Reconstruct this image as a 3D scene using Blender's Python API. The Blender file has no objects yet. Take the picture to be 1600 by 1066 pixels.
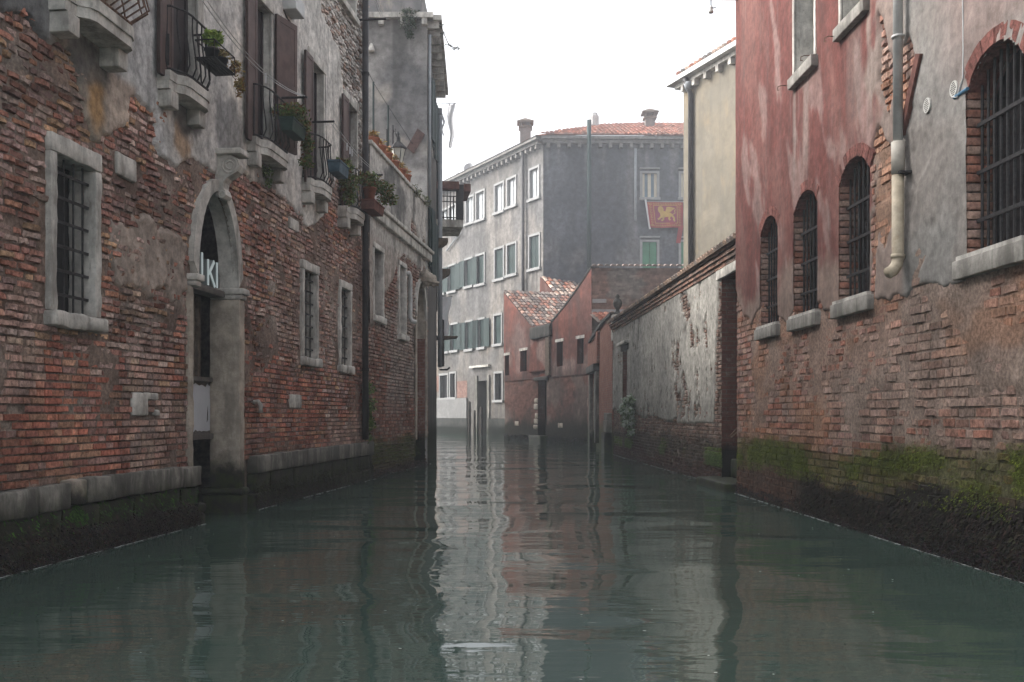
import bpy, math, random
import numpy as np
from mathutils import Vector, Matrix, noise as mnoise

rng = random.Random(7)
nrng = np.random.RandomState(11)
S = bpy.context.scene
COL = S.collection
R = math.radians

# ---------------------------------------------------------------- camera, sky, sun, exposure
CAM_H, FPX, HZ = 1.15, 1555.0, 648.0
cam = bpy.data.cameras.new('camera')
cam.sensor_width = 36.0
cam.lens = 36.0 * FPX / 1600.0
cam.shift_y = (HZ - 533.0) / 1600.0
cam.clip_start, cam.clip_end = 0.05, 600.0
camo = bpy.data.objects.new('camera', cam)
COL.objects.link(camo)
camo.location = (0, 0, CAM_H)
camo.rotation_euler = (R(90), 0, 0)
S.camera = camo

SUN_EL, SUN_AZ = 36.0, -72.0          # azimuth from +Y towards +X
world = bpy.data.worlds.new('World')
S.world = world
world.use_nodes = True
wn = world.node_tree
wn.nodes.clear()
sky = wn.nodes.new('ShaderNodeTexSky')
sky.sky_type = 'NISHITA'
sky.sun_disc = False
sky.sun_elevation = R(SUN_EL)
sky.sun_rotation = R(SUN_AZ)
sky.air_density = 1.0
sky.dust_density = 6.0
sky.ozone_density = 1.0
hs = wn.nodes.new('ShaderNodeHueSaturation')
hs.inputs['Saturation'].default_value = 0.22
bgn = wn.nodes.new('ShaderNodeBackground')
bgn.inputs['Strength'].default_value = 0.15
wo = wn.nodes.new('ShaderNodeOutputWorld')
wn.links.new(sky.outputs[0], hs.inputs['Color'])
wn.links.new(hs.outputs[0], bgn.inputs['Color'])
wn.links.new(bgn.outputs[0], wo.inputs['Surface'])

sun = bpy.data.lights.new('sun', 'SUN')
sun.energy = 0.55
sun.angle = R(14)
sun.color = (1.0, 0.96, 0.9)
suno = bpy.data.objects.new('sun', sun)
COL.objects.link(suno)
sd = Vector((math.sin(R(SUN_AZ)) * math.cos(R(SUN_EL)), math.cos(R(SUN_AZ)) * math.cos(R(SUN_EL)), math.sin(R(SUN_EL))))
suno.rotation_euler = sd.to_track_quat('Z', 'Y').to_euler()
suno.location = (-10, 20, 30)

S.view_settings.view_transform = 'Standard'
S.view_settings.look = 'None'
S.view_settings.exposure = 1.8
S.view_settings.gamma = 1.0
S.view_settings.use_curve_mapping = False
S.cycles.use_denoising = True
S.cycles.denoiser = 'OPENIMAGEDENOISE'
S.cycles.denoising_prefilter = 'ACCURATE'
S.cycles.denoising_input_passes = 'RGB_ALBEDO_NORMAL'
S.cycles.max_bounces = 8
S.cycles.diffuse_bounces = 4
S.cycles.glossy_bounces = 4
S.cycles.volume_bounces = 1

# ---------------------------------------------------------------- helpers
_tab = nrng.rand(256, 256)
_tabl = _tab.tolist()


def vn(x, y, seed=0):
    """smooth value noise 0..1, vectorised"""
    if np.ndim(x) == 0 and np.ndim(y) == 0:
        x = float(x) + seed * 17.31
        y = float(y) + seed * 9.77
        xi, yi = math.floor(x), math.floor(y)
        fx, fy = x - xi, y - yi
        fx = fx * fx * (3 - 2 * fx)
        fy = fy * fy * (3 - 2 * fy)
        r0, r1 = _tabl[xi & 255], _tabl[(xi + 1) & 255]
        y0, y1 = yi & 255, (yi + 1) & 255
        return (r0[y0] * (1 - fx) + r1[y0] * fx) * (1 - fy) + (r0[y1] * (1 - fx) + r1[y1] * fx) * fy
    x = np.asarray(x, float) + seed * 17.31
    y = np.asarray(y, float) + seed * 9.77
    xi = np.floor(x).astype(int)
    yi = np.floor(y).astype(int)
    fx, fy = x - xi, y - yi
    fx = fx * fx * (3 - 2 * fx)
    fy = fy * fy * (3 - 2 * fy)
    a = _tab[xi & 255, yi & 255]
    b = _tab[(xi + 1) & 255, yi & 255]
    c = _tab[xi & 255, (yi + 1) & 255]
    d = _tab[(xi + 1) & 255, (yi + 1) & 255]
    return (a * (1 - fx) + b * fx) * (1 - fy) + (c * (1 - fx) + d * fx) * fy


def fbm(x, y, seed=0, octs=4):
    s, amp, t = 0.0, 0.5, 0.0
    if np.ndim(x) == 0 and np.ndim(y) == 0:
        x, y = float(x), float(y)
        for i in range(octs):
            s += amp * vn(x * 2 ** i, y * 2 ** i, seed + i * 3)
            t += amp
            amp *= 0.5
        return s / t
    for i in range(octs):
        s = s + amp * vn(np.asarray(x) * 2 ** i, np.asarray(y) * 2 ** i, seed + i * 3)
        t += amp
        amp *= 0.5
    return s / t


def sm(a, b, x):
    if np.ndim(x) == 0:
        t = min(1.0, max(0.0, (float(x) - a) / (b - a)))
        return t * t * (3 - 2 * t)
    t = np.clip((np.asarray(x, float) - a) / (b - a), 0, 1)
    return t * t * (3 - 2 * t)


def polysd(poly, U, V):
    """signed distance to a polygon, positive inside"""
    P = np.asarray(poly, float)
    if np.ndim(U) == 0:
        Q = np.roll(P, -1, 0)
        E = Q - P
        wx, wy = U - P[:, 0], V - P[:, 1]
        t = np.clip((wx * E[:, 0] + wy * E[:, 1]) / ((E * E).sum(1) + 1e-12), 0, 1)
        dd = np.hypot(wx - t * E[:, 0], wy - t * E[:, 1]).min()
        c = ((P[:, 1] > V) != (Q[:, 1] > V)) & (U < E[:, 0] * (V - P[:, 1]) / (E[:, 1] + 1e-12) + P[:, 0])
        return float(dd if c.sum() % 2 else -dd)
    d = np.full(np.shape(U), 1e9)
    inside = np.zeros(np.shape(U), bool)
    n = len(P)
    for i in range(n):
        ax, ay = P[i]
        bx, by = P[(i + 1) % n]
        ex, ey = bx - ax, by - ay
        L = ex * ex + ey * ey + 1e-12
        t = np.clip(((U - ax) * ex + (V - ay) * ey) / L, 0, 1)
        dd = np.hypot(U - ax - t * ex, V - ay - t * ey)
        d = np.minimum(d, dd)
        c = ((ay > V) != (by > V)) & (U < (bx - ax) * (V - ay) / (by - ay + 1e-12) + ax)
        inside ^= c
    return np.where(inside, d, -d)


class Fr:
    """a vertical wall plane: u to the viewer's right, v up, n towards the viewer"""
    def __init__(s, pl, pr):
        s.o = Vector((pl[0], pl[1], 0))
        d = Vector((pr[0] - pl[0], pr[1] - pl[1], 0))
        s.len = d.length
        s.d = d.normalized()
        s.n = Vector((s.d.y, -s.d.x, 0))
        s.ang = math.atan2(s.d.y, s.d.x)

    def P(s, u, v, n=0.0):
        return (s.o.x + s.d.x * u + s.n.x * n, s.o.y + s.d.y * u + s.n.y * n, v)

    def PA(s, u, v, n):
        u, v, n = np.broadcast_arrays(np.asarray(u, float), np.asarray(v, float), np.asarray(n, float))
        return np.stack([s.o.x + s.d.x * u + s.n.x * n, s.o.y + s.d.y * u + s.n.y * n, v], -1)

    def uv(s, px, py, n=0.0):
        """the point of this plane that the photograph shows at px, py"""
        tx = (px - 800.0) / FPX
        ox, oy = s.o.x + s.n.x * n, s.o.y + s.n.y * n
        # (ox + dx u) = tx (oy + dy u)
        u = (tx * oy - ox) / (s.d.x - tx * s.d.y)
        Y = oy + s.d.y * u
        return u, CAM_H + (HZ - py) / FPX * Y

    def U(s, px, n=0.0):
        return s.uv(px, HZ, n)[0]


class MB:
    def __init__(s, root=None):
        s.v, s.f, s.c = [], [], []

    def add(s, verts, faces, col=None):
        k = len(s.v)
        verts = [tuple(map(float, p)) for p in verts]
        s.v += verts
        s.f += [tuple(int(i) + k for i in f) for f in faces]
        if col is not None:
            s.c += [tuple(col)] * len(verts) if np.ndim(col) == 1 else [tuple(c) for c in col]
        return s

    def box(s, W, u0, u1, v0, v1, n0, n1, col=None):
        p = [W.P(u, v, n) for n in (n0, n1) for v in (v0, v1) for u in (u0, u1)]
        s.add(p, [(0, 2, 3, 1), (4, 5, 7, 6), (0, 1, 5, 4), (2, 6, 7, 3), (0, 4, 6, 2), (1, 3, 7, 5)], col)
        return s

    def rbox(s, W, u0, u1, v0, v1, n0, n1, r=0.012, step=0.09, amp=0.004, seed=0.0, back=False, col=None):
        """weathered block: rounded edges, uneven faces"""
        c = np.array([(u0 + u1) / 2, (v0 + v1) / 2, (n0 + n1) / 2])
        h = np.array([abs(u1 - u0) / 2, abs(v1 - v0) / 2, abs(n1 - n0) / 2])
        r = min(r, h.min() * 0.8)
        for ax in range(3):
            for sg in (-1, 1):
                if ax == 2 and sg == -1 and not back:
                    continue
                a, b = [(1, 2), (2, 0), (0, 1)][ax]

                def pts(hh):
                    k = max(1, int(2 * (hh - r) / step))
                    return np.concatenate([[-hh], np.linspace(-hh + r, hh - r, k + 1), [hh]])
                A, B = pts(h[a]), pts(h[b])
                na, nb = len(A), len(B)
                G = np.zeros((na, nb, 3))
                G[..., a] = A[:, None]
                G[..., b] = B[None, :]
                G[..., ax] = sg * h[ax]
                q = np.clip(G, -(h - r), h - r)
                e = G - q
                ln = np.linalg.norm(e, axis=-1, keepdims=True)
                G = q + e / np.maximum(ln, 1e-9) * np.minimum(r, ln)
                G = G.reshape(-1, 3) + c
                out = []
                for g in G:
                    w = W.P(g[0], g[1], g[2])
                    nv = mnoise.noise_vector(Vector(w) * 7.0 + Vector((seed, 0, 0))) * amp + mnoise.noise_vector(Vector(w) * 23.0) * amp * 0.6
                    out.append((w[0] + nv.x, w[1] + nv.y, w[2] + nv.z))
                F = []
                for i in range(na - 1):
                    for j in range(nb - 1):
                        f = (i * nb + j, (i + 1) * nb + j, (i + 1) * nb + j + 1, i * nb + j + 1)
                        F.append(f if sg > 0 else f[::-1])
                s.add(out, F, col)
        return s

    def tube(s, pts, r, n=6, cap=True, col=None):
        pts = [Vector(p) for p in pts]
        rr = r if isinstance(r, (list, tuple)) else [r] * len(pts)
        V, F = [], []
        ref = None
        for i, p in enumerate(pts):
            t = (pts[min(i + 1, len(pts) - 1)] - pts[max(i - 1, 0)]).normalized()
            if ref is None:
                ref = Vector((0, 0, 1)) if abs(t.z) < 0.9 else Vector((1, 0, 0))
            a = t.cross(ref).normalized()
            b = t.cross(a).normalized()
            ref = a.cross(t) if a.length > 0 else ref
            for k in range(n):
                w = 2 * math.pi * k / n
                V.append(p + (a * math.cos(w) + b * math.sin(w)) * rr[i])
        for i in range(len(pts) - 1):
            for k in range(n):
                F.append((i * n + k, i * n + (k + 1) % n, (i + 1) * n + (k + 1) % n, (i + 1) * n + k))
        if cap:
            F.append(tuple(range(n))[::-1])
            F.append(tuple((len(pts) - 1) * n + k for k in range(n)))
        s.add(V, F, col)
        return s

    def lathe(s, c, prof, n=10, col=None):
        V, F = [], []
        for (r, z) in prof:
            for k in range(n):
                w = 2 * math.pi * k / n
                V.append((c[0] + r * math.cos(w), c[1] + r * math.sin(w), c[2] + z))
        for i in range(len(prof) - 1):
            for k in range(n):
                F.append((i * n + k, i * n + (k + 1) % n, (i + 1) * n + (k + 1) % n, (i + 1) * n + k))
        F.append(tuple(range(n))[::-1])
        F.append(tuple((len(prof) - 1) * n + k for k in range(n)))
        s.add(V, F, col)
        return s

    def prism(s, W, poly, n0, n1, col=None):
        """polygon in (u, v) given thickness along n"""
        k = len(poly)
        V = [W.P(u, v, n0) for u, v in poly] + [W.P(u, v, n1) for u, v in poly]
        F = [tuple(range(k))[::-1], tuple(range(k, 2 * k))]
        for i in range(k):
            j = (i + 1) % k
            F.append((i, j, k + j, k + i))
        s.add(V, F, col)
        return s

    def slab(s, W, poly, v0, v1, col=None):
        """plan polygon in (u, n) given height"""
        k = len(poly)
        V = [W.P(u, v0, n) for u, n in poly] + [W.P(u, v1, n) for u, n in poly]
        F = [tuple(range(k)), tuple(range(k, 2 * k))[::-1]]
        for i in range(k):
            j = (i + 1) % k
            F.append((j, i, k + i, k + j))
        s.add(V, F, col)
        return s

    def build(s, name, mat, parent=None, smooth=False):
        base = root_loc(parent)
        me = bpy.data.meshes.new(name)
        if base is not None:
            v = [(p[0] - base.x, p[1] - base.y, p[2] - base.z) for p in s.v]
        else:
            v = s.v
        me.from_pydata(v, [], s.f)
        if len(s.c) == len(s.v) and s.c:
            at = me.color_attributes.new('Col', 'FLOAT_COLOR', 'POINT')
            arr = np.ones((len(s.v), 4), np.float32)
            arr[:, :3] = np.array([c[:3] for c in s.c], np.float32)
            at.data.foreach_set('color', arr.ravel())
        if smooth:
            me.polygons.foreach_set('use_smooth', np.ones(len(me.polygons), bool))
        me.materials.append(mat)
        me.update()
        o = bpy.data.objects.new(name, me)
        COL.objects.link(o)
        if parent is not None:
            o.parent = parent
        return o


def root_loc(o):
    if o is None:
        return None
    while o.parent is not None:
        o = o.parent
    return o.location.copy()


def tag(o, label=None, cat=None, group=None, kind=None):
    if label:
        o['label'] = label
    if cat:
        o['category'] = cat
    if group:
        o['group'] = group
    if kind:
        o['kind'] = kind
    return o


def thing(name, label, cat, loc=(0, 0, 0), group=None):
    o = bpy.data.objects.new(name, None)
    o.empty_display_size = 0.3
    COL.objects.link(o)
    o.location = loc
    return tag(o, label, cat, group)


# ---------------------------------------------------------------- materials
class NT:
    def __init__(s, name):
        s.m = bpy.data.materials.new(name)
        s.m.use_nodes = True
        s.t = s.m.node_tree
        s.b = s.t.nodes['Principled BSDF']
        s.geo = s.t.nodes.new('ShaderNodeNewGeometry')
        s.b.inputs['Specular IOR Level'].default_value = 0.1

    def n(s, ty, **kw):
        x = s.t.nodes.new(ty)
        for k, v in kw.items():
            setattr(x, k, v)
        return x

    def l(s, a, b):
        s.t.links.new(a, b)

    def vec(s, sc):
        v = s.n('ShaderNodeVectorMath', operation='MULTIPLY')
        s.l(s.geo.outputs['Position'], v.inputs[0])
        v.inputs[1].default_value = sc
        return v.outputs[0]

    def noise(s, scale=5.0, detail=5, rough=0.6, sc=(1, 1, 1), dist=0.0):
        x = s.n('ShaderNodeTexNoise')
        s.l(s.vec(sc), x.inputs['Vector'])
        x.inputs['Scale'].default_value = scale
        x.inputs['Detail'].default_value = detail
        x.inputs['Roughness'].default_value = rough
        x.inputs['Distortion'].default_value = dist
        return x.outputs['Fac']

    def ramp(s, fac, a, b, c0=0.0, c1=1.0):
        x = s.n('ShaderNodeMapRange')
        x.interpolation_type = 'SMOOTHSTEP'
        s.l(fac, x.inputs['Value'])
        x.inputs['From Min'].default_value = a
        x.inputs['From Max'].default_value = b
        x.inputs['To Min'].default_value = c0
        x.inputs['To Max'].default_value = c1
        return x.outputs[0]

    def mix(s, fac, a, b, mode='MIX'):
        x = s.n('ShaderNodeMix', data_type='RGBA', blend_type=mode)
        for sock, val in ((x.inputs[0], fac), (x.inputs[6], a), (x.inputs[7], b)):
            if hasattr(val, 'links'):
                s.l(val, sock)
            elif isinstance(val, (int, float)):
                sock.default_value = val
            else:
                sock.default_value = (*val[:3], 1)
        return x.outputs[2]

    def math(s, op, a, b=0.0):
        x = s.n('ShaderNodeMath', operation=op)
        for sock, val in ((x.inputs[0], a), (x.inputs[1], b)):
            if hasattr(val, 'links'):
                s.l(val, sock)
            else:
                sock.default_value = val
        return x.outputs[0]

    def bump(s, h, strength=0.5, dist=0.01):
        x = s.n('ShaderNodeBump')
        x.inputs['Strength'].default_value = strength
        x.inputs['Distance'].default_value = dist
        s.l(h, x.inputs['Height'])
        s.l(x.outputs[0], s.b.inputs['Normal'])

    def color(s, c):
        s.l(c, s.b.inputs['Base Color'])

    def z(s):
        x = s.n('ShaderNodeSeparateXYZ')
        s.l(s.geo.outputs['Position'], x.inputs[0])
        return x.outputs['Z']


def m_plain(name, c, rough=0.6, var=0.3, scale=6.0, bump=0.3, dist=0.004, metal=0.0, dirt=None, spec=0.12):
    k = NT(name)
    f = k.noise(scale, 6, 0.65)
    hi = tuple(min(1, x * (1 + var)) for x in c)
    lo = tuple(x * (1 - var) for x in c)
    col = k.mix(k.ramp(f, 0.3, 0.7), lo, hi)
    if dirt:
        col = k.mix(k.ramp(k.noise(scale * 0.4, 6, 0.7), 0.5, 0.7, 0, 0.7), col, dirt)
    k.color(col)
    k.b.inputs['Roughness'].default_value = rough
    k.b.inputs['Metallic'].default_value = metal
    k.b.inputs['Specular IOR Level'].default_value = spec
    if bump:
        k.bump(k.noise(scale * 6, 4, 0.7), bump, dist)
    return k.m


def m_col(name, src='attr', rough=0.85, bump=0.5, dist=0.006, scale=26.0, streak=0.0, var=0.6):
    """base colour from each brick's own colour, with grain and wear"""
    k = NT(name)
    if src == 'attr':
        a = k.n('ShaderNodeVertexColor', layer_name='Col')
        c = a.outputs[0]
    else:
        a = k.n('ShaderNodeObjectInfo')
        c = a.outputs['Color']
    f1 = k.ramp(k.noise(scale, 6, 0.7), 0.25, 0.75, 1 - var, 1 + var)
    f2 = k.ramp(k.noise(3.0, 5, 0.6), 0.25, 0.75, 1 - var * 0.5, 1 + var * 0.5)
    g = k.n('ShaderNodeVectorMath', operation='SCALE')
    k.l(c, g.inputs[0])
    k.l(k.math('MULTIPLY', f1, f2), g.inputs['Scale'])
    out = g.outputs[0]
    if streak:
        st = k.ramp(k.noise(2.2, 5, 0.65, sc=(3.0, 3.0, 0.22)), 0.45, 0.75, 0, streak)
        out = k.mix(st, out, (0.09, 0.085, 0.08))
        st2 = k.ramp(k.noise(2.7, 5, 0.65, sc=(4.0, 4.0, 0.3)), 0.55, 0.8, 0, streak * 0.6)
        out = k.mix(st2, out, (0.42, 0.4, 0.37))
    k.color(out)
    k.b.inputs['Roughness'].default_value = rough
    h = k.math('ADD', k.noise(scale * 1.5, 6, 0.75), k.math('MULTIPLY', k.noise(scale * 6, 3, 0.7), 0.35))
    k.bump(h, bump, dist)
    return k.m


def m_stone(name, c, dark, algae=True, rough=0.8, zlo=0.25, zhi=0.62, bump=0.55, amount=0.62):
    """weathered stone: soot streaks, pitted, wet and overgrown near the water"""
    k = NT(name)
    f = k.ramp(k.noise(5, 7, 0.7), 0.3, 0.7)
    col = k.mix(f, tuple(x * 0.6 for x in c), tuple(min(1, x * 1.2) for x in c))
    st = k.ramp(k.noise(2.0, 6, 0.7, sc=(2.0, 2.0, 0.45)), amount - 0.14, amount + 0.1, 0, 0.8)
    col = k.mix(st, col, dark)
    pit = k.ramp(k.noise(46, 3, 0.6), 0.62, 0.7, 0, 0.5)
    col = k.mix(pit, col, tuple(x * 0.4 for x in c))
    h = k.math('ADD', k.noise(14, 7, 0.75), k.math('MULTIPLY', k.noise(70, 3, 0.7), 0.3))
    if algae:
        z = k.math('ADD', k.z(), k.math('MULTIPLY', k.math('SUBTRACT', k.noise(4.0, 6, 0.7), 0.5), 0.45))
        wet = k.ramp(z, zlo, zhi, 1, 0)
        green = k.mix(k.ramp(k.noise(7, 5, 0.7), 0.42, 0.62), (0.018, 0.017, 0.014), (0.03, 0.04, 0.012))
        col = k.mix(wet, col, green)
        k.l(k.ramp(wet, 0, 1, rough, 0.6), k.b.inputs['Roughness'])
        k.b.inputs['Specular IOR Level'].default_value = 0.2
    else:
        k.b.inputs['Roughness'].default_value = rough
    k.color(col)
    k.bump(h, bump, 0.012)
    return k.m


def m_render(name, c, c2, streak=(0.1, 0.1, 0.1), amt=0.5, light=None, zbase=None, scale=0.8, bump=0.35, bricks=None):
    """rendered wall seen from afar: blotches, streaks, damp foot"""
    k = NT(name)
    col = k.mix(k.ramp(k.noise(scale, 8, 0.68, dist=0.5), 0.43, 0.57), c, c2)
    col = k.mix(k.ramp(k.noise(scale * 7, 8, 0.75), 0.35, 0.72, 0, 0.5), col, tuple(x * 0.5 for x in c))
    col = k.mix(k.ramp(k.noise(scale * 2.6, 8, 0.72, dist=0.6), 0.5, 0.66, 0, 0.45), col, tuple(min(1, x * 1.35) for x in c2))
    st = k.ramp(k.noise(1.2, 6, 0.68, sc=(2.2, 2.2, 0.16)), 0.5, 0.74, 0, amt)
    col = k.mix(st, col, streak)
    if light:
        col = k.mix(k.ramp(k.noise(scale * 1.7, 7, 0.7, sc=(1.4, 1.4, 0.5)), 0.56, 0.68, 0, 0.75), col, light)
    if zbase:
        z = k.math('ADD', k.z(), k.math('MULTIPLY', k.math('SUBTRACT', k.noise(1.1, 6, 0.7), 0.5), zbase[2]))
        col = k.mix(k.ramp(z, zbase[0], zbase[1], 1, 0), col, zbase[3])
    k.color(col)
    k.b.inputs['Roughness'].default_value = 0.9
    k.b.inputs['Specular IOR Level'].default_value = 0.05
    k.bump(k.math('ADD', k.noise(9, 6, 0.7), k.noise(2.0, 4, 0.6)), bump, 0.02)
    return k.m


def m_brickface(name, W, ca, cb, mortar, wash=None, washamt=0.5, zbase=None, course=0.072):
    """far brickwork whose courses are under three pixels"""
    k = NT(name)
    d = k.n('ShaderNodeVectorMath', operation='DOT_PRODUCT')
    k.l(k.geo.outputs['Position'], d.inputs[0])
    d.inputs[1].default_value = (W.d.x, W.d.y, 0)
    cx = k.n('ShaderNodeCombineXYZ')
    k.l(d.outputs['Value'], cx.inputs[0])
    k.l(k.math('ADD', k.z(), k.math('MULTIPLY', k.noise(0.8, 2), 0.05)), cx.inputs[1])
    b = k.n('ShaderNodeTexBrick')
    k.l(cx.outputs[0], b.inputs['Vector'])
    b.inputs['Scale'].default_value = 1.0
    b.inputs['Brick Width'].default_value = 0.25
    b.inputs['Row Height'].default_value = course
    b.inputs['Mortar Size'].default_value = 0.009
    b.inputs['Mortar Smooth'].default_value = 0.3
    b.inputs['Color1'].default_value = (*ca, 1)
    b.inputs['Color2'].default_value = (*cb, 1)
    b.inputs['Mortar'].default_value = (*mortar, 1)
    col = k.mix(k.ramp(k.noise(4, 6, 0.7), 0.3, 0.7, 0, 0.55), b.outputs['Color'], tuple(x * 0.5 for x in ca))
    col = k.mix(k.ramp(k.noise(2.2, 8, 0.75, dist=0.3), 0.44, 0.6, 0, 0.7), col, tuple(x * 0.55 for x in cb))
    col = k.mix(k.ramp(k.noise(6.5, 5, 0.8), 0.52, 0.66, 0, 0.6), col, tuple(min(1, x * 1.5) for x in mortar))
    if wash:
        col = k.mix(k.ramp(k.noise(0.9, 7, 0.7, dist=0.5), 0.48, 0.64, 0, washamt), col, wash)
    if zbase:
        z = k.math('ADD', k.z(), k.math('MULTIPLY', k.math('SUBTRACT', k.noise(1.6, 6, 0.7), 0.5), zbase[2]))
        col = k.mix(k.ramp(z, zbase[0], zbase[1], 1, 0), col, zbase[3])
    k.color(col)
    k.b.inputs['Roughness'].default_value = 0.9
    h = k.math('SUBTRACT', k.noise(20, 4, 0.7), k.math('MULTIPLY', b.outputs['Fac'], 1.5))
    k.bump(h, 0.6, 0.012)
    return k.m


def m_leaf(name, c1, c2):
    k = NT(name)
    a = k.n('ShaderNodeVertexColor', layer_name='Col')
    k.color(a.outputs[0])
    k.b.inputs['Roughness'].default_value = 0.55
    k.b.inputs['Transmission Weight'].default_value = 0.0
    k.b.inputs['Subsurface Weight'].default_value = 0.0
    return k.m


M = {}
M['brick_obj'] = m_col('brick_single', 'obj')
M['brick'] = m_col('brick_many', 'attr')
M['plaster'] = m_col('plaster_coloured', 'attr', rough=0.9, bump=0.5, dist=0.014, scale=11.0, streak=0.34, var=0.45)
M['redplaster'] = m_col('plaster_red', 'attr', rough=0.85, bump=0.4, dist=0.012, scale=11.0, streak=0.3, var=0.3)
M['farplaster'] = m_col('far_plaster', 'attr', 0.95, 0.4, 0.03, 5.0, var=0.35)
M['mortar_skin'] = m_col('mortar_skin', 'attr', 0.95, 0.9, 0.012, 30.0, var=0.5)
M['mortar'] = m_plain('mortar', (0.15, 0.125, 0.105), 0.95, 0.4, 9, 0.8, 0.012)
M['istrian'] = m_stone('istrian_stone', (0.42, 0.40, 0.365), (0.10, 0.095, 0.085))
M['palestone'] = m_stone('pale_stone', (0.56, 0.535, 0.49), (0.17, 0.158, 0.14), algae=False, amount=0.58)
M['sillstone'] = m_stone('sill_stone', (0.33, 0.31, 0.28), (0.12, 0.112, 0.10), algae=False, amount=0.55)
M['corbelstone'] = m_plain('corbel_stone', (0.2, 0.19, 0.178), 0.9, 0.3, 4, 0.3)
M['ledge'] = m_stone('ledge_stone', (0.25, 0.235, 0.205), (0.045, 0.044, 0.038), zlo=0.25, zhi=0.6, amount=0.48)
M['basestone'] = m_stone('base_stone', (0.09, 0.085, 0.075), (0.02, 0.02, 0.018), zlo=0.25, zhi=0.62, amount=0.45)
M['pillar'] = m_stone('pillar_stone', (0.42, 0.365, 0.30), (0.2, 0.175, 0.145), zlo=0.45, zhi=0.72, bump=0.8)
M['iron'] = m_plain('iron', (0.035, 0.033, 0.034), 0.6, 0.4, 30, 0.3, 0.002, 0.3)
M['rustiron'] = m_plain('rusty_iron', (0.16, 0.10, 0.075), 0.75, 0.5, 30, 0.4, 0.002)
M['darkpane'] = m_plain('dark_pane', (0.012, 0.013, 0.015), 0.25, 0.3, 3, 0, spec=0.5)
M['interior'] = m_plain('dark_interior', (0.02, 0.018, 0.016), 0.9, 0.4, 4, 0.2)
M['shutter'] = m_plain('shutter_brown', (0.10, 0.068, 0.062), 0.6, 0.25, 5, 0.2, 0.003)
M['doorbrown'] = m_plain('door_brown', (0.035, 0.027, 0.028), 0.6, 0.25, 5, 0.2, 0.003)
M['greensh'] = m_plain('shutter_green', (0.02, 0.037, 0.035), 0.6, 0.25, 2, 0.2)
M['greenbright'] = m_plain('shutter_bright_green', (0.06, 0.19, 0.11), 0.6, 0.2, 2, 0.2)  # brighter green of the front facade shutters
M['whitepaint'] = m_plain('white_paint', (0.26, 0.26, 0.257), 0.6, 0.12, 4, 0.15)
M['pipecollar'] = m_plain('collar_cream', (0.42, 0.39, 0.34), 0.5, 0.15, 8, 0.2)
M['pipegrey'] = m_plain('grey_pipe', (0.40, 0.40, 0.39), 0.45, 0.2, 5, 0.15, 0.003, spec=0.5)
M['pipelight'] = m_plain('light_pipe', (0.27, 0.285, 0.30), 0.5, 0.12, 5, 0.1)
M['pipedark'] = m_plain('dark_pipe', (0.045, 0.043, 0.044), 0.5, 0.3, 5, 0.2)
M['pipecream'] = m_plain('cream_pipe', (0.42, 0.36, 0.27), 0.5, 0.25, 8, 0.2, dirt=(0.22, 0.14, 0.07))
M['pilewood'] = m_plain('pile_wood', (0.05, 0.042, 0.035), 0.9, 0.4, 12, 0.5, 0.006)
M['wood'] = m_plain('old_wood', (0.11, 0.085, 0.065), 0.85, 0.4, 12, 0.6, 0.006)
M['redwood'] = m_plain('red_brown_wood', (0.115, 0.05, 0.04), 0.8, 0.35, 10, 0.4)
M['greyboard'] = m_plain('board_frame', (0.11, 0.10, 0.09), 0.7, 0.3, 10, 0.3)
M['terracotta'] = m_plain('terracotta', (0.26, 0.10, 0.06), 0.8, 0.25, 9, 0.3)
M['blackplastic'] = m_plain('black_plastic', (0.02, 0.022, 0.023), 0.5, 0.2, 9, 0)
M['bluebox'] = m_plain('blue_planter', (0.06, 0.10, 0.13), 0.6, 0.3, 9, 0.2)
M['greenbox'] = m_plain('green_planter', (0.03, 0.055, 0.045), 0.6, 0.3, 9, 0.2)
M['rope'] = m_plain('line_cord', (0.55, 0.55, 0.55), 0.7, 0.1, 9, 0)
M['cloth'] = m_plain('white_cloth', (0.7, 0.7, 0.71), 0.9, 0.1, 9, 0.2)
_t = M['cloth'].node_tree
_tr = _t.nodes.new('ShaderNodeBsdfTranslucent')
_tr.inputs[0].default_value = (0.75, 0.75, 0.76, 1)
_mx = _t.nodes.new('ShaderNodeMixShader')
_mx.inputs[0].default_value = 0.5
_out = _t.nodes['Material Output']
_t.links.new(_t.nodes['Principled BSDF'].outputs[0], _mx.inputs[1])
_t.links.new(_tr.outputs[0], _mx.inputs[2])
_t.links.new(_mx.outputs[0], _out.inputs['Surface'])
M['tile_obj'] = m_col('roof_tile_single', 'obj', 0.85, 0.4, 0.004, 20)
M['tile'] = m_col('roof_tile_many', 'attr', 0.85, 0.4, 0.004, 20)
M['leaf'] = m_leaf('leaf', None, None)
M['bluepipe'] = m_plain('blue_pipe', (0.06, 0.16, 0.26), 0.5, 0.1, 9, 0)
M['ventwhite'] = m_plain('vent_plastic', (0.5, 0.49, 0.46), 0.6, 0.15, 9, 0)
M['mussel'] = m_col('mussel_shell', 'attr', 0.35, 0.3, 0.003, 60)
M['moss'] = m_col('moss_tufts', 'attr', 0.9, 0.2, 0.003, 40)

# ---------------------------------------------------------------- generic builders
def arch_v(o, u):
    """height of the opening's head at u"""
    if not o.get('rise'):
        return o['v1']
    c, h = (o['u0'] + o['u1']) / 2, (o['u1'] - o['u0']) / 2
    t = np.clip((np.asarray(u) - c) / h, -1, 1)
    vs = o['v1'] - o['rise']
    if o.get('round'):
        return vs + o['rise'] * np.sqrt(np.maximum(0, 1 - t * t))
    return vs + o['rise'] * (1 - np.abs(t) ** 2.4)


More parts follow.
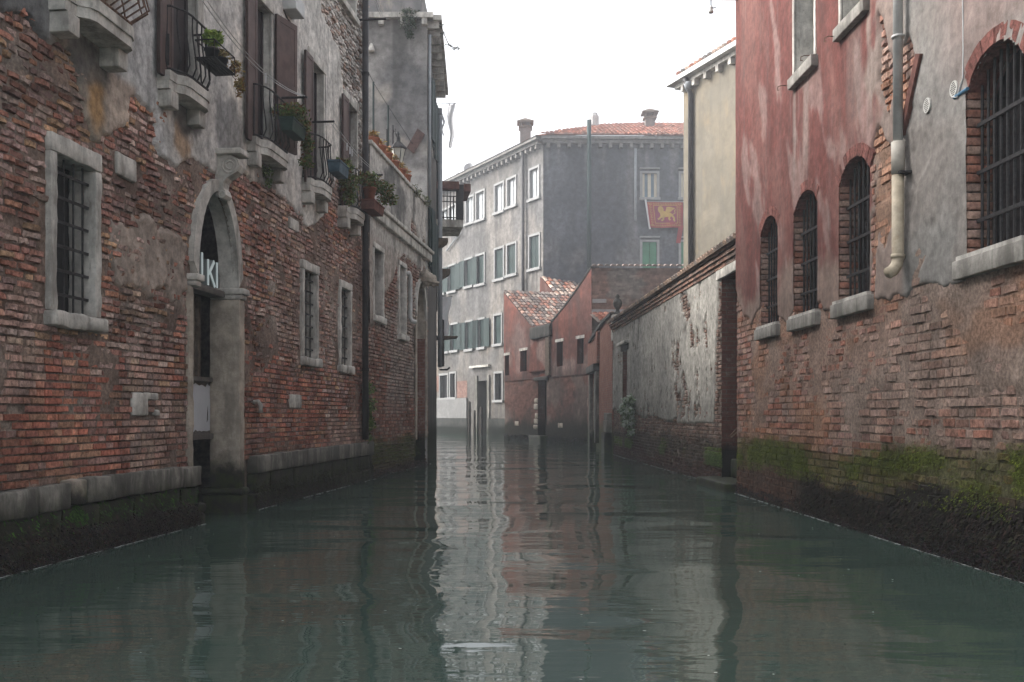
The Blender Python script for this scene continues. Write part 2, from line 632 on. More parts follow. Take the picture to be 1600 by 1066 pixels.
def arch_line(o, k=14):
    c, h = (o['u0'] + o['u1']) / 2, (o['u1'] - o['u0']) / 2
    us = [c - h * math.cos(math.pi * i / k) for i in range(k + 1)]
    return [(u, float(arch_v(o, u))) for u in us]


def in_open(o, u, v, m=0.0):
    if u < o['u0'] - m or u > o['u1'] + m or v < o['v0'] - m:
        return False
    if not o.get('rise'):
        return v < o['v1'] + m
    c, h = (o['u0'] + o['u1']) / 2, (o['u1'] - o['u0']) / 2
    q = dict(o)
    q['u0'], q['u1'], q['v1'] = o['u0'] - m, o['u1'] + m, o['v1'] + m
    return v < float(arch_v(q, u))


def wall_sheet(mb, W, U0, U1, V0, V1, n, ops, top=None):
    """a wall face with its openings; arched heads are filled down to the curve"""
    us = sorted(set([U0, U1] + [x for o in ops for x in (o['u0'], o['u1'])]))
    vs = sorted(set([V0, V1] + [x for o in ops for x in (o['v0'], o['v1'])]))
    us = [u for u in us if U0 <= u <= U1]
    vs = [v for v in vs if V0 <= v <= V1]
    for i in range(len(us) - 1):
        for j in range(len(vs) - 1):
            cu, cv = (us[i] + us[i + 1]) / 2, (vs[j] + vs[j + 1]) / 2
            if any(o['u0'] < cu < o['u1'] and o['v0'] < cv < o['v1'] for o in ops):
                continue
            mb.add([W.P(us[i], vs[j], n), W.P(us[i + 1], vs[j], n), W.P(us[i + 1], vs[j + 1], n), W.P(us[i], vs[j + 1], n)], [(0, 1, 2, 3)])
    for o in ops:
        if o.get('rise'):
            a = arch_line(o)
            for i in range(len(a) - 1):
                mb.add([W.P(a[i][0], a[i][1], n), W.P(a[i + 1][0], a[i + 1][1], n), W.P(a[i + 1][0], o['v1'], n), W.P(a[i][0], o['v1'], n)], [(0, 1, 2, 3)])
    return mb


def outline(o):
    if o.get('rise'):
        return [(o['u0'], o['v0'])] + [(o['u1'], o['v0'])] + arch_line(o)[::-1]
    return [(o['u0'], o['v0']), (o['u1'], o['v0']), (o['u1'], o['v1']), (o['u0'], o['v1'])]


def reveal(mb, W, o, n0, n1):
    p = outline(o)
    for i in range(len(p)):
        a, b = p[i], p[(i + 1) % len(p)]
        mb.add([W.P(a[0], a[1], n0), W.P(b[0], b[1], n0), W.P(b[0], b[1], n1), W.P(a[0], a[1], n1)], [(0, 1, 2, 3)])
    return mb


def fill(mb, W, o, n):
    p = outline(o)
    mb.add([W.P(u, v, n) for u, v in p], [tuple(range(len(p)))])
    return mb


def body_box(W, U0, U1, V0, V1, depth, n=-0.03):
    """sides, top and back of a building behind its front sheet"""
    mb = MB()
    p = [W.P(u, v, m) for m in (n, -depth) for v in (V0, V1) for u in (U0, U1)]
    mb.add(p, [(0, 4, 6, 2), (1, 3, 7, 5), (2, 6, 7, 3), (4, 5, 7, 6)])
    return mb


# brick templates: unit length (x), unit height (z), depth 0..1 outwards
def brick_template(seed, rough):
    r = random.Random(seed)
    if rough > 1:
        xs, zs = [-0.5, -0.43, -0.15, 0.15, 0.43, 0.5], [-0.5, -0.36, 0.36, 0.5]
    else:
        xs, zs = [-0.5, -0.475, -0.17, 0.17, 0.475, 0.5], [-0.5, -0.42, 0.42, 0.5]
    G = np.zeros((6, 4, 3))
    lean = (r.random() - 0.5) * 0.3 * rough
    for i in range(6):
        for j in range(4):
            edge = i in (0, 5) or j in (0, 3)
            corner = i in (0, 1, 4, 5)
            d = 0.0 if edge else 1.0 - r.random() * 0.30 * rough - (0.10 * rough if corner else 0.0) + lean * xs[i]
            x = xs[i] + (r.random() - 0.5) * 0.06 * rough
            z = zs[j] + (r.random() - 0.5) * 0.17 * rough
            if i in (0, 5) and j in (0, 3):
                x *= 1 - 0.07 * rough
                z *= 1 - 0.16 * rough
            G[i, j] = (x, d, z)
    V = G.reshape(-1, 3)
    F = [(i * 4 + j, (i + 1) * 4 + j, (i + 1) * 4 + j + 1, i * 4 + j + 1) for i in range(5) for j in range(3)]
    return V, F


TPL = [brick_template(s, 0.5) for s in range(6)] + [brick_template(s + 50, 1.3) for s in range(10)]
_tplmesh = {}


def tpl_mesh(k):
    if k not in _tplmesh:
        V, F = TPL[k]
        me = bpy.data.meshes.new('brick')
        me.from_pydata([(x, -d, z) for x, d, z in V], [], F)
        me.materials.append(M['brick_obj'])
        _tplmesh[k] = me
    return _tplmesh[k]


def brick_layout(W, U0, U1, V0, V1, skip, colf, er, course=0.068, joint=0.011, wav=0.01, lens=(0.25, 0.25, 0.125, 0.2), seed=1, dep0=0.036):
    r = random.Random(seed)
    out = []
    nrow = int((V1 - V0) / course)
    for row in range(nrow):
        v = V0 + (row + 0.5) * course
        u = U0 - r.random() * 0.25
        while u < U1:
            w = r.choice(lens) * (0.92 + 0.16 * r.random())
            cu = u + w / 2
            a, b = max(u, U0), min(u + w, U1)
            u += w
            if b - a < 0.05:
                continue
            cu, w2 = (a + b) / 2, b - a
            e = er(cu, v)
            vv = v + wav * (float(vn(cu * 0.6, v * 0.8, 5)) - 0.5) * 2 + (r.random() - 0.5) * 0.014 * e
            if skip(cu, vv, w2):
                continue
            if r.random() < 0.018 + 0.03 * e:
                if r.random() < 0.6:
                    continue
            dep = dep0 + (r.random() - 0.5) * (0.006 + 0.034 * e) + (0.012 * r.random() if r.random() < 0.15 * e else 0.0)
            k = r.randrange(6) if e < 0.35 else 6 + r.randrange(10)
            h = course - joint * (0.7 + 0.6 * r.random() + 0.1 * e)
            wj = w2 - joint * (0.8 + 0.5 * r.random() + 0.4 * e)
            out.append((cu, vv, wj, h, dep, k, colf(cu, vv, r), (r.random() - 0.5) * 0.11 * e))
    return out


BASE_N = -0.028


def px_size(W, b):
    p = W.P(b[0], b[1])
    if p[1] < 1:
        return 0
    x = 800 + FPX * p[0] / p[1]
    y = HZ - FPX * (p[2] - CAM_H) / p[1]
    if x < 8 or x > 1592 or y < 8 or y > 1058:
        return 0
    q = W.P(b[0] + b[2], b[1])
    w = abs(800 + FPX * q[0] / q[1] - x)
    return w * b[3] * FPX / p[1]


def bricks_build(W, lay, wall, parent, single=300):
    """the largest as objects of their own, the rest joined"""
    order = sorted(range(len(lay)), key=lambda i: -px_size(W, lay[i]))
    own = set(i for i in order[:single] if px_size(W, lay[i]) > 60)
    base = root_loc(wall)
    mb = MB()
    Vs, Fs, Cs, SmF, k0 = [], [], [], [], 0
    for i, (u, v, w, h, dep, k, c, rot) in enumerate(lay):
        if i in own:
            o = bpy.data.objects.new('brick', tpl_mesh(k))
            COL.objects.link(o)
            o.parent = wall
            p = W.P(u, v, BASE_N)
            o.location = (p[0] - base.x, p[1] - base.y, p[2] - base.z)
            o.rotation_euler = (0, rot, W.ang)
            o.scale = (w, dep, h)
            o.color = (*c, 1)
        else:
            V, F = TPL[k]
            x, z = V[:, 0] * w, V[:, 2] * h
            cr, sr = math.cos(-rot), math.sin(-rot)
            Vs.append(W.PA(u + x * cr - z * sr, v + x * sr + z * cr, BASE_N + V[:, 1] * dep))
            Fs += [tuple(q + k0 for q in f) for f in F]
            Cs.append(np.repeat([c], len(V), 0))
            SmF += [k > 5] * len(F)
            k0 += len(V)
    if Vs:
        mb.v = [tuple(p) for p in np.concatenate(Vs)]
        mb.f = Fs
        mb.c = [tuple(c) for c in np.concatenate(Cs)]
        o = mb.build('brickwork', M['brick'], parent)
        o['kind'] = 'stuff'


def mortar_skin(W, U0, U1, V0, V1, cf, ops, parent, amp=0.03, lo=-0.021, t0=0.42, t1=0.72, seed=300, step=0.03, zc0=None):
    """uneven bedding mortar, here raked out, there smeared over the brick faces"""
    def hf(U, V):
        return lo + amp * sm(t0, t1, fbm(U * 1.7, V * 1.9, seed, 5)) * (sm(zc0, zc0 + 0.4, V) if zc0 else 1.0) + (fbm(U * 12, V * 12, seed + 5, 3) - 0.5) * 0.008
    return plaster_build(W, U0, U1, V0, V1, step, hf, cf, ops, 'mortar', M['mortar_skin'], parent)


def plaster_build(W, U0, U1, V0, V1, step, hf, cf, ops, name, mat, parent):
    us = np.arange(U0, U1 + step, step)
    vs = np.arange(V0, V1 + step, step)
    ex_u = [x for o in ops for x in (o['u0'], o['u1']) if U0 < x < U1]
    ex_v = [x for o in ops for x in (o['v0'], o['v1']) if V0 < x < V1]
    def merge(g, ex):
        ex = np.unique(np.round(ex, 4)) if len(ex) else np.array([])
        for e in ex:
            g = g[np.abs(g - e) > step * 0.55]
        keepx = []
        for e in ex:
            if not keepx or e - keepx[-1] > step * 0.5:
                keepx.append(e)
        return np.sort(np.concatenate([g, keepx]))
    us, vs = merge(us, ex_u), merge(vs, ex_v)
    U, V = np.meshgrid(us, vs, indexing='ij')
    H = hf(U, V)
    C = cf(U, V)
    P = W.PA(U, V, H)
    cu, cv = (U[:-1, :-1] + U[1:, 1:]) / 2, (V[:-1, :-1] + V[1:, 1:]) / 2
    hm = np.maximum.reduce([H[:-1, :-1], H[1:, :-1], H[:-1, 1:], H[1:, 1:]])
    keep = hm > -0.026
    for o in ops:
        a = arch_v(o, cu) if o.get('rise') else o['v1']
        keep &= ~((cu > o['u0']) & (cu < o['u1']) & (cv > o['v0']) & (cv < a))
    nv = len(vs)
    I, J = np.nonzero(keep)
    q = I * nv + J
    F = np.stack([q, q + nv, q + nv + 1, q + 1], -1)
    used, inv = np.unique(F.ravel(), return_inverse=True)
    mb = MB()
    mb.v = [tuple(p) for p in P.reshape(-1, 3)[used]]
    mb.c = [tuple(c) for c in C.reshape(-1, 3)[used]]
    mb.f = [tuple(int(x) for x in f) for f in inv.reshape(-1, 4)]
    return mb.build(name, mat, parent, smooth=True)


def facade(W, U0, U1, V0, V1, n, ops, cf, step, name, parent, seed=0):
    return plaster_build(W, U0, U1, V0, V1, step, lambda U, V: n + (fbm(U * 1.5, V * 1.5, 700 + seed, 4) - 0.5) * 0.02, lambda U, V: cf(U, V) * 0.9, ops, name, M['farplaster'], parent)


def weather(U, V, C, ops, seed, drip=(0.07, 0.068, 0.065), top=None, amt=0.75):
    """rain streaks, blotches and run-off below each sill"""
    C = mixc(C, np.array(drip) * 1.2, sm(0.52, 0.7, fbm(U * 2.2, V * 0.25, seed, 5)) * 0.65)
    C = C * (0.66 + 0.68 * fbm(U * 0.9, V * 0.7, seed + 3, 6))[..., None]
    for k, o in enumerate(ops):
        c, h = (o['u0'] + o['u1']) / 2, (o['u1'] - o['u0']) / 2 + 0.1
        st = sm(0.45, 0.62, fbm(U * 6 + k, V * 0.4, seed + 7, 4)) * sm(h + 0.15, h - 0.15, np.abs(U - c)) * sm(o['v0'] - 2.2, o['v0'] - 0.1, V) * sm(o['v0'] + 0.05, o['v0'] - 0.05, V)
        C = mixc(C, drip, st * amt)
    if top is not None:
        C = mixc(C, drip, sm(top - 1.6, top, V + (fbm(U * 2.5, V * 0.3, seed + 9, 4) - 0.5) * 2.4) * 0.6)
    return C


def mixc(A, B, t):
    t = np.asarray(t)[..., None]
    return A * (1 - t) + np.asarray(B) * t


def leaves(mb, c, rad, n, size, cols, seed=0, droop=0.0):
    """many small leaf faces spread through a volume"""
    r = random.Random(seed)
    for _ in range(n):
        while True:
            p = Vector((r.uniform(-1, 1), r.uniform(-1, 1), r.uniform(-1, 1)))
            if p.length <= 1:
                break
        p = p * (0.55 + 0.45 * r.random())
        q = Vector((c[0] + p.x * rad[0], c[1] + p.y * rad[1], c[2] + p.z * rad[2]))
        s = size * (0.6 + 0.8 * r.random())
        a = Vector((r.gauss(0, 1), r.gauss(0, 1), r.gauss(0, 0.7) - droop)).normalized()
        b = a.orthogonal().normalized()
        b.rotate(Matrix.Rotation(r.random() * 6.28, 3, a))
        col = r.choice(cols)
        f = 0.7 + 0.6 * r.random()
        cc = [x * f for x in col]
        nrm = a.cross(b)
        mb.add([q - a * s, q + b * s * 0.42 + nrm * s * 0.12, q + a * s, q - b * s * 0.42 + nrm * s * 0.12], [(0, 1, 2, 3)], cc)
    return mb


def mussels(W, U0, U1, z0, zf, count, nf, parent, seed, s=(0.012, 0.03), cols=((0.012, 0.010, 0.011), (0.022, 0.016, 0.016), (0.035, 0.022, 0.02), (0.02, 0.02, 0.014)), name='mussels'):
    r = random.Random(seed)
    mb = MB()
    for _ in range(count):
        u = r.uniform(U0, U1)
        top = zf(u)
        z = z0 + (top - z0) * r.random() ** 1.4
        a = r.uniform(*s)
        n = nf(u, z) + r.random() * 0.03 * (1 - (z - z0) / max(0.01, top - z0)) + 0.002
        c = W.P(u, z, n)
        ax = Vector((r.gauss(0, 1), r.gauss(0, 1), r.gauss(0, 1))).normalized()
        b = ax.orthogonal().normalized()
        d = ax.cross(b)
        cc = Vector(c)
        mb.add([cc - ax * a, cc + b * a * 0.5, cc + d * a * 0.4, cc - b * a * 0.5, cc - d * a * 0.4, cc + ax * a],
               [(0, 2, 1), (0, 3, 2), (0, 4, 3), (0, 1, 4), (5, 1, 2), (5, 2, 3), (5, 3, 4), (5, 4, 1)],
               [x * (0.6 + 0.9 * r.random()) for x in r.choice(cols)])
    o = mb.build(name, M['mussel'], parent)
    o['kind'] = 'stuff'
    return o


def moss(W, U0, U1, dens, count, nf, parent, seed, zr=(0.3, 0.9), cols=((0.06, 0.09, 0.012), (0.09, 0.12, 0.015), (0.035, 0.055, 0.012)), size=(0.008, 0.022)):
    r = random.Random(seed)
    mb = MB()
    k = 0
    tries = 0
    while k < count and tries < count * 30:
        tries += 1
        u, z = r.uniform(U0, U1), r.uniform(*zr)
        if r.random() > dens(u, z):
            continue
        k += 1
        s = r.uniform(*size)
        p = Vector(W.P(u, z, nf(u, z) - 0.004))
        dn = Vector(W.P(u + r.gauss(0, 0.5) * s, z - s * (0.4 + r.random()), nf(u, z) + s * (0.3 + 0.5 * r.random())))
        sd_ = Vector(W.d) * s * 0.5
        f = 0.6 + 0.8 * r.random()
        mb.add([p - sd_, p + sd_, dn], [(0, 1, 2)], [x * f for x in r.choice(cols)])
    o = mb.build('moss', M['moss'], parent)
    o['kind'] = 'stuff'
    return o


def bars(W, o, n, nvert, nhor, parent, r=0.009, mat='iron'):
    u0, u1, v0 = o['u0'], o['u1'], o['v0']
    for i in range(nvert):
        u = u0 + (u1 - u0) * (i + 0.5) / nvert
        vt = float(arch_v(o, u)) if o.get('rise') else o['v1']
        MB().tube([W.P(u, v0, n), W.P(u, vt, n)], r, 6).build('bar', M[mat], parent)
    vs = o['v1'] - o.get('rise', 0)
    for j in range(nhor):
        v = v0 + (vs - v0) * (j + 0.75) / (nhor + 0.4)
        MB().box(W, u0, u1, v - r * 1.3, v + r * 1.3, n + r * 0.6, n + r * 1.9).build('bar', M[mat], parent)


def leaf_panel(W, u0, u1, v0, v1, n, parent, mat, ang=0.0, name='shutter', latch=True, battens=0):
    """one shutter leaf hinged at u0 (ang turns it out from the wall)"""
    w = u1 - u0
    a = Vector(W.P(u0, 0, n))
    d = W.d * math.cos(ang) + W.n * math.sin(ang)
    b = a + d * w
    Q = Fr((a.x, a.y), (b.x, b.y))
    o = MB().box(Q, 0, w, v0, v1, -0.012, 0.012).build(name, M[mat], parent)
    fr = MB()
    t = min(0.06, w * 0.16)
    for (x0, x1, y0, y1) in ((0, t, v0, v1), (w - t, w, v0, v1), (t, w - t, v0, v0 + t * 1.3), (t, w - t, v1 - t * 1.3, v1), (t, w - t, (v0 + v1) / 2 - t / 2, (v0 + v1) / 2 + t / 2)):
        fr.box(Q, x0, x1, y0, y1, -0.017, 0.019)
    fr.build('frame', M[mat], o)
    if latch:
        MB().tube([Q.P(w * 0.5, v0 + 0.12, 0.03), Q.P(w * 0.5, v0 + 0.42, 0.03), Q.P(w * 0.5, v0 + 0.42, 0.02)], 0.011, 5).build('latch', M['iron'], o)
    return o


def stone_window(W, o, parent, fw=0.11, proud=0.03, mat='palestone', depth=0.22, sill=0.13, nv=3, nh=4, lintel=0.13, seed=1):
    g = MB()
    fill(g, W, o, -depth)
    w = g.build('window', M['darkpane'], parent)
    MB().rbox(W, o['u0'] - fw, o['u0'], o['v0'], o['v1'], -depth, proud, seed=seed, amp=0.010, step=0.05, r=0.016).build('jamb', M[mat], w, True)
    MB().rbox(W, o['u1'], o['u1'] + fw, o['v0'], o['v1'], -depth, proud, seed=seed + 3, amp=0.010, step=0.05, r=0.016).build('jamb', M[mat], w, True)
    MB().rbox(W, o['u0'] - fw, o['u1'] + fw, o['v1'], o['v1'] + lintel, -depth, proud + 0.006, seed=seed + 5, amp=0.010, step=0.05, r=0.016).build('lintel', M[mat], w, True)
    MB().rbox(W, o['u0'] - fw - 0.03, o['u1'] + fw + 0.03, o['v0'] - sill, o['v0'], -depth, proud + 0.05, r=0.025, amp=0.016, step=0.045, seed=seed + 7).build('sill', M[mat], w, True)
    if nv:
        bars(W, o, -0.05, nv, nh, w)
    return w


def tile_mesh_data(L=0.44, w0=0.105, w1=0.082, k=5):
    V, F = [], []
    for (y, r, z) in ((0.0, w0, 0.02), (L, w1, 0.0)):
        for i in range(k + 1):
            a = math.pi * i / k
            V.append((-r * math.cos(a), y, z + r * 0.75 * math.sin(a)))
    for i in range(k):
        F.append((i, i + 1, k + 2 + i, k + 1 + i))
    F.append(tuple(range(k + 1))[::-1])
    return V, F


TILE_COLS = [(0.34, 0.15, 0.10), (0.40, 0.24, 0.18), (0.26, 0.12, 0.085), (0.30, 0.24, 0.20), (0.12, 0.10, 0.09), (0.17, 0.15, 0.14), (0.42, 0.32, 0.26)]
FAR_TILES = [(0.40, 0.17, 0.12), (0.45, 0.24, 0.18), (0.33, 0.15, 0.11), (0.36, 0.22, 0.17), (0.28, 0.16, 0.13)]


def roof_tiles(o, ex, ey, ncol, nrow, px, py, parent, single=True, cols=TILE_COLS, clip=None, seed=3, sc=1.0):
    """barrel tiles laid in rows: ex along the eave, ey up the slope"""
    r = random.Random(seed)
    ex, ey = Vector(ex).normalized(), Vector(ey).normalized()
    ez = ex.cross(ey)
    o = Vector(o)
    V, F = tile_mesh_data()
    base = root_loc(parent)
    me = None
    mb = MB()
    for j in range(nrow):
        for i in range(ncol):
            p = o + ex * (px * (i + 0.5)) + ey * (py * j) + ez * 0.03
            if clip and not clip(p):
                continue
            ps = [p + ex * r.gauss(0, 0.006), 1.0]
            c = r.choice(cols)
            f = 0.75 + 0.5 * r.random()
            c = tuple(x * f for x in c)
            tilt = r.gauss(0, 0.02)
            if single:
                if me is None:
                    me = bpy.data.meshes.new('roof_tile')
                    me.from_pydata([(x * sc, y * sc, z * sc) for x, y, z in V], [], F)
                    me.materials.append(M['tile_obj'])
                q = bpy.data.objects.new('roof_tile', me)
                COL.objects.link(q)
                q.parent = parent
                mt = Matrix((ex, ey, ez)).transposed() @ Matrix.Rotation(tilt, 3, 'Z')
                m4 = mt.to_4x4()
                m4.translation = ps[0] - base
                q.matrix_local = m4
                q.color = (*c, 1)
            else:
                mb.add([ps[0] + ex * x * sc + ey * y * sc + ez * z * sc for x, y, z in V], F, c)
    if not single:
        q = mb.build('roof_tiling', M['tile'], parent)
        q['kind'] = 'stuff'
    return


# ---------------------------------------------------------------- water and air
def m_water():
    k = NT('canal_water')
    k.b.inputs['Base Color'].default_value = (0.045, 0.073, 0.059, 1)
    k.b.inputs['Roughness'].default_value = 0.02
    k.b.inputs['IOR'].default_value = 1.36
    k.b.inputs['Specular IOR Level'].default_value = 0.5
    h1 = k.math('MULTIPLY', k.noise(0.75, 1, 0.4, sc=(0.75, 1.0, 1.0), dist=0.5), 0.055)
    h2 = k.math('MULTIPLY', k.noise(3.0, 2, 0.5, sc=(0.5, 1.5, 1.0), dist=0.3), 0.0065)
    h3 = k.math('MULTIPLY', k.noise(13.0, 2, 0.5, sc=(0.35, 1.6, 1.0)), 0.0009)
    k.bump(k.math('ADD', k.math('ADD', h1, h2), h3), 1.0, 1.0)
    return k.m


M['water'] = m_water()
wm = MB()
wm.add([(-70, -30, 0), (70, -30, 0), (70, 110, 0), (-70, 110, 0)], [(0, 1, 2, 3)])
water = wm.build('canal_water', M['water'])
tag(water, 'still green canal water with rippled reflections of the houses', 'water', kind='structure')
M['glassblue'] = m_plain('pale_glass', (0.10, 0.16, 0.21), 0.2, 0.15, 1, 0, spec=0.5)
M['blind'] = m_plain('pale_blind', (0.5, 0.52, 0.53), 0.6, 0.08, 2, 0)
M['creamf'] = m_plain('cream_frame', (0.5, 0.45, 0.36), 0.6, 0.1, 3, 0)

# ================================================================ the brick palace on the left
LA, LB = -4.45, 0.1061
L = Fr((LA, 0.0), (LA + LB * 30, 30.0))
UE = L.U(576)                       # where the palace ends and the terrace house begins
palace = thing('brick_palace', 'long eroded brick palace with stone balconies and arched water door along the left bank', 'building', L.P(10, 0))


def rect(W, x0, x1, yt, yb, n=0.0):
    """opening from photograph columns x0, x1, head yt and foot yb read at x0"""
    u0, v1 = W.uv(x0, yt, n)
    v0 = W.uv(x0, yb, n)[1]
    u1 = W.U(x1, n)
    if u1 < u0:
        u0, u1 = u1, u0
    return dict(u0=u0, u1=u1, v0=v0, v1=v1)


lw = [dict(u0=L.U(91, 0.03), u1=L.U(150, 0.03), v0=1.97, v1=3.22),
      dict(u0=L.U(476.5, 0.03), u1=L.U(496, 0.03), v0=1.97, v1=3.21),
      dict(u0=L.U(534.5, 0.03), u1=L.U(548.5, 0.03), v0=1.95, v1=3.2)]
ldoor = dict(u0=L.U(312, 0.05), u1=L.U(374, 0.05), v0=-0.4, v1=3.62, rise=1.0, round=True)
ZF, ZT = 4.47, 6.28
lb = [dict(u0=L.U(80), u1=L.U(128), v0=ZF, v1=ZT),
      dict(u0=L.U(262), u1=L.U(305), v0=ZF, v1=ZT),
      dict(u0=L.U(394), u1=L.U(421), v0=ZF, v1=ZT),
      dict(u0=L.U(482), u1=L.U(503), v0=ZF, v1=ZT),
      dict(u0=L.U(538.5), u1=L.U(555), v0=ZF, v1=ZT)]
lmid = dict(u0=L.U(440), u1=L.U(456), v0=5.28, v1=6.3)
lup = dict(u0=L.U(532), u1=L.U(553), v0=7.85, v1=8.7)
ldoor_h = dict(ldoor, u0=ldoor['u0'] - 0.09)
lops = lw + [ldoor_h] + lb + [lmid, lup]

mb = MB()
wall_sheet(mb, L, 3.0, UE, -0.5, 8.75, -0.03, lops)
lwall = mb.build('wall', M['mortar'], palace)
body_box(L, 3.0, UE, -0.5, 8.75, 7.0).build('wall_body', M['mortar'], palace)

# --- plaster map (photograph columns turned into places on the wall)
low = [(-400, -150), (-60, -10), (0, 18), (40, 35), (75, 68), (108, 84), (116, 120), (124, 160), (132, 196), (142, 226), (158, 232), (165, 214),
       (190, 214), (205, 200), (207, 158), (240, 176), (243, 226), (256, 247), (276, 264), (300, 247), (322, 264), (335, 272), (345, 292), (372, 268),
       (392, 288), (418, 292), (432, 303), (448, 320), (466, 333), (474, 332), (477, 350), (497, 352), (509, 335), (513, 262), (531, 259), (534, 140),
       (530, 82), (516, 47), (501, 20), (495, -40), (480, -160)]
PL = [L.uv(x, y) for x, y in low]
PL = [(PL[0][0] - 3, PL[0][1])] + PL + [(PL[-1][0], 12.0), (-4, 12.0)]
PR = [L.uv(x, y) for x, y in [(172, 338), (214, 346), (262, 362), (286, 384), (291, 452), (270, 470), (256, 452), (238, 486), (222, 452), (196, 446), (178, 420)]]
PR2 = [L.uv(x, y) for x, y in [(300, 262), (330, 285), (312, 330), (300, 352), (288, 320), (268, 300)]]


def l_sd(U, V):
    nz = (fbm(U * 2.2, V * 2.2, 3, 5) - 0.5) * 0.34 + (fbm(U * 9, V * 9, 8, 3) - 0.5) * 0.10
    a = polysd(PL, U, V) + nz * 0.75
    b = np.minimum(polysd(PR, U, V) + nz * 1.2 - 0.02, 0.12)
    return np.maximum(a, b)


def l_h(U, V):
    s = l_sd(U, V)
    rg = sm(-0.05, 0.03, polysd(PR, U, V))
    return -0.035 + (0.055 - 0.012 * rg) * sm(-0.012, 0.028, s) + (fbm(U * 1.1, V * 1.1, 21, 3) - 0.5) * 0.03 + (fbm(U * 6, V * 6, 25, 4) - 0.5) * (0.008 + 0.03 * rg)


def blob(W, x, y, r, U, V, seed=1):
    u, v = W.uv(x, y)
    return sm(1.25, 0.6, np.hypot((U - u) / r[0], (V - v) / r[1]) + (fbm(U * 5, V * 5, seed, 4) - 0.5) * 1.1)


def l_c(U, V):
    C = np.zeros(U.shape + (3,)) + np.array([0.60, 0.558, 0.50])
    n = fbm(U * 1.3, V * 0.8, 31, 5)
    C = mixc(C, (0.47, 0.45, 0.425), sm(0.4, 0.62, n))
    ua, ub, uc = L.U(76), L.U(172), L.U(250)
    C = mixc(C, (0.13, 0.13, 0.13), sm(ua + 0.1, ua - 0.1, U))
    C = mixc(C, (0.28, 0.24, 0.195), sm(ua, ua + 0.1, U) * sm(ub + 0.1, ub - 0.05, U))
    C = mixc(C, (0.47, 0.465, 0.455), sm(ub, ub + 0.12, U) * sm(uc + 0.35, uc, U))
    p = L.uv(186, 160)[1]
    C = mixc(C, (0.38, 0.31, 0.255), sm(ub - 0.15, ub, U) * sm(L.U(212), L.U(206), U) * sm(p + 0.02, p - 0.08, V + (U - ub) * 0.0 - 0.25 + (ub - U) * -0.0))
    C = mixc(C, (0.34, 0.20, 0.085), blob(L, 148, 155, (0.16, 0.36), U, V, 3) * 0.9)
    C = mixc(C, (0.30, 0.18, 0.09), blob(L, 282, 222, (0.2, 0.2), U, V, 5) * 0.8)
    C = mixc(C, (0.10, 0.097, 0.093), blob(L, 140, 92, (0.42, 0.22), U, V, 7) * 0.85)
    C = mixc(C, (0.085, 0.08, 0.075), blob(L, 285, 175, (0.45, 0.22), U, V, 9) * 0.9)
    C = mixc(C, (0.13, 0.132, 0.135), blob(L, 357, 200, (0.42, 0.45), U, V, 11) * 0.75)
    C = mixc(C, (0.10, 0.098, 0.09), blob(L, 412, 275, (0.4, 0.25), U, V, 13) * 0.8)
    C = mixc(C, (0.54, 0.515, 0.475), sm(L.U(440), L.U(480), U) * 0.7)
    C = mixc(C, (0.31, 0.255, 0.215), sm(-0.3, -0.2, polysd(PR, U, V)))
    C *= (0.82 + 0.36 * fbm(U * 3.5, V * 2.0, 41, 5))[..., None]
    return C


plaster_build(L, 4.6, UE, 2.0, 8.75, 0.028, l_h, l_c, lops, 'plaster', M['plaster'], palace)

PAL = [tuple(x * 1.16 for x in c) for c in [(0.235, 0.095, 0.065), (0.29, 0.135, 0.08), (0.22, 0.10, 0.08), (0.17, 0.09, 0.075), (0.31, 0.19, 0.11), (0.29, 0.20, 0.175), (0.24, 0.15, 0.135), (0.27, 0.12, 0.085), (0.34, 0.25, 0.21)]]
REDS = [tuple(x * 1.12 for x in c) for c in [(0.28, 0.09, 0.058), (0.24, 0.082, 0.056), (0.31, 0.125, 0.078), (0.21, 0.085, 0.065), (0.28, 0.15, 0.095), (0.23, 0.13, 0.11)]]
WHITES = [(0.42, 0.40, 0.37), (0.36, 0.33, 0.30), (0.46, 0.44, 0.41), (0.30, 0.22, 0.18), (0.38, 0.35, 0.33)]


def l_col(u, v, r):
    a = float(fbm(u * 0.9, v * 0.9, 51, 4))
    hi = float(sm(1.3, 2.1, v + (a - 0.5) * 1.6))
    c = np.array(r.choice(PAL) if r.random() < hi else r.choice(REDS))
    w = float(sm(0.54, 0.70, fbm(u * 1.1, v * 1.3, 57, 4)))
    c = c * (1 - w * 0.55) + np.array((0.30, 0.25, 0.215)) * w * 0.55
    wz = float(sm(U495 - 0.3, U495 + 0.3, u + (a - .5)) * sm(4.6, 5.1, v + (a - 0.5)))
    if r.random() < wz:
        c = np.array(r.choice(WHITES))
    pale = float(sm(12.8, 13.6, u) * sm(1.6, 2.2, v) * sm(4.2, 3.4, v)) * (0.25 + 0.5 * float(fbm(u * 2, v * 2, 71, 3)))
    c = c * (1 - pale) + np.array((0.25, 0.18, 0.155)) * pale
    dk = float(sm(0.5, 0.72, fbm(u * 1.7, v * 1.7, 63, 4)))
    c = c * (1 - 0.45 * dk)
    low_ = float(sm(0.8, 0.45, v + (a - 0.5) * 0.5))
    c = c * (1 - low_ * 0.6) + np.array((0.03, 0.035, 0.02)) * low_ * 0.6
    c = c * 0.86 + np.array((0.24, 0.18, 0.15)) * 0.14
    return tuple(c * (0.82 + 0.72 * r.random()))


U495 = L.U(500)


def l_er(u, v):
    return float(np.clip(sm(1.35, 2.2, v + (fbm(u * 0.7, v * 0.7, 77, 3) - 0.5) * 1.2) * 1.15, 0.08, 1))


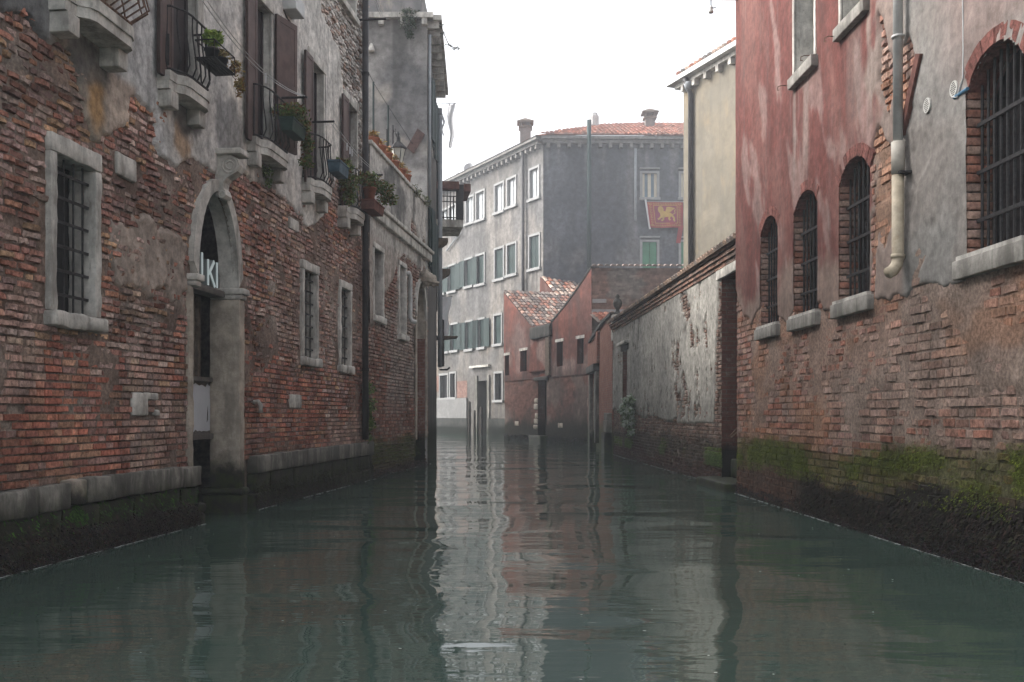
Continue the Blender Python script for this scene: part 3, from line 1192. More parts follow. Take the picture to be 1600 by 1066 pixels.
stones_px = [(182, 212, 236, 272), (207, 230, 613, 650), (226, 246, 613, 625), (240, 248, 640, 650), (452, 470, 616, 638), (452, 466, 338, 356), (493, 501, 300, 316)]
stone_rects = []
for (x0, x1, yt, yb) in stones_px:
    u0, v1 = L.uv(x0, yt)
    u1 = L.U(x1)
    stone_rects.append((u0, u1, L.uv(x0, yb)[1], v1))


def l_skip(u, v, w):
    if any(in_open(o, u + q * w * .35, v, 0.0) for o in lops for q in (-1, 0, 1)) or any(in_open(o, u + q * w * .35, v, 0.09) for o in lw + [ldoor] for q in (-1, 0, 1)):
        return True
    if any(a - 0.05 < u < b + 0.05 and c - 0.02 < v < d + 0.02 for a, b, c, d in stone_rects):
        return True
    if v > 9.3:
        return True
    return float(l_sd(u, v)) > 0.16


def l_mort(U, V):
    C = np.zeros(U.shape + (3,)) + np.array([0.21, 0.155, 0.125])
    C = mixc(C, (0.27, 0.225, 0.19), sm(0.5, 0.7, fbm(U * 1.3, V * 1.3, 311, 4)))
    C = mixc(C, (0.11, 0.07, 0.055), sm(0.5, 0.7, fbm(U * 2.2, V * 2.2, 313, 4)) * 0.7)
    C = mixc(C, (0.34, 0.32, 0.29), sm(U495 - 0.3, U495 + 0.3, U) * sm(4.6, 5.1, V))
    return C * (0.7 + 0.6 * fbm(U * 8, V * 8, 317, 3))[..., None]


mortar_skin(L, 4.9, UE, 0.6, 5.6, l_mort, lops, palace, amp=0.027, lo=-0.018, t0=0.53, t1=0.8)
lay = brick_layout(L, 4.9, UE, 0.6, 8.7, l_skip, l_col, l_er, course=0.063, joint=0.011, lens=(0.23, 0.2, 0.12, 0.16, 0.24, 0.11), seed=5)
bricks_build(L, lay, lwall, palace)
for i, (a, b, c, d) in enumerate(stone_rects):
    MB().rbox(L, a, b, c, d, -0.04, 0.016, r=0.02, amp=0.008, seed=i * 2.2).build('stone_block', M['palestone'], lwall, True)

# --- stone ledge and wet base
ub_ = L.U(301)
edges1 = [3.0, 4.6, 5.9, L.U(-60), L.U(42), L.U(92), L.U(120), L.U(272), ub_]
for i in range(len(edges1) - 1):
    dz = [0.0, -0.01, -0.012, -0.02, -0.012, 0.01, 0.012, 0.0][i]
    MB().rbox(L, edges1[i] + 0.003, edges1[i + 1] - 0.003, 0.41 + dz, 0.615 + dz, -0.06, 0.105, r=0.016, step=0.06, amp=0.013, seed=i * 3.1).build('ledge_stone', M['pillar'] if i == 5 else M['ledge'], palace, True)
edges2 = [L.U(389), L.U(428), L.U(470), L.U(520), L.U(566), UE + 0.03]
for i in range(len(edges2) - 1):
    MB().rbox(L, edges2[i] + 0.005, edges2[i + 1] - 0.005, 0.44, 0.65 + 0.006 * i, -0.06, 0.10, r=0.014, step=0.06, amp=0.010, seed=40 + i * 3.1).build('ledge_stone', M['ledge'], palace, True)
for (e, z1) in ((edges1, 0.405), (edges2, 0.435)):
    k = 0
    u = e[0]
    while u < e[-1] - 0.05:
        w = min(e[-1] - u, 0.55 + 0.5 * rng.random())
        MB().rbox(L, u + 0.004, u + w - 0.004, 0.19, z1, -0.06, 0.06 + 0.012 * rng.random(), r=0.02, step=0.08, amp=0.010, seed=k).build('base_stone', M['basestone'], palace, True)
        MB().rbox(L, u + 0.004 - 0.0, u + w - 0.004, -0.25, 0.185, -0.06, 0.085 + 0.012 * rng.random(), r=0.02, step=0.1, amp=0.012, seed=k + 9).build('base_stone', M['basestone'], palace, True)
        u += w
        k += 1
mussels(L, 4.5, ub_, -0.04, lambda u: 0.17 + 0.13 * float(fbm(u * 3, 0, 3, 3)), 13000, lambda u, z: 0.085, palace, 1, s=(0.007, 0.02))
moss(L, 5.0, ub_, lambda u, z: float(sm(0.34, 0.1, z + (fbm(u * 3, 1, 3, 3) - 0.5) * 0.3)), 7000, lambda u, z: 0.095, palace, 5, zr=(0.0, 0.34), cols=((0.02, 0.014, 0.013), (0.035, 0.022, 0.018), (0.014, 0.013, 0.011), (0.03, 0.03, 0.016)), size=(0.012, 0.04))
mussels(L, edges2[0], UE, -0.04, lambda u: 0.12 + 0.12 * float(fbm(u * 3, 0, 4, 3)), 6000, lambda u, z: 0.085, palace, 2, s=(0.007, 0.018))
moss(L, edges2[0], UE, lambda u, z: float(sm(0.36, 0.1, z + (fbm(u * 3, 1, 3, 3) - 0.5) * 0.3)), 5000, lambda u, z: 0.09, palace, 6, zr=(0.0, 0.36), cols=((0.02, 0.014, 0.013), (0.03, 0.024, 0.018), (0.035, 0.045, 0.014)), size=(0.012, 0.035))
moss(L, 5.5, ub_, lambda u, z: float(max(sm(0.25, 0.12, abs(u - L.U(105)) + abs(z - 0.3) * 1.4), 0.05)), 1500, lambda u, z: 0.068, palace, 4, zr=(0.15, 0.42), cols=((0.03, 0.085, 0.012), (0.045, 0.11, 0.015), (0.02, 0.05, 0.01)), size=(0.012, 0.035))

# --- ground floor windows with iron bars
for i, o in enumerate(lw):
    stone_window(L, o, palace, fw=[0.10, 0.09, 0.085][i], nv=[4, 3, 3][i], nh=[6, 7, 7][i], seed=i * 11.0, lintel=[0.15, 0.13, 0.12][i])

# --- arched water door
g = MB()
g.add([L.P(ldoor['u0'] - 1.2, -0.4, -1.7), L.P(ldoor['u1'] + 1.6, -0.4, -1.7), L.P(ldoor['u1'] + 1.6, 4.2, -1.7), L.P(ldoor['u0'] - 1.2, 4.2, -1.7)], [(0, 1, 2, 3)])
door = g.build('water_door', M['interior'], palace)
fw = 0.13
ds = ldoor['v1'] - ldoor['rise']
aout = dict(ldoor, u0=ldoor['u0'] - fw, u1=ldoor['u1'] + fw, v1=ldoor['v1'] + fw)
ai, ao = arch_line(ldoor, 18), arch_line(aout, 18)
parts = [(0, 5), (5, 9), (9, 13), (13, 18)]
for (i0, i1) in parts:
    m_ = MB()
    poly_i, poly_o = ai[i0:i1 + 1], ao[i0:i1 + 1]
    for k in range(len(poly_i) - 1):
        a, b, c, d = poly_i[k], poly_i[k + 1], poly_o[k + 1], poly_o[k]
        V = [L.P(*a, 0.045), L.P(*b, 0.045), L.P(*c, 0.045), L.P(*d, 0.045), L.P(*a, -0.19), L.P(*b, -0.19), L.P(*c, -0.04), L.P(*d, -0.04)]
        F = [(0, 3, 2, 1)[::-1], (0, 1, 5, 4), (3, 7, 6, 2)]
        if k == 0:
            F.append((0, 4, 7, 3))
        if k == len(poly_i) - 2:
            F.append((1, 2, 6, 5))
        m_.add(V, F)
    m_.build('arch_stone', M['palestone'], door)
# jamb pillars
MB().rbox(L, ldoor['u1'], ldoor['u1'] + fw + 0.04, -0.3, ds - 0.13, -0.31, 0.05, r=0.012, step=0.08, amp=0.006, seed=3).build('jamb', M['pillar'], door, True)
ujl = L.U(303.5, 0.03)
MB().rbox(L, ujl - 0.1, ujl, 0.45, ds - 0.13, -0.31, 0.03, r=0.02, step=0.08, amp=0.012, seed=8).build('jamb', M['pillar'], door, True)
for (a, b) in ((ldoor['u0'] - fw - 0.035, ldoor['u0'] + 0.02), (ldoor['u1'] - 0.02, ldoor['u1'] + fw + 0.07)):
    im = MB().rbox(L, a, b, ds - 0.07, ds, -0.31, 0.10, r=0.01, amp=0.003)
    im.rbox(L, a + 0.015, b - 0.02, ds - 0.13, ds - 0.07, -0.31, 0.075, r=0.02, amp=0.003)
    im.build('impost', M['palestone'], door, True)
MB().rbox(L, ldoor['u1'] - 0.06, ldoor['u1'] + fw + 0.09, 0.22, 0.30, -0.4, 0.10, r=0.03, amp=0.008, seed=5).build('base_stone', M['basestone'], door, True)
MB().rbox(L, ldoor['u1'] - 0.03, ldoor['u1'] + fw + 0.07, -0.3, 0.215, -0.4, 0.08, r=0.02, amp=0.008, seed=6).build('base_stone', M['basestone'], door, True)
MB().rbox(L, ldoor['u0'] - fw - 0.02, ldoor['u0'] + 0.05, 0.12, 0.22, -0.4, 0.11, r=0.03, amp=0.008, seed=7).build('base_stone', M['basestone'], door, True)
MB().rbox(L, ldoor['u0'] - fw, ldoor['u0'] + 0.04, -0.3, 0.115, -0.4, 0.10, r=0.02, amp=0.008, seed=9).build('base_stone', M['basestone'], door, True)
# keystone scroll: a console with two volutes under a flat cap
kc = (ldoor['u0'] + ldoor['u1']) / 2 + 0.06
kz = ldoor['v1']
prof = []
for t in range(15):
    a = math.radians(100 - t * 24)
    prof.append((0.13 + 0.105 * math.cos(a), kz + 0.27 + 0.105 * math.sin(a)))
side = [(0.0, kz + 0.40), (0.17, kz + 0.40), (0.25, kz + 0.36), (0.275, kz + 0.29), (0.25, kz + 0.22), (0.19, kz + 0.18), (0.13, kz + 0.15), (0.095, kz + 0.10), (0.085, kz + 0.04), (0.11, kz + 0.01), (0.12, kz - 0.04), (0.09, kz - 0.08), (0.045, kz - 0.075), (0.0, kz - 0.04)]
m_ = MB()
V = [L.P(kc - 0.085, z, n) for n, z in side] + [L.P(kc + 0.085, z, n) for n, z in side]
k = len(side)
m_.add(V, [tuple(range(k)), tuple(range(k, 2 * k))[::-1]] + [(i, k + i, k + (i + 1) % k, (i + 1) % k) for i in range(k)])
for uu in (kc - 0.088, kc + 0.088):
    for (cn, cz, rr) in ((0.165, kz + 0.285, 0.085), (0.165, kz + 0.285, 0.045), (0.075, kz - 0.035, 0.036)):
        m_.tube([L.P(uu, cz + rr * math.sin(t), cn + rr * math.cos(t)) for t in np.linspace(0, 6.3, 15)], 0.010, 5)
key = m_.build('keystone', M['palestone'], palace)
MB().rbox(L, kc - 0.14, kc + 0.14, kz + 0.402, kz + 0.465, -0.02, 0.31, r=0.01, amp=0.003).build('cap', M['palestone'], key, True)
# timber infill, white board and lit letters
ua, ub2 = ldoor['u0'], ldoor['u1']
MB().rbox(L, ua - 0.1, ub2, 2.51, 2.585, -0.31, -0.12, r=0.01, amp=0.004).build('transom', M['greyboard'], door, True)
MB().rbox(L, ub2 - 0.42, ub2 - 0.32, 1.55, 2.51, -0.42, -0.34, r=0.01, amp=0.004).build('door_post', M['wood'], door, True)
MB().rbox(L, ub2 - 0.2, ub2 - 0.13, 1.55, 2.51, -0.44, -0.36, r=0.01, amp=0.004).build('door_post', M['wood'], door, True)
bu0, bu1, bz0, bz1 = ua - 0.12, L.U(335, -0.3), 0.93, 1.53
MB().box(L, bu0, bu1, bz0, bz1, -0.335, -0.31).build('white_board', m_plain('board_white', (0.5, 0.52, 0.55), 0.5, 0.08, 2, 0.05), door)
fr = MB()
fr.box(L, bu0, bu1, bz1, bz1 + 0.05, -0.37, -0.27).box(L, bu0, bu1, bz0 - 0.06, bz0, -0.37, -0.26).box(L, bu1, bu1 + 0.055, bz0 - 0.06, bz1 + 0.05, -0.37, -0.255)
fr.build('board_frame', M['greyboard'], door)
r_ = random.Random(3)
rag = [(bu0, bz1 + 0.001)]
for i in range(25):
    rag.append((bu0 + (bu1 - bu0) * (i + 0.5) / 25, bz1 - 0.015 - 0.04 * r_.random() - (0.02 if i in (12, 20) else 0)))
rag.append((bu1, bz1 + 0.001))
MB().prism(L, rag, -0.309, -0.306).build('peeled_edge', M['greyboard'], door)
rag = [(bu0, bz0 - 0.001)] + [(bu0 + (bu1 - bu0) * (i + 0.5) / 25, bz0 + 0.015 + 0.035 * r_.random()) for i in range(25)] + [(bu1, bz0 - 0.001)]
MB().prism(L, rag[::-1], -0.309, -0.306).build('peeled_edge', M['greyboard'], door)
tz = bz0 + 0.13
tu = bu1 - 0.2
MB().prism(L, [(tu, tz), (tu + 0.03, tz + 0.03), (tu + 0.035, tz + 0.11), (tu + 0.03, tz + 0.19), (tu + 0.012, tz + 0.1)], -0.309, -0.307).build('tear', M['interior'], door)

ml = NT('letter_light')
ml.b.inputs['Base Color'].default_value = (0.5, 0.56, 0.56, 1)
ml.b.inputs['Emission Color'].default_value = (0.78, 0.95, 0.95, 1)
ml.b.inputs['Emission Strength'].default_value = 0.05
M['letter'] = ml.m
M['letterside'] = m_plain('letter_side', (0.2, 0.22, 0.22), 0.5, 0.1, 5, 0)
sign = thing('letter_sign', 'lit white block letters UKI standing on the transom of the arched water door', 'sign', L.P(ua + 0.5, 2.585, -0.2))
LH = 0.29


def letter(strokes, u, name):
    m2, m3 = MB(), MB()
    for (a, b, w) in strokes:
        d = Vector((b[0] - a[0], b[1] - a[1]))
        nn = Vector((-d.y, d.x)).normalized() * w / 2
        poly = [(u + a[0] - nn.x, 2.60 + a[1] - nn.y), (u + b[0] - nn.x, 2.60 + b[1] - nn.y), (u + b[0] + nn.x, 2.60 + b[1] + nn.y), (u + a[0] + nn.x, 2.60 + a[1] + nn.y)]
        m2.prism(L, poly, -0.138, -0.13)
        m3.prism(L, poly, -0.25, -0.139)
    o = m2.build(name, M['letter'], sign)
    m3.build('letter_side', M['letterside'], o)


w_ = 0.042
us_ = L.U(302.5, -0.13)
letter([((0.03, 0.05), (0.03, LH + 0.05), w_), ((0.03, 0.05), (0.09, 0.02), w_), ((0.09, 0.02), (0.17, 0.02), w_), ((0.17, 0.02), (0.23, 0.05), w_), ((0.23, 0.05), (0.23, LH + 0.05), w_)], us_, 'letter')
letter([((0.03, 0), (0.03, LH), w_), ((0.05, LH * 0.45), (0.2, LH), w_), ((0.08, LH * 0.55), (0.22, 0), w_)], L.U(324, -0.13), 'letter')
letter([((0.03, 0), (0.03, LH), w_ * 1.1)], L.U(338, -0.13), 'letter')

# --- balconies, balcony doors, shutters
def balcony(W, u0, u1, out, parent, mat_rail='iron', belly=0.05, rail=0.64, nbal=9, bw=0.17, zf=ZF, stone='palestone', seed=0):
    zt = zf
    sl = MB()
    pl = [(u0 - 0.02, 0.0), (u1 + 0.02, 0.0), (u1 + 0.02, out * 0.55), (u1 - 0.06, out * 0.9), (u1 - 0.14, out), (u0 + 0.26, out), (u0 + 0.19, out * 0.92), (u0 + 0.13, out * 0.64), (u0 - 0.02, out * 0.6)]
    sl.slab(W, pl, zt - 0.09, zt)
    pl2 = [(u, n * 0.94) for u, n in pl]
    sl.slab(W, pl2, zt - 0.175, zt - 0.092)
    b = sl.build('balcony', M[stone], parent)
    for u in (u0, u1 - bw):
        MB().rbox(W, u, u + bw, zt - 0.34, zt - 0.178, -0.02, out * 0.62, r=0.012, amp=0.004, seed=seed).build('bracket', M[stone], b, True)
    # railing line
    ln = [(u0 + 0.03, 0.02), (u0 + 0.05, out * 0.5), (u0 + 0.18, out * 0.82), (u0 + 0.3, out * 0.92), (u1 - 0.12, out * 0.92), (u1 - 0.03, out * 0.6), (u1 - 0.02, 0.02)]
    MB().tube([W.P(u, zt + 0.03, n) for u, n in ln], 0.013, 5).build('rail', M[mat_rail], b)
    MB().tube([W.P(u, zt + rail, n) for u, n in ln], 0.012, 5).build('rail', M[mat_rail], b)
    seg = []
    tot = 0
    for i in range(len(ln) - 1):
        d = math.hypot(ln[i + 1][0] - ln[i][0], ln[i + 1][1] - ln[i][1])
        seg.append((tot, d, ln[i], ln[i + 1]))
        tot += d
    cu, cn = (u0 + u1) / 2, 0.0
    for k in range(nbal):
        t = tot * (k + 0.6) / (nbal + 0.2)
        for (s0, d, a, c) in seg:
            if s0 <= t <= s0 + d:
                f = (t - s0) / d
                u, n = a[0] + (c[0] - a[0]) * f, a[1] + (c[1] - a[1]) * f
                dd = Vector((u - cu, n - cn))
                dd = dd.normalized() if dd.length > 0 else Vector((0, 1))
                if abs(dd.x) < 0.95:
                    dd = Vector((dd.x * 0.2, 1)).normalized()
                pts = []
                for (h, e) in ((0.03, 0), (0.12, 1.0), (0.24, 0.75), (0.4, 0.15), (rail * 0.82, -0.1), (rail, 0)):
                    pts.append(W.P(u + dd.x * belly * e, zt + h * (rail / 0.64), n + dd.y * belly * e))
                MB().tube(pts, 0.0085, 5).build('baluster', M[mat_rail], b)
                break
    return b


bspec = [(L.U(72), 8.74, 0.30, 'rustiron', 0.16, 14), (9.66, 10.47, 0.24, 'iron', 0.04, 9), (11.95, 12.95, 0.24, 'iron', 0.04, 9), (14.05, 14.85, 0.26, 'iron', 0.04, 9), (15.92, 16.75, 0.26, 'iron', 0.04, 8)]
for i, (a, b, out, mt, be, nb) in enumerate(bspec):
    balcony(L, a, b, out, palace, mt, be, 0.75 if i == 0 else 0.64, nb, seed=i * 4.0)

for i, o in enumerate(lb):
    g = MB()
    fill(g, L, o, -0.10)
    d_ = g.build('balcony_door', M['doorbrown'], palace)
    reveal(MB(), L, o, -0.1, -0.0).build('door_reveal', M['palestone'], d_)
    st = MB()
    um = (o['u0'] + o['u1']) / 2
    for (x0, x1) in ((o['u0'], o['u0'] + 0.05), (um - 0.03, um + 0.03), (o['u1'] - 0.05, o['u1'])):
        st.box(L, x0, x1, o['v0'], o['v1'], -0.099, -0.08)
    st.build('stile', M['doorbrown'], d_)
    for (x0, x1) in ((o['u0'] - 0.06, o['u0']), (o['u1'], o['u1'] + (0.15 if i == 1 else 0.06))):
        MB().rbox(L, x0, x1, o['v0'], o['v1'], 0.001, 0.035, r=0.006, amp=0.002).build('jamb', M['palestone'], d_, True)
    MB().rbox(L, o['u0'] - 0.1, o['u1'] + 0.1, o['v1'] + 0.002, o['v1'] + 0.14, 0.001, 0.045, r=0.006, amp=0.002).build('lintel', M['palestone'], d_, True)
near = [None, (L.U(236), L.U(257)), (L.U(376), L.U(391)), (L.U(468.5), L.U(480)), (L.U(528), L.U(537))]
far_ = [None, None, (lb[2]['u1'] + 0.07, lb[2]['u1'] + 0.52), None, None]
for i in range(1, 5):
    a, b = near[i]
    # hinge on the opening side: built from the far end so it lies flat on the wall
    leaf_panel(L, a, b, ZF - 0.06, ZT - 0.02, 0.075, palace, 'shutter')
    if far_[i]:
        leaf_panel(L, far_[i][0], far_[i][1], ZF + 0.12, ZT + 0.02, 0.06, palace, 'shutter', ang=R(16), latch=False)

# small upper window between the doors, top window, vent box
for (o, nm, f) in ((lmid, 'window', 0.08), (lup, 'window', 0.1)):
    g = MB()
    fill(g, L, o, -0.2)
    w = g.build(nm, M['darkpane'], palace)
    for (x0, x1) in ((o['u0'] - f, o['u0']), (o['u1'], o['u1'] + f)):
        MB().rbox(L, x0, x1, o['v0'], o['v1'], -0.2, 0.03, r=0.006, amp=0.002).build('jamb', M['palestone'], w, True)
    MB().rbox(L, o['u0'] - f, o['u1'] + f, o['v1'], o['v1'] + 0.11, -0.2, 0.035, r=0.006, amp=0.002).build('lintel', M['palestone'], w, True)
    MB().rbox(L, o['u0'] - f - 0.04, o['u1'] + f + 0.04, o['v0'] - 0.1, o['v0'], -0.2, 0.07, r=0.008, amp=0.002).build('sill', M['palestone'], w, True)
    ws = MB()
    um = (o['u0'] + o['u1']) / 2
    ws.box(L, um - 0.025, um + 0.025, o['v0'], o['v1'], -0.199, -0.17)
    ws.box(L, o['u0'], o['u1'], (o['v0'] + o['v1']) / 2 - 0.02, (o['v0'] + o['v1']) / 2 + 0.02, -0.198, -0.175)
    ws.build('window_bar', M['greyboard'], w)
MB().rbox(L, L.U(440), L.U(454), 6.52, 6.72, -0.01, 0.2, r=0.012, amp=0.001).build('vent_box', M['pipegrey'], palace)
# dark rainwater pipe at the end of the palace
pu = L.U(571, 0.1)
p_ = MB().tube([L.P(pu, 0.72, 0.10), L.P(pu, 5, 0.10), L.P(pu, 8.75, 0.10)], 0.055, 10).build('drainpipe', M['pipedark'], palace, True)
for z in (1.9, 3.6, 5.2, 7.0, 8.6):
    MB().tube([L.P(pu, z, 0.10), L.P(pu, z + 0.05, 0.10)], 0.066, 10).build('pipe_clip', M['iron'], p_)
# small spout above the white stone, a cable between the doors
MB().tube([L.P(L.U(396), 1.30, -0.02), L.P(L.U(396), 1.31, 0.06), L.P(L.U(396), 1.27, 0.09), L.P(L.U(396), 1.17, 0.095)], 0.028, 7).build('spout', M['palestone'], palace, True)
MB().tube([L.P(L.U(506), 6.3, 0.02), L.P(L.U(507), 5.6, 0.015), L.P(L.U(510), 5.0, 0.02), L.P(L.U(511), 4.4, 0.01)], 0.008, 5).build('cable', M['iron'], palace)
MB().tube([L.P(L.U(441), 6.52, 0.02), L.P(L.U(446), 6.47, 0.02), L.P(L.U(460), 6.45, 0.02), L.P(L.U(461), 5.6, 0.02), L.P(L.U(462), 4.9, 0.02)], 0.01, 5).build('cable', M['iron'], palace)

TAX = Fr((0, 0), (1, 0))
# ================================================================ terrace house beyond the palace (same bank, same line)
UT = L.U(669)
terr = thing('terrace_house', 'low weathered house with walled roof terrace beyond the dark drainpipe', 'building', L.P(20, 0))
ZTER = 6.0
tw = [dict(u0=L.U(583), u1=L.U(597), v0=2.97, v1=4.2), dict(u0=L.U(623.5), u1=L.U(632.5), v0=2.8, v1=4.2)]
tport = dict(u0=L.U(649.5), u1=L.U(664), v0=-0.4, v1=4.12, rise=0.8, round=True)
tops = tw + [tport]
mb = wall_sheet(MB(), L, UE, UT, -0.5, ZTER, -0.03, tops)
twall = mb.build('wall', M['mortar'], terr)
body_box(L, UE, UT, -0.5, ZTER, 5.0).build('wall_body', M['mortar'], terr)
TPb = [L.uv(x, y) for x, y in [(570, 500), (583, 505), (600, 470), (612, 440), (622, 400), (640, 400), (652, 420), (676, 430)]]
TPb = TPb + [(UT + 1, 6.3), (UE - 1, 6.3)]
THo = [[L.uv(x, y) for x, y in [(641, 330), (648, 350), (656, 385), (656, 395), (642, 375)]], [L.uv(x, y) for x, y in [(660, 375), (668, 385), (668, 410), (662, 405)]]]


def t_sd(U, V):
    nz = (fbm(U * 2, V * 2, 13, 5) - 0.5) * 0.5
    s = polysd(TPb, U, V) + nz
    for h in THo:
        s = np.minimum(s, -(polysd(h, U, V) + nz * 0.6))
    return s


def t_h(U, V):
    return -0.04 + 0.055 * sm(-0.02, 0.04, t_sd(U, V)) + (fbm(U * 2, V * 2, 22, 3) - 0.5) * 0.03


def t_c(U, V):
    C = np.zeros(U.shape + (3,)) + np.array([0.42, 0.395, 0.365])
    C = mixc(C, (0.14, 0.135, 0.128), sm(0.5, 0.68, fbm(U * 1.6, V * 1.1, 91, 5)))
    C = mixc(C, (0.28, 0.21, 0.165), sm(4.6, 4.2, V) * 0.5)
    return C * (0.75 + 0.5 * fbm(U * 4, V * 4, 93, 4))[..., None]


plaster_build(L, UE + 0.02, UT, 2.6, ZTER, 0.035, t_h, t_c, tops, 'plaster', M['plaster'], terr)
TREDS = [(0.22, 0.10, 0.075), (0.25, 0.13, 0.095), (0.20, 0.12, 0.095), (0.27, 0.19, 0.155), (0.18, 0.09, 0.07)]


def t_col(u, v, r):
    a = float(fbm(u * 1.2, v * 1.2, 101, 4))
    c = np.array(r.choice(TREDS))
    p = float(sm(0.45, 0.62, a) * sm(1.0, 1.6, v))
    c = c * (1 - 0.6 * p) + np.array((0.30, 0.27, 0.24)) * 0.6 * p
    g = float(sm(0.78, 0.5, v + (a - 0.5) * 0.5))
    c = c * (1 - 0.85 * g) + np.array((0.05, 0.06, 0.022)) * 0.85 * g
    g = float(sm(0.28, 0.1, v + (a - 0.5) * 0.2))
    c = c * (1 - 0.5 * g) + np.array((0.06, 0.035, 0.028)) * 0.5 * g
    return tuple(c * (0.8 + 0.4 * r.random()))


def t_skip(u, v, w):
    if any(in_open(o, u + k * w * 0.4, v, 0.02) for o in tops for k in (-1, 0, 1)):
        return True
    return float(t_sd(u, v)) > 0.2


bricks_build(L, brick_layout(L, UE, UT, -0.12, 5.4, t_skip, t_col, lambda u, v: 0.3 + 0.4 * float(sm(1.5, 2.5, v)), seed=9), twall, terr, single=0)
# string course and terrace coping
for (z0, z1, n1) in ((4.72, 4.9, 0.10), (4.9, 4.98, 0.15)):
    u = UE + 0.06
    while u < UT - 0.1:
        w = min(1.3 + 0.4 * rng.random(), UT - u)
        MB().rbox(L, u, u + w - 0.01, z0, z1 - 0.004, -0.02, n1, r=0.015, amp=0.006, seed=u).build('string_course', M['palestone'], terr, True)
        u += w
u = UE + 0.02
while u < UT - 0.05:
    w = min(1.1, UT - u)
    MB().rbox(L, u, u + w - 0.008, ZTER, ZTER + 0.07, -0.25, 0.06, r=0.012, amp=0.004, seed=u).build('coping_stone', M['palestone'], terr, True)
    u += w
for i, o in enumerate(tw):
    stone_window(L, o, terr, fw=0.09, nv=0, sill=0.12, lintel=0.1, depth=0.2, seed=60 + i * 5.0)
# blocked arched portal with carved head
g = MB()
fill(g, L, tport, -0.42)
pt = g.build('portal', M['interior'], terr)
mbk = m_brickface('pier_brick', TAX, (0.24, 0.105, 0.08), (0.29, 0.14, 0.105), (0.26, 0.21, 0.18), zbase=(0.55, 0.95, 0.3, (0.015, 0.016, 0.013)))
zs_ = tport['v1'] - 0.8
pq = MB()
pq.add([L.P(tport['u1'], -0.4, 0.0), L.P(tport['u1'], -0.4, -0.42), L.P(tport['u1'], 2.9, -0.42), L.P(tport['u1'], 2.9, 0.0)], [(0, 1, 2, 3)])
pq.build('brick_pier', mbk, pt)
MB().box(L, tport['u1'] - 0.03, tport['u1'] + 0.02, 2.9, 3.16, -0.41, 0.0).build('pier_cap', M['pillar'], pt)
rv = MB()
al_ = [(tport['u1'], 3.16)] + arch_line(tport, 14)[::-1] + [(tport['u0'], -0.4)]
for i in range(len(al_) - 1):
    a, b = al_[i], al_[i + 1]
    rv.add([L.P(a[0], a[1], -0.42), L.P(b[0], b[1], -0.42), L.P(b[0], b[1], 0), L.P(a[0], a[1], 0)], [(0, 1, 2, 3)])
rv.build('arch_soffit', M['pillar'], pt)
po = dict(tport, u0=tport['u0'] - 0.1, u1=tport['u1'] + 0.1, v1=tport['v1'] + 0.1)
ai, ao = arch_line(tport, 14), arch_line(po, 14)
m_ = MB()
for k in range(14):
    m_.prism(L, [ai[k], ai[k + 1], ao[k + 1], ao[k]][::-1], -0.03, 0.04)
m_.build('arch_stone', M['palestone'], pt)
for (a, b) in ((tport['u0'] - 0.1, tport['u0']), (tport['u1'], tport['u1'] + 0.1)):
    MB().rbox(L, a, b, 0.6, tport['v1'] - 0.8, 0.001, 0.04, amp=0.006).build('jamb', M['pillar'], pt, True)
# carved animal head as keystone
hc = L.P((tport['u0'] + tport['u1']) / 2, 4.22, 0.16)
m_ = MB()
Vh, Fh = [], []
na, nb_ = 22, 16
for i in range(nb_ + 1):
    th = math.pi * i / nb_
    for j in range(na):
        ph = 2 * math.pi * j / na
        d = Vector((math.sin(th) * math.cos(ph), math.sin(th) * math.sin(ph), math.cos(th)))
        rr = 0.165 * (1 + 0.6 * mnoise.noise(d * 2.6 + Vector((3, 1, 5))) + 0.25 * mnoise.noise(d * 6.5))
        Vh.append((hc[0] + d.x * rr * 1.35, hc[1] + d.y * rr, hc[2] + d.z * rr * 0.95 - 0.08 * max(0, d.x)))
for i in range(nb_):
    for j in range(na):
        Fh.append((i * na + j, (i + 1) * na + j, (i + 1) * na + (j + 1) % na, i * na + (j + 1) % na))
m_.add(Vh, Fh)
m_.build('carved_head', M['pillar'], pt, True)
pu2 = L.U(641, 0.08)
MB().tube([L.P(pu2 - 0.12, 4.1, 0.0), L.P(pu2 - 0.08, 4.12, 0.07), L.P(pu2, 4.05, 0.08), L.P(pu2, 3.2, 0.08), L.P(pu2 + 0.02, 3.12, 0.11), L.P(pu2 + 0.05, 3.1, 0.2)], 0.05, 8).build('drainpipe', M['pipegrey'], terr, True)
moss(L, UE, UT, lambda u, z: float(sm(0.4, 0.6, fbm(u * 1.2, z * 3, 4, 3))), 2500, lambda u, z: 0.012, terr, 8, zr=(0.25, 0.75))
mussels(L, UE, UT, -0.03, lambda u: 0.1 + 0.05 * float(vn(u * 3, 0)), 1500, lambda u, z: 0.02, terr, 12, s=(0.01, 0.022), cols=((0.05, 0.03, 0.026), (0.03, 0.022, 0.02)))
# terrace posts with wire, trellis
tp = []
for (x, yt, nn) in ((583.5, 128, -0.5), (606.5, 165, -0.5), (650, 232, -0.25)):
    u, v = L.uv(x, yt, nn)
    MB().tube([L.P(u, ZTER, nn), L.P(u, v, nn)], 0.022, 6).build('terrace_post', M['greensh'], terr)
    tp.append(L.P(u, v - 0.02, nn))
MB().tube([L.P(UE, tp[0][2] + 0.45, -0.5)] + tp, 0.006, 4).build('wire', M['iron'], terr)

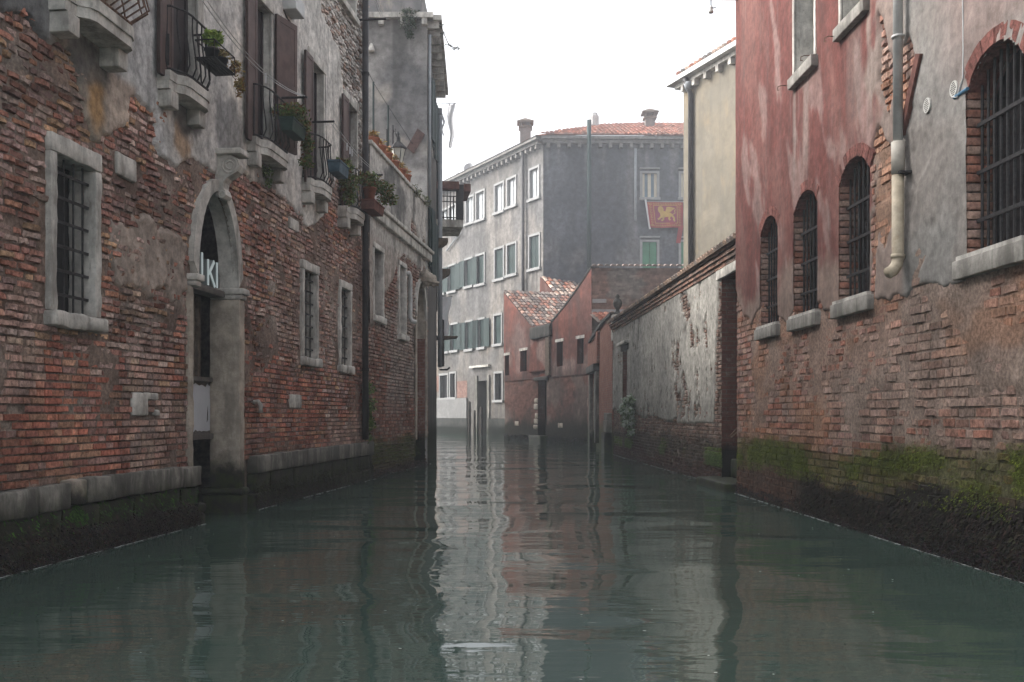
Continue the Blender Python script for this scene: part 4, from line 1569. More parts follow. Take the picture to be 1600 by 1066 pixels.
# ================================================================ tall grey house behind the terrace
TA = Fr((-5.2, 23.05), (-1.97, 23.05))
TS = Fr((-1.97, 23.05), (-2.16, 28.5))
tall = thing('tall_grey_house', 'tall stained grey rendered house rising behind the terrace', 'building', (-3.3, 24, 0))
M['tallrender'] = m_render('tall_render', (0.27, 0.255, 0.245), (0.17, 0.166, 0.168), (0.09, 0.088, 0.086), 0.75, light=(0.40, 0.35, 0.29), scale=0.9, zbase=(6.95, 7.05, 0.12, (0.34, 0.335, 0.325)))
ZTH = 10.3
def ta_c(U, V):
    C = np.zeros(U.shape + (3,)) + np.array([0.30, 0.285, 0.27])
    cx = TA.U(628)
    C = mixc(C, (0.15, 0.148, 0.15), sm(1.15, 0.55, np.hypot((U - cx) / 0.75, (V - 8.6) / 1.5) + (fbm(U * 1.6, V * 1.1, 611, 5) - 0.5) * 1.2) * 0.85)
    C = mixc(C, (0.40, 0.36, 0.31), sm(0.52, 0.62, fbm(U * 1.8, V * 1.4, 613, 5)) * sm(7.0, 7.6, V) * sm(9.2, 8.4, V) * 0.7)
    C = mixc(C, (0.12, 0.118, 0.116), sm(7.15, 7.0, V) * sm(6.75, 6.95, V) * 0.4)
    C = weather(U, V, C, [], 620, top=ZTH + 0.2)
    return mixc(C, (0.42, 0.41, 0.395), sm(6.78, 6.72, V) * 0.85)


facade(TA, 0, TA.len, -0.5, ZTH, 0, [], ta_c, 0.06, 'wall', tall, 1)
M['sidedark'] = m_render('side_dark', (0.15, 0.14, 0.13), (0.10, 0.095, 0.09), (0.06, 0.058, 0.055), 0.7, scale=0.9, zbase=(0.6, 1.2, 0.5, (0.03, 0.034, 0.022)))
sops = [dict(u0=0.55, u1=1.3, v0=7.9, v1=9.4), dict(u0=2.4, u1=3.2, v0=7.9, v1=9.4), dict(u0=0.6, u1=1.3, v0=4.6, v1=6.2), dict(u0=2.4, u1=3.2, v0=4.6, v1=6.2)]
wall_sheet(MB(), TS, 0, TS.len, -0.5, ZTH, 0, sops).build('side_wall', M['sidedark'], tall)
for o in sops:
    w = fill(MB(), TS, o, -0.15).build('window', M['darkpane'], tall)
    reveal(MB(), TS, o, -0.15, 0).build('window_reveal', M['palestone'], w)
    leaf_panel(TS, o['u0'] - 0.42, o['u0'], o['v0'], o['v1'], 0.05, tall, 'greensh', latch=False)
    leaf_panel(TS, o['u1'], o['u1'] + 0.42, o['v0'], o['v1'], 0.05, tall, 'greensh', ang=R(8), latch=False)
mb = MB()
mb.add([TA.P(0, ZTH, 0), TA.P(TA.len, ZTH, 0), TS.P(TS.len, ZTH, 0), (-5.2, 28.5, ZTH), TA.P(0, -.5, 0), TS.P(TS.len, -.5, 0), (-5.2, 28.5, -.5)], [(0, 1, 2, 3), (0, 3, 6, 4), (3, 2, 5, 6)])
mb.build('wall_body', M['tallrender'], tall)
# cornice with corbels, low tiled roof
for (W_, le) in ((TA, TA.len), (TS, TS.len)):
    MB().box(W_, -0.0, le + (0.15 if W_ is TA else 0.0), ZTH, ZTH + 0.12, -0.1, 0.15 if W_ is TA else 0.34).build('cornice', M['palestone'], tall)
    u = 0.12
    while u < le:
        MB().box(W_, u, u + 0.12, ZTH - 0.15, ZTH - 0.002, 0, 0.13 if W_ is TA else 0.27).build('corbel', M['palestone'], tall)
        u += 0.5
MB().box(TA, 0, TA.len - 0.15, ZTH + 0.122, ZTH + 0.95, -4.5, -0.2).build('attic', M['tallrender'], tall)
MB().tube([TS.P(5.4, 2.5, 0.1), TS.P(5.4, 9.9, 0.1)], 0.07, 10).build('drainpipe', M['pipelight'], tall, True)
MB().tube([TS.P(0.12, 6.0, 0.06), TS.P(0.12, 10.0, 0.06)], 0.035, 8).build('drainpipe', M['pipelight'], tall, True)
# old bell-shaped vent, iron stay plate
MB().lathe(TA.P(TA.uv(581, 78)[0], TA.uv(581, 78)[1], 0.08), [(0.09, -0.07), (0.085, -0.05), (0.06, 0.03), (0.04, 0.09), (0.02, 0.12)], 10).build('vent_cap', M['palestone'], tall, True)
pl = [TA.uv(x, y) for x, y in ((636, 232), (653, 202), (664, 211), (647, 241))]
MB().prism(TA, pl[::-1], 0.03, 0.07).build('rusty_board', m_plain('rusty_board', (0.10, 0.062, 0.055), 0.85, 0.35, 10, 0.4), tall)
# soffit timber line above: ivy on the cornice is its own thing (below)

# ================================================================ farther houses round the bend on the left
BH = Fr((-2.16, 28.52), (-3.4, 37.5))
bend = thing('bend_house', 'pale narrow house with iron balcony glimpsed round the left bend', 'building', (-3.5, 33, 0))
M['bendrender'] = m_render('bend_render', (0.34, 0.32, 0.29), (0.28, 0.265, 0.245), (0.13, 0.125, 0.12), 0.5, zbase=(0.7, 1.2, 0.5, (0.06, 0.065, 0.045)))
bo = [dict(u0=1.0, u1=1.9, v0=6.95, v1=8.6), dict(u0=4.2, u1=5.0, v0=4.2, v1=5.8), dict(u0=1.1, u1=1.9, v0=4.2, v1=5.8)]
wall_sheet(MB(), BH, 0, BH.len, -0.5, 9.0, 0, bo).build('wall', M['bendrender'], bend)
body_box(BH, 0, BH.len, -0.5, 9.0, 4.0, 0).build('wall_body', M['bendrender'], bend)
for o in bo:
    w = fill(MB(), BH, o, -0.15).build('window', M['darkpane'], bend)
    reveal(MB(), BH, o, -0.15, 0).build('window_reveal', M['palestone'], w)
    leaf_panel(BH, o['u0'] - 0.4, o['u0'], o['v0'], o['v1'], 0.05, bend, 'greensh', latch=False)
# balcony
bz = 6.9
bal = MB().box(BH, 0.75, 2.3, bz - 0.22, bz, 0.0, 0.82).build('balcony', M['palestone'], bend)
for (a, c) in (((0.78, 0.02), (0.78, 0.8)), ((0.78, 0.8), (2.27, 0.8)), ((2.27, 0.8), (2.27, 0.02))):
    for z in (bz + 0.06, bz + 0.85, bz + 1.02):
        MB().tube([BH.P(a[0], z, a[1]), BH.P(c[0], z, c[1])], 0.018, 5).build('rail', M['iron'], bal)
    for k in range(8):
        f = (k + 0.5) / 8
        u, n = a[0] + (c[0] - a[0]) * f, a[1] + (c[1] - a[1]) * f
        MB().tube([BH.P(u, bz, n), BH.P(u, bz + 1.02, n)], 0.01, 4).build('baluster', M['iron'], bal)
MB().box(BH, 0.74, 0.82, bz, bz + 1.04, 0.62, 0.84).build('corner_post', M['iron'], bal)
for (n0, n1) in ((0.04, 0.7), (0.86, 1.06)):
    if n0 > 0.5:
        bx = MB().box(BH, 0.8, 2.2, bz + 0.86, bz + 1.08, n0, n1)
    else:
        bx = MB().box(BH, 0.55, 0.74, bz + 0.86, bz + 1.08, n0, n1)
    bx.build('window_box', M['redwood'], bal)
# lower brackets and dark shutters that stick out past the drainpipe
for (z0, z1, n1, u0) in ((5.9, 6.15, 0.3, 0.1), (5.05, 5.35, 0.4, 0.6), (3.35, 3.45, 0.65, 1.0)):
    MB().prism(Fr(BH.P(u0, 0, 0)[:2], BH.P(u0, 0, 1)[:2]), [(0, z0), (n1 * 0.35, z0), (n1, z0 + (z1 - z0) * 0.55), (n1, z1), (0, z1)], 0, 0.5).build('ledge', M['wood'], bend)
leaf_panel(BH, 0.1, 0.42, 2.55, 3.9, 0.12, bend, 'iron', ang=R(20), latch=False)
MB().tube([BH.P(0.3, 2.45, 0.1), BH.P(0.3, 2.45, 0.32), BH.P(0.3, 2.52, 0.4)], 0.03, 6).build('lamp_arm', M['iron'], bend)

BH2 = Fr((-3.42, 37.55), (-12.0, 52.0))  # house out of view, added to block open sky from the far facades
row = thing('added_bend_house', 'unseen tall house added round the left bend to dim the far facades', 'building', BH2.P(6, 0))
ro = [dict(u0=2.0 + 2.6 * i, u1=2.9 + 2.6 * i, v0=3.6 + 3.4 * j, v1=5.2 + 3.4 * j) for i in range(6) for j in range(2)]
wall_sheet(MB(), BH2, 0, BH2.len, -0.5, 11.5, 0, ro).build('wall', M['bendrender'], row)
body_box(BH2, 0, BH2.len, -0.5, 11.5, 6.0, 0).build('wall_body', M['bendrender'], row)
for o in ro:
    w = fill(MB(), BH2, o, -0.15).build('window', M['darkpane'], row)
    reveal(MB(), BH2, o, -0.15, 0).build('window_reveal', M['palestone'], w)
    MB().box(BH2, o['u0'] - 0.1, o['u1'] + 0.1, o['v0'] - 0.12, o['v0'] - 0.003, 0.001, 0.1).build('sill', M['palestone'], w)

# ================================================================ the red house on the right
RA, RB = 3.72, -0.0289
RW = Fr((RA + RB * 14.6, 14.6), (RA, 0.0))
red = thing('red_house', 'tall house with peeling red plaster above bare brick on the right bank', 'building', RW.P(6, 0))


def rw_open(x0, x1, v0=2.31, v1=3.72, rise=0.2):
    return dict(u0=RW.U(x0), u1=RW.U(x1), v0=v0, v1=v1, rise=rise)


rwn = [rw_open(1190, 1217.5), rw_open(1242.5, 1280), rw_open(1313, 1361.5, 2.32), rw_open(1513, 1606, 2.36, 3.84, 0.24)]
rup = [dict(u0=RW.U(1244), u1=RW.U(1275), v0=5.15, v1=6.9), dict(u0=RW.U(1317), u1=RW.U(1356), v0=5.15, v1=6.9)]
rops = rwn + rup
UR = RW.len - 3.0
rwall = wall_sheet(MB(), RW, 0, UR, -0.5, 7.9, -0.03, rops).build('wall', M['mortar'], red)
body_box(RW, 0, UR, -0.5, 7.9, 6.0).build('wall_body', m_render('red_side', (0.22, 0.08, 0.07), (0.26, 0.12, 0.1)), red)
rb = [(1100, 420), (1140, 440), (1151, 462), (1160, 482), (1174, 510), (1186, 496), (1192, 480), (1226, 494), (1233, 506), (1241, 480), (1282, 478), (1288, 496), (1302, 488), (1316, 474), (1330, 470), (1362, 478), (1385, 480), (1400, 476), (1412, 472),
      (1450, 460), (1495, 446), (1560, 425), (1640, 402), (1800, 350)]
RP = [RW.uv(x, y) for x, y in rb]
RP = RP + [(RP[-1][0] + 3, 12), (-1, 12)]
RHo = [[RW.uv(x, y) for x, y in h] for h in ([(1364, 235), (1374, 205), (1384, 230), (1399, 262), (1401, 340), (1390, 350), (1384, 385), (1370, 330), (1364, 300)],
                                              [(1366, 340), (1372, 350), (1368, 480), (1362, 480)],
                                              [(1376, 20), (1390, 60), (1396, 140), (1390, 180), (1378, 120)],
                                              [(1412, 80), (1420, 60), (1430, 120), (1418, 200), (1412, 190)])]


def r_sd(U, V):
    nz = (fbm(U * 2.4, V * 2.4, 113, 5) - 0.5) * 0.42
    s = polysd(RP, U, V) + nz * 0.7
    for h in RHo:
        s = np.minimum(s, -(polysd(h, U, V) + nz * 0.5))
    return s


def r_h(U, V):
    s = r_sd(U, V)
    pk = sm(0.60, 0.64, fbm(U * 1.9, V * 1.9, 117, 5)) * sm(RW.U(1355), RW.U(1372), U) * sm(4.6, 3.6, V)
    return -0.036 + 0.054 * sm(-0.012, 0.03, s) - 0.012 * pk + (fbm(U * 1.0, V * 1.0, 121, 3) - 0.5) * 0.03 + (fbm(U * 6, V * 6, 125, 4) - 0.5) * 0.014 * (0.4 + sm(RW.U(1360), RW.U(1375), U))


def r_c(U, V):
    shp = U.shape
    C = np.zeros(shp + (3,)) + np.array([0.122, 0.043, 0.036])
    st = fbm(U * 1.5 + V * 0.55, V * 0.42 - U * 0.1, 131, 5)
    C = mixc(C, (0.175, 0.088, 0.074), sm(0.44, 0.62, st) * 0.55)
    C = mixc(C, (0.30, 0.23, 0.21), sm(0.60, 0.70, fbm(U * 2.6 + V * 1.1, V * 0.8 - U * 0.5, 137, 5)) * 0.4)
    # rain streaks below the upper sills
    for (x, w, a) in ((1262, 0.2, 0.55), (1243, 0.05, 0.6), (1338, 0.26, 0.3), (1362, 0.09, 0.5)):
        u = RW.U(x)
        C = mixc(C, (0.27, 0.225, 0.2), sm(w, w * 0.2, abs(U - u) + (fbm(U * 9, V * 0.5, 141, 3) - 0.5) * 0.3) * sm(3.4, 4.4, V) * sm(5.15, 5.05, V) * a)
    beige = np.array((0.23, 0.17, 0.14))
    b1 = sm(2.95, 2.55, V + (fbm(U * 2.5, V * 2, 143, 5) - 0.5) * 1.1)
    C = mixc(C, beige, b1 * 0.85)
    uc = RW.U(1366)
    C = mixc(C, (0.235, 0.185, 0.16), sm(uc - 0.12, uc + 0.06, U + (fbm(U * 3, V * 2, 147, 4) - 0.5) * 0.6) * 0.92)
    C = mixc(C, (0.15, 0.05, 0.042), sm(uc - 0.1, uc + 0.05, U) * sm(RW.U(1425), RW.U(1400), U) * sm(0.52, 0.6, fbm(U * 2.2, V * 1.4, 151, 4)) * sm(3.6, 4.4, V))
    ug = RW.U(1412)
    C = mixc(C, (0.215, 0.205, 0.192), sm(ug - 0.05, ug + 0.08, U) * (0.75 + 0.25 * sm(0.4, 0.6, fbm(U * 1.3, V * 1.3, 157, 4))))
    C = mixc(C, (0.22, 0.155, 0.138), sm(RW.U(1440), RW.U(1520), U) * sm(3.4, 4.0, V + (fbm(U * 1.5, V * 1.5, 159, 4) - 0.5)) * 0.7)
    C *= (0.8 + 0.4 * fbm(U * 3.0, V * 2.0, 161, 5))[..., None]
    return C


plaster_build(RW, 0.0, 11.0, 1.9, 7.9, 0.028, r_h, r_c, rops, 'plaster', M['redplaster'], red)
RREDS = [(0.27, 0.14, 0.105), (0.30, 0.17, 0.13), (0.25, 0.15, 0.125), (0.28, 0.19, 0.155), (0.31, 0.205, 0.16), (0.28, 0.125, 0.088)]


def r_zone(u, v, C, vec=False):
    """damp foot: moss band above, black below"""
    mx = (lambda A, B, t: mixc(A, B, t)) if vec else (lambda A, B, t: A * (1 - t) + np.array(B) * t)
    e = (fbm(u * 0.8, v * 0.9, 171, 4) - 0.5) * 0.45
    C = mx(C, (0.035, 0.035, 0.024), sm(1.0, 0.72, v + e) * 0.6)
    gm = sm(0.92, 0.74, v + e) * sm(0.40, 0.55, v + e) * (0.45 + 0.5 * sm(0.42, 0.6, fbm(u * 1.1, v * 2, 181, 3)))
    C = mx(C, (0.078, 0.094, 0.016), gm)
    far = sm(3.4, 1.8, u)
    C = mx(C, (0.017, 0.016, 0.014), sm(0.55, 0.42, v + e) * (1 - far) * 0.93)
    C = mx(C, (0.075, 0.04, 0.032), sm(0.55, 0.40, v + e) * far * 0.6)
    return C


def r_col(u, v, r):
    c = np.array(r.choice(RREDS))
    w = float(sm(0.46, 0.62, fbm(u * 0.7, v * 0.9, 173, 4)) * sm(0.9, 1.3, v))
    c = c * (1 - 0.6 * w) + np.array((0.27, 0.205, 0.168)) * 0.6 * w
    o_ = float(sm(0.52, 0.66, fbm(u * 0.9 + 5, v * 1.5, 177, 4)))
    c = c * (1 - 0.55 * o_) + np.array((0.29, 0.14, 0.075)) * 0.55 * o_
    c = c * (0.72 + 0.56 * r.random())
    return tuple(r_zone(u, v, c))


def r_mort(U, V):
    C = np.zeros(U.shape + (3,)) + np.array([0.275, 0.19, 0.15])
    C = mixc(C, (0.26, 0.20, 0.165), sm(0.46, 0.62, fbm(U * 0.7, V * 0.9, 173, 4)) * 0.8)
    C = mixc(C, (0.27, 0.14, 0.08), sm(0.52, 0.66, fbm(U * 0.9 + 5, V * 1.5, 177, 4)) * 0.5)
    C = C * (0.72 + 0.56 * fbm(U * 7, V * 7, 187, 3))[..., None]
    return r_zone(U, V, C, True)


uslot = RW.U(1410)


def r_skip(u, v, w):
    if any(in_open(o, u + k * w * 0.42, v, 0.0) for o in rops for k in (-1, 0, 1)):
        return True
    if any(o['u0'] - 0.14 < u < o['u1'] + 0.14 and o['v0'] - 0.2 < v < o['v0'] for o in rwn):
        return True
    if abs(u - uslot) < 0.05 and 1.25 < v < 2.4:
        return True
    if v > 7:
        return True
    return float(r_sd(u, v)) > 0.16


mortar_skin(RW, 0.0, 10.6, -0.2, 3.6, r_mort, rops, red, amp=0.017, lo=-0.008, t0=0.46, t1=0.76, seed=400, zc0=0.75)
bricks_build(RW, brick_layout(RW, 0.0, 10.6, -0.15, 7.0, r_skip, r_col, lambda u, v: 0.22 + 0.25 * float(sm(0.5, 0.65, fbm(u * .8, v * .8, 185, 3))), course=0.08, joint=0.012, lens=(0.27, 0.27, 0.13, 0.22), seed=15, dep0=0.033), rwall, red)

for i, o in enumerate(rwn):
    w = fill(MB(), RW, o, -0.22).build('window', M['darkpane'], red)
    reveal(MB(), RW, dict(o, u0=o['u0'] - 0.03, u1=o['u1'] + 0.03, v1=o['v1'] + 0.03), -0.22, -0.03).build('window_reveal', M['mortar'], w)
    # brick jambs
    for sgn in (0, 1):
        v = o['v0']
        k = 0
        while v < o['v1'] - o['rise'] - 0.02:
            ln = 0.13 if k % 2 else 0.22
            a, b = (o['u0'] - ln, o['u0'] + 0.004 * (k % 3)) if sgn == 0 else (o['u1'] - 0.004 * (k % 3), o['u1'] + ln * 0.5)
            c = np.array(rng.choice(RREDS)) * (0.75 + 0.4 * rng.random())
            if sgn == 1 or i > 1 or k % 2 == 0:
                b_ = MB().rbox(RW, a, b, v + 0.005, v + 0.066, -0.19, 0.004 + 0.008 * rng.random(), r=0.01, step=0.3, amp=0.004, seed=k, col=tuple(c)).build('brick', M['brick'], w, True)
            else:
                MB().rbox(RW, b - 0.11, b, v + 0.005, v + 0.066, -0.19, 0.004 + 0.008 * rng.random(), r=0.01, step=0.3, amp=0.004, seed=k, col=tuple(c)).build('brick', M['brick'], w, True)
            v += 0.071
            k += 1
    # brick arch ring
    al, au = arch_line(o, 16), arch_line(dict(o, u0=o['u0'] - 0.10, u1=o['u1'] + 0.10, v1=o['v1'] + 0.12), 16)
    for k in range(16):
        c = np.array((0.15, 0.06, 0.05)) * (0.75 + 0.5 * rng.random())
        q = [al[k], al[k + 1], au[k + 1], au[k]]
        cx_, cv_ = sum(p[0] for p in q) / 4, sum(p[1] for p in q) / 4
        q = [(cx_ + (p[0] - cx_) * 0.95, cv_ + (p[1] - cv_) * 0.97) for p in q]
        MB().prism(RW, q[::-1], -0.19, 0.016 + 0.008 * rng.random(), tuple(c)).build('brick', M['brick'], w)
    # sill slab with a lighter upper lip
    MB().rbox(RW, o['u0'] - 0.13, o['u1'] + 0.06, o['v0'] - 0.165, o['v0'] - 0.02, -0.28, 0.07, r=0.012, amp=0.004, seed=i).build('sill', M['sillstone'], w, True)
    MB().box(RW, o['u0'] - 0.09, o['u1'] + 0.02, o['v0'] - 0.019, o['v0'] + 0.012, -0.28, 0.055).build('sill_lip', M['palestone'], w)
    bars(RW, o, -0.085, 7 if i < 3 else 9, 3, w, r=0.011)
for i, o in enumerate(rup):
    w = fill(MB(), RW, o, -0.28).build('window', M['darkpane'], red)
    reveal(MB(), RW, o, -0.28, 0.0).build('window_reveal', M['palestone'], w)
    MB().box(RW, o['u1'] - 0.22, o['u1'] - 0.02, o['v0'], o['v1'], -0.27, -0.235).build('shutter', M['bluebox'], w)
    MB().box(RW, o['u0'], o['u0'] + 0.06, o['v0'], o['v1'], -0.27, -0.22).build('frame', M['wood'], w)
    MB().rbox(RW, o['u0'] - 0.06, o['u1'] + 0.1, o['v0'] - 0.13, o['v0'] - 0.002, 0.001, 0.09, r=0.01, amp=0.003, seed=i).build('sill', M['sillstone'], w, True)
    MB().rbox(RW, o['u0'] - 0.06, o['u0'], o['v0'], o['v1'], 0.001, 0.03, r=0.01, amp=0.003, seed=i).build('jamb', M['palestone'], w, True)
    MB().rbox(RW, o['u1'], o['u1'] + 0.06, o['v0'], o['v1'], 0.001, 0.03, r=0.01, amp=0.003, seed=i).build('jamb', M['palestone'], w, True)
# rainwater pipe in three pieces
pu = RW.U(1403, 0.09)


def zz(y, x=1403, W=RW, n=0.09):
    return W.uv(x, y, n)[1]


dp = MB().tube([RW.P(pu, zz(225), 0.09), RW.P(pu, 7.9, 0.09)], 0.042, 12).build('drainpipe', M['pipegrey'], red, True)
MB().tube([RW.P(pu, zz(272), 0.09), RW.P(pu, zz(222), 0.09)], 0.057, 12).build('collar', M['pipecollar'], dp, True)
MB().tube([RW.P(pu, zz(60), 0.09), RW.P(pu, zz(56), 0.09)], 0.056, 12).build('collar', M['pipegrey'], dp, True)
MB().tube([RW.P(pu, zz(274), 0.09), RW.P(pu, zz(405), 0.09), RW.P(pu, zz(414), 0.10), RW.P(pu + 0.015, zz(423), 0.14), RW.P(pu + 0.03, zz(428), 0.19)], 0.052, 12).build('pipe_foot', M['pipecream'], dp, True)
MB().tube([RW.P(pu, zz(398), 0.09), RW.P(pu, zz(404), 0.092)], 0.06, 12).build('collar', M['pipecream'], dp, True)
MB().box(RW, pu - 0.02, pu + 0.09, zz(274), zz(270), 0.0, 0.11).build('pipe_clip', M['iron'], dp)
# leaning board, vents, cable, blue pipe stub, wire hooks, insulator bracket
q = [RW.uv(x, y) for x, y in ((1412, 212), (1418, 212), (1446, 84), (1439, 84))]
MB().prism(RW, q, 0.0, 0.05).build('nailed_board', M['redwood'], red)
for (x, y) in ((1454, 165), (1496, 139)):
    u, v = RW.uv(x, y)
    m_ = MB()
    m_.prism(RW, [(u + 0.062 * math.cos(t), v + 0.062 * math.sin(t)) for t in np.linspace(0, 2 * math.pi, 21)[:-1]], 0.0, 0.035)
    vt = m_.build('vent', M['ventwhite'], red)
    m_ = MB()
    for iy in range(-3, 4):
        for ix in range(-2, 3):
            x_, y_ = ix * 0.02 + (iy % 2) * 0.01, iy * 0.0155
            if math.hypot(x_, y_) < 0.05:
                m_.box(RW, u + x_ - 0.006, u + x_ + 0.006, v + y_ - 0.0045, v + y_ + 0.0045, 0.034, 0.0362)
    hb = m_.build('vent_holes', M['interior'], vt)
    hb['kind'] = 'stuff'
cu_, cv_ = RW.uv(1497, 152)
MB().tube([RW.P(RW.U(1506), 5.2, 0.02), RW.P(RW.U(1509), zz(60, 1509), 0.02), RW.P(RW.U(1509), zz(110, 1509), 0.025), RW.P(RW.U(1503), zz(140, 1503), 0.04), RW.P(cu_, cv_, 0.05)], 0.006, 5).build('cable', M['rope'], red)
MB().tube([RW.P(cu_, cv_ - 0.005, 0.03), RW.P(RW.U(1518), cv_ - 0.003, 0.03)], 0.014, 7).build('pipe_stub', M['bluepipe'], red)
for (x, y) in ((1238, 134), (1315, 57), (1276, 87)):
    u, v = RW.uv(x, y)
    MB().tube([RW.P(u, v, -0.02), RW.P(u, v, 0.14), RW.P(u - 0.02, v - 0.01, 0.17), RW.P(u - 0.03, v - 0.05, 0.17), RW.P(u - 0.01, v - 0.05, 0.155)], 0.006, 5).build('hook', M['rustiron'], red)
zi = RW.uv(1150, 4)[1]
br = MB().tube([RW.P(0.08, zi, 0.0), RW.P(0.08, zi, 0.46)], 0.022, 6).build('insulator_bracket', M['iron'], red)
MB().tube([RW.P(0.08, zi, 0.40), RW.P(0.08, zi - 0.1, 0.40), RW.P(0.08, zi - 0.14, 0.37), RW.P(0.08, zi - 0.13, 0.33)], 0.008, 5).build('insulator_arm', M['iron'], br)
MB().lathe(RW.P(0.08, zi - 0.16, 0.40), [(0.035, -0.05), (0.04, -0.03), (0.025, 0.0), (0.03, 0.02), (0.012, 0.05)], 8).build('insulator', M['ventwhite'], br, True)

mussels(RW, 4.2, 10.6, -0.04, lambda u: 0.08 + 0.22 * float(sm(4.0, 8.0, u)) * (0.5 + float(fbm(u * 2.5, 0, 6, 3))), 15000, lambda u, z: 0.012, red, 21, s=(0.008, 0.024))
moss(RW, 3.0, 11.0, lambda u, z: float(sm(0.5, 0.15, z + (fbm(u * 2.5, 1, 6, 3) - 0.5) * 0.35)), 9000, lambda u, z: 0.02, red, 25, zr=(0.0, 0.5), cols=((0.02, 0.014, 0.013), (0.035, 0.022, 0.018), (0.014, 0.013, 0.011), (0.03, 0.03, 0.016)), size=(0.012, 0.042))
mussels(RW, 0.0, 4.6, -0.04, lambda u: 0.08 + 0.1 * float(vn(u * 3, 0, 9)), 2500, lambda u, z: 0.012, red, 22, s=(0.008, 0.02), cols=((0.05, 0.03, 0.026), (0.03, 0.022, 0.02), (0.02, 0.018, 0.016)))
moss(RW, 0.0, 10.4, lambda u, z: float(max(0.12, sm(0.44, 0.60, fbm(u * 1.1, z * 2, 181, 3))) * sm(0.95, 0.75, z + (float(fbm(u * 0.8, z * 0.9, 171, 4)) - 0.5) * 0.45)), 10000, lambda u, z: 0.010, red, 23, zr=(0.38, 0.95), size=(0.006, 0.02), cols=((0.075, 0.098, 0.010), (0.10, 0.125, 0.013), (0.05, 0.066, 0.010)))

# ================================================================ rendered garden wall beyond the red house
GW = Fr((2.927, 28.8), (3.48, 14.62))
gwall = thing('garden_wall', 'grey flaking garden wall with tiled brick coping beside the canal', 'wall', GW.P(7, 0))
gdoor = dict(u0=GW.U(1127.5), u1=GW.len - 0.06, v0=-0.4, v1=3.36)
gwin = dict(u0=GW.U(973.5), u1=GW.U(980.5), v0=GW.uv(977, 621)[1], v1=GW.uv(977, 548)[1])
gops = [gdoor, gwin]
ZG = 3.52
gw_ = wall_sheet(MB(), GW, 0, GW.len, -0.5, ZG, -0.03, gops).build('wall', M['mortar'], gwall)
body_box(GW, 0, GW.len, -0.5, ZG, 0.45).build('wall_body', M['mortar'], gwall)
GP = [GW.uv(x, y) for x, y in [(940, 640), (962, 640), (975, 655), (990, 640), (1008, 655), (1024, 650), (1040, 658), (1058, 661), (1117, 663), (1119, 560), (1124, 440), (1126, 425), (1152, 395)]]
GP = [(-0.5, GP[0][1])] + GP + [(GW.len + 0.5, 3.9), (-0.5, 3.9)]


def g_sd(U, V):
    nz = (fbm(U * 1.6, V * 1.6, 213, 5) - 0.5) * 0.3
    s = polysd(GP, U, V) + nz * 0.55
    u1, u2 = GW.U(1052), GW.U(1096)
    zone = sm(u1 - 0.3, u1 + 0.3, U) * sm(u2 + 0.6, u2 - 0.1, U)
    zone = np.maximum(zone, sm(2.0, 1.2, V) * 0.55)
    zone = np.maximum(zone, sm(1.6, 0.4, U) * 0.3)
    fl = fbm(U * 5.5, V * 3.2, 217, 5)
    s = np.minimum(s, (0.735 - 0.13 * zone - fl) * 0.9)
    return s


def g_h(U, V):
    return -0.032 + 0.046 * sm(-0.01, 0.022, g_sd(U, V)) + (fbm(U * 1.2, V * 1.2, 222, 3) - 0.5) * 0.025


def g_c(U, V):
    C = np.zeros(U.shape + (3,)) + np.array([0.285, 0.27, 0.242])
    C = mixc(C, (0.20, 0.192, 0.176), sm(0.45, 0.65, fbm(U * 1.4, V * 0.6, 231, 5)) * 0.8)
    C = mixc(C, (0.16, 0.155, 0.14), sm(1.7, 1.0, V + (fbm(U * 1.5, V, 233, 4) - 0.5) * 1.2) * 0.7)
    C = mixc(C, (0.14, 0.135, 0.125), sm(GW.U(990), GW.U(965), U) * 0.3)
    return C * (0.85 + 0.3 * fbm(U * 4, V * 2, 237, 4))[..., None]


plaster_build(GW, 0.0, GW.len - 0.02, 0.6, ZG, 0.035, g_h, g_c, gops, 'plaster', M['plaster'], gwall)
GREDS = [(0.15, 0.095, 0.08), (0.18, 0.12, 0.095), (0.13, 0.1, 0.085), (0.20, 0.14, 0.11), (0.22, 0.18, 0.15)]


def g_col(u, v, r):
    a = float(fbm(u * 0.9, v * 1.2, 241, 4))
    c = np.array(r.choice(GREDS))
    nr = float(sm(5, 9, u))
    c = c * (1 - 0.3 * nr) + np.array((0.19, 0.12, 0.095)) * 0.3 * nr
    e = (a - 0.5) * 0.5
    g = float(sm(0.85, 0.6, v + e))
    c = c * (1 - 0.7 * g) + np.array((0.03, 0.03, 0.024)) * 0.7 * g
    g = float(sm(0.62, 0.48, v + e) * sm(0.26, 0.38, v + e) * sm(0.42, 0.55, fbm(u * 0.9, 3, 243, 3)))
    c = c * (1 - g) + np.array((0.085, 0.115, 0.025)) * g
    g = float(sm(0.36, 0.24, v + e))
    c = c * (1 - 0.8 * g) + np.array((0.07, 0.038, 0.032)) * 0.8 * g
    return tuple(c * (0.8 + 0.4 * r.random()))


def g_skip(u, v, w):
    if any(in_open(o, u + k * w * 0.45, v, 0.0) for o in gops for k in (-1, 0, 1)):
        return True
    return float(g_sd(u, v)) > 0.14


bricks_build(GW, brick_layout(GW, 0.0, GW.len - 0.0, -0.15, ZG, g_skip, g_col, lambda u, v: 0.5, seed=31), gw_, gwall, single=300)
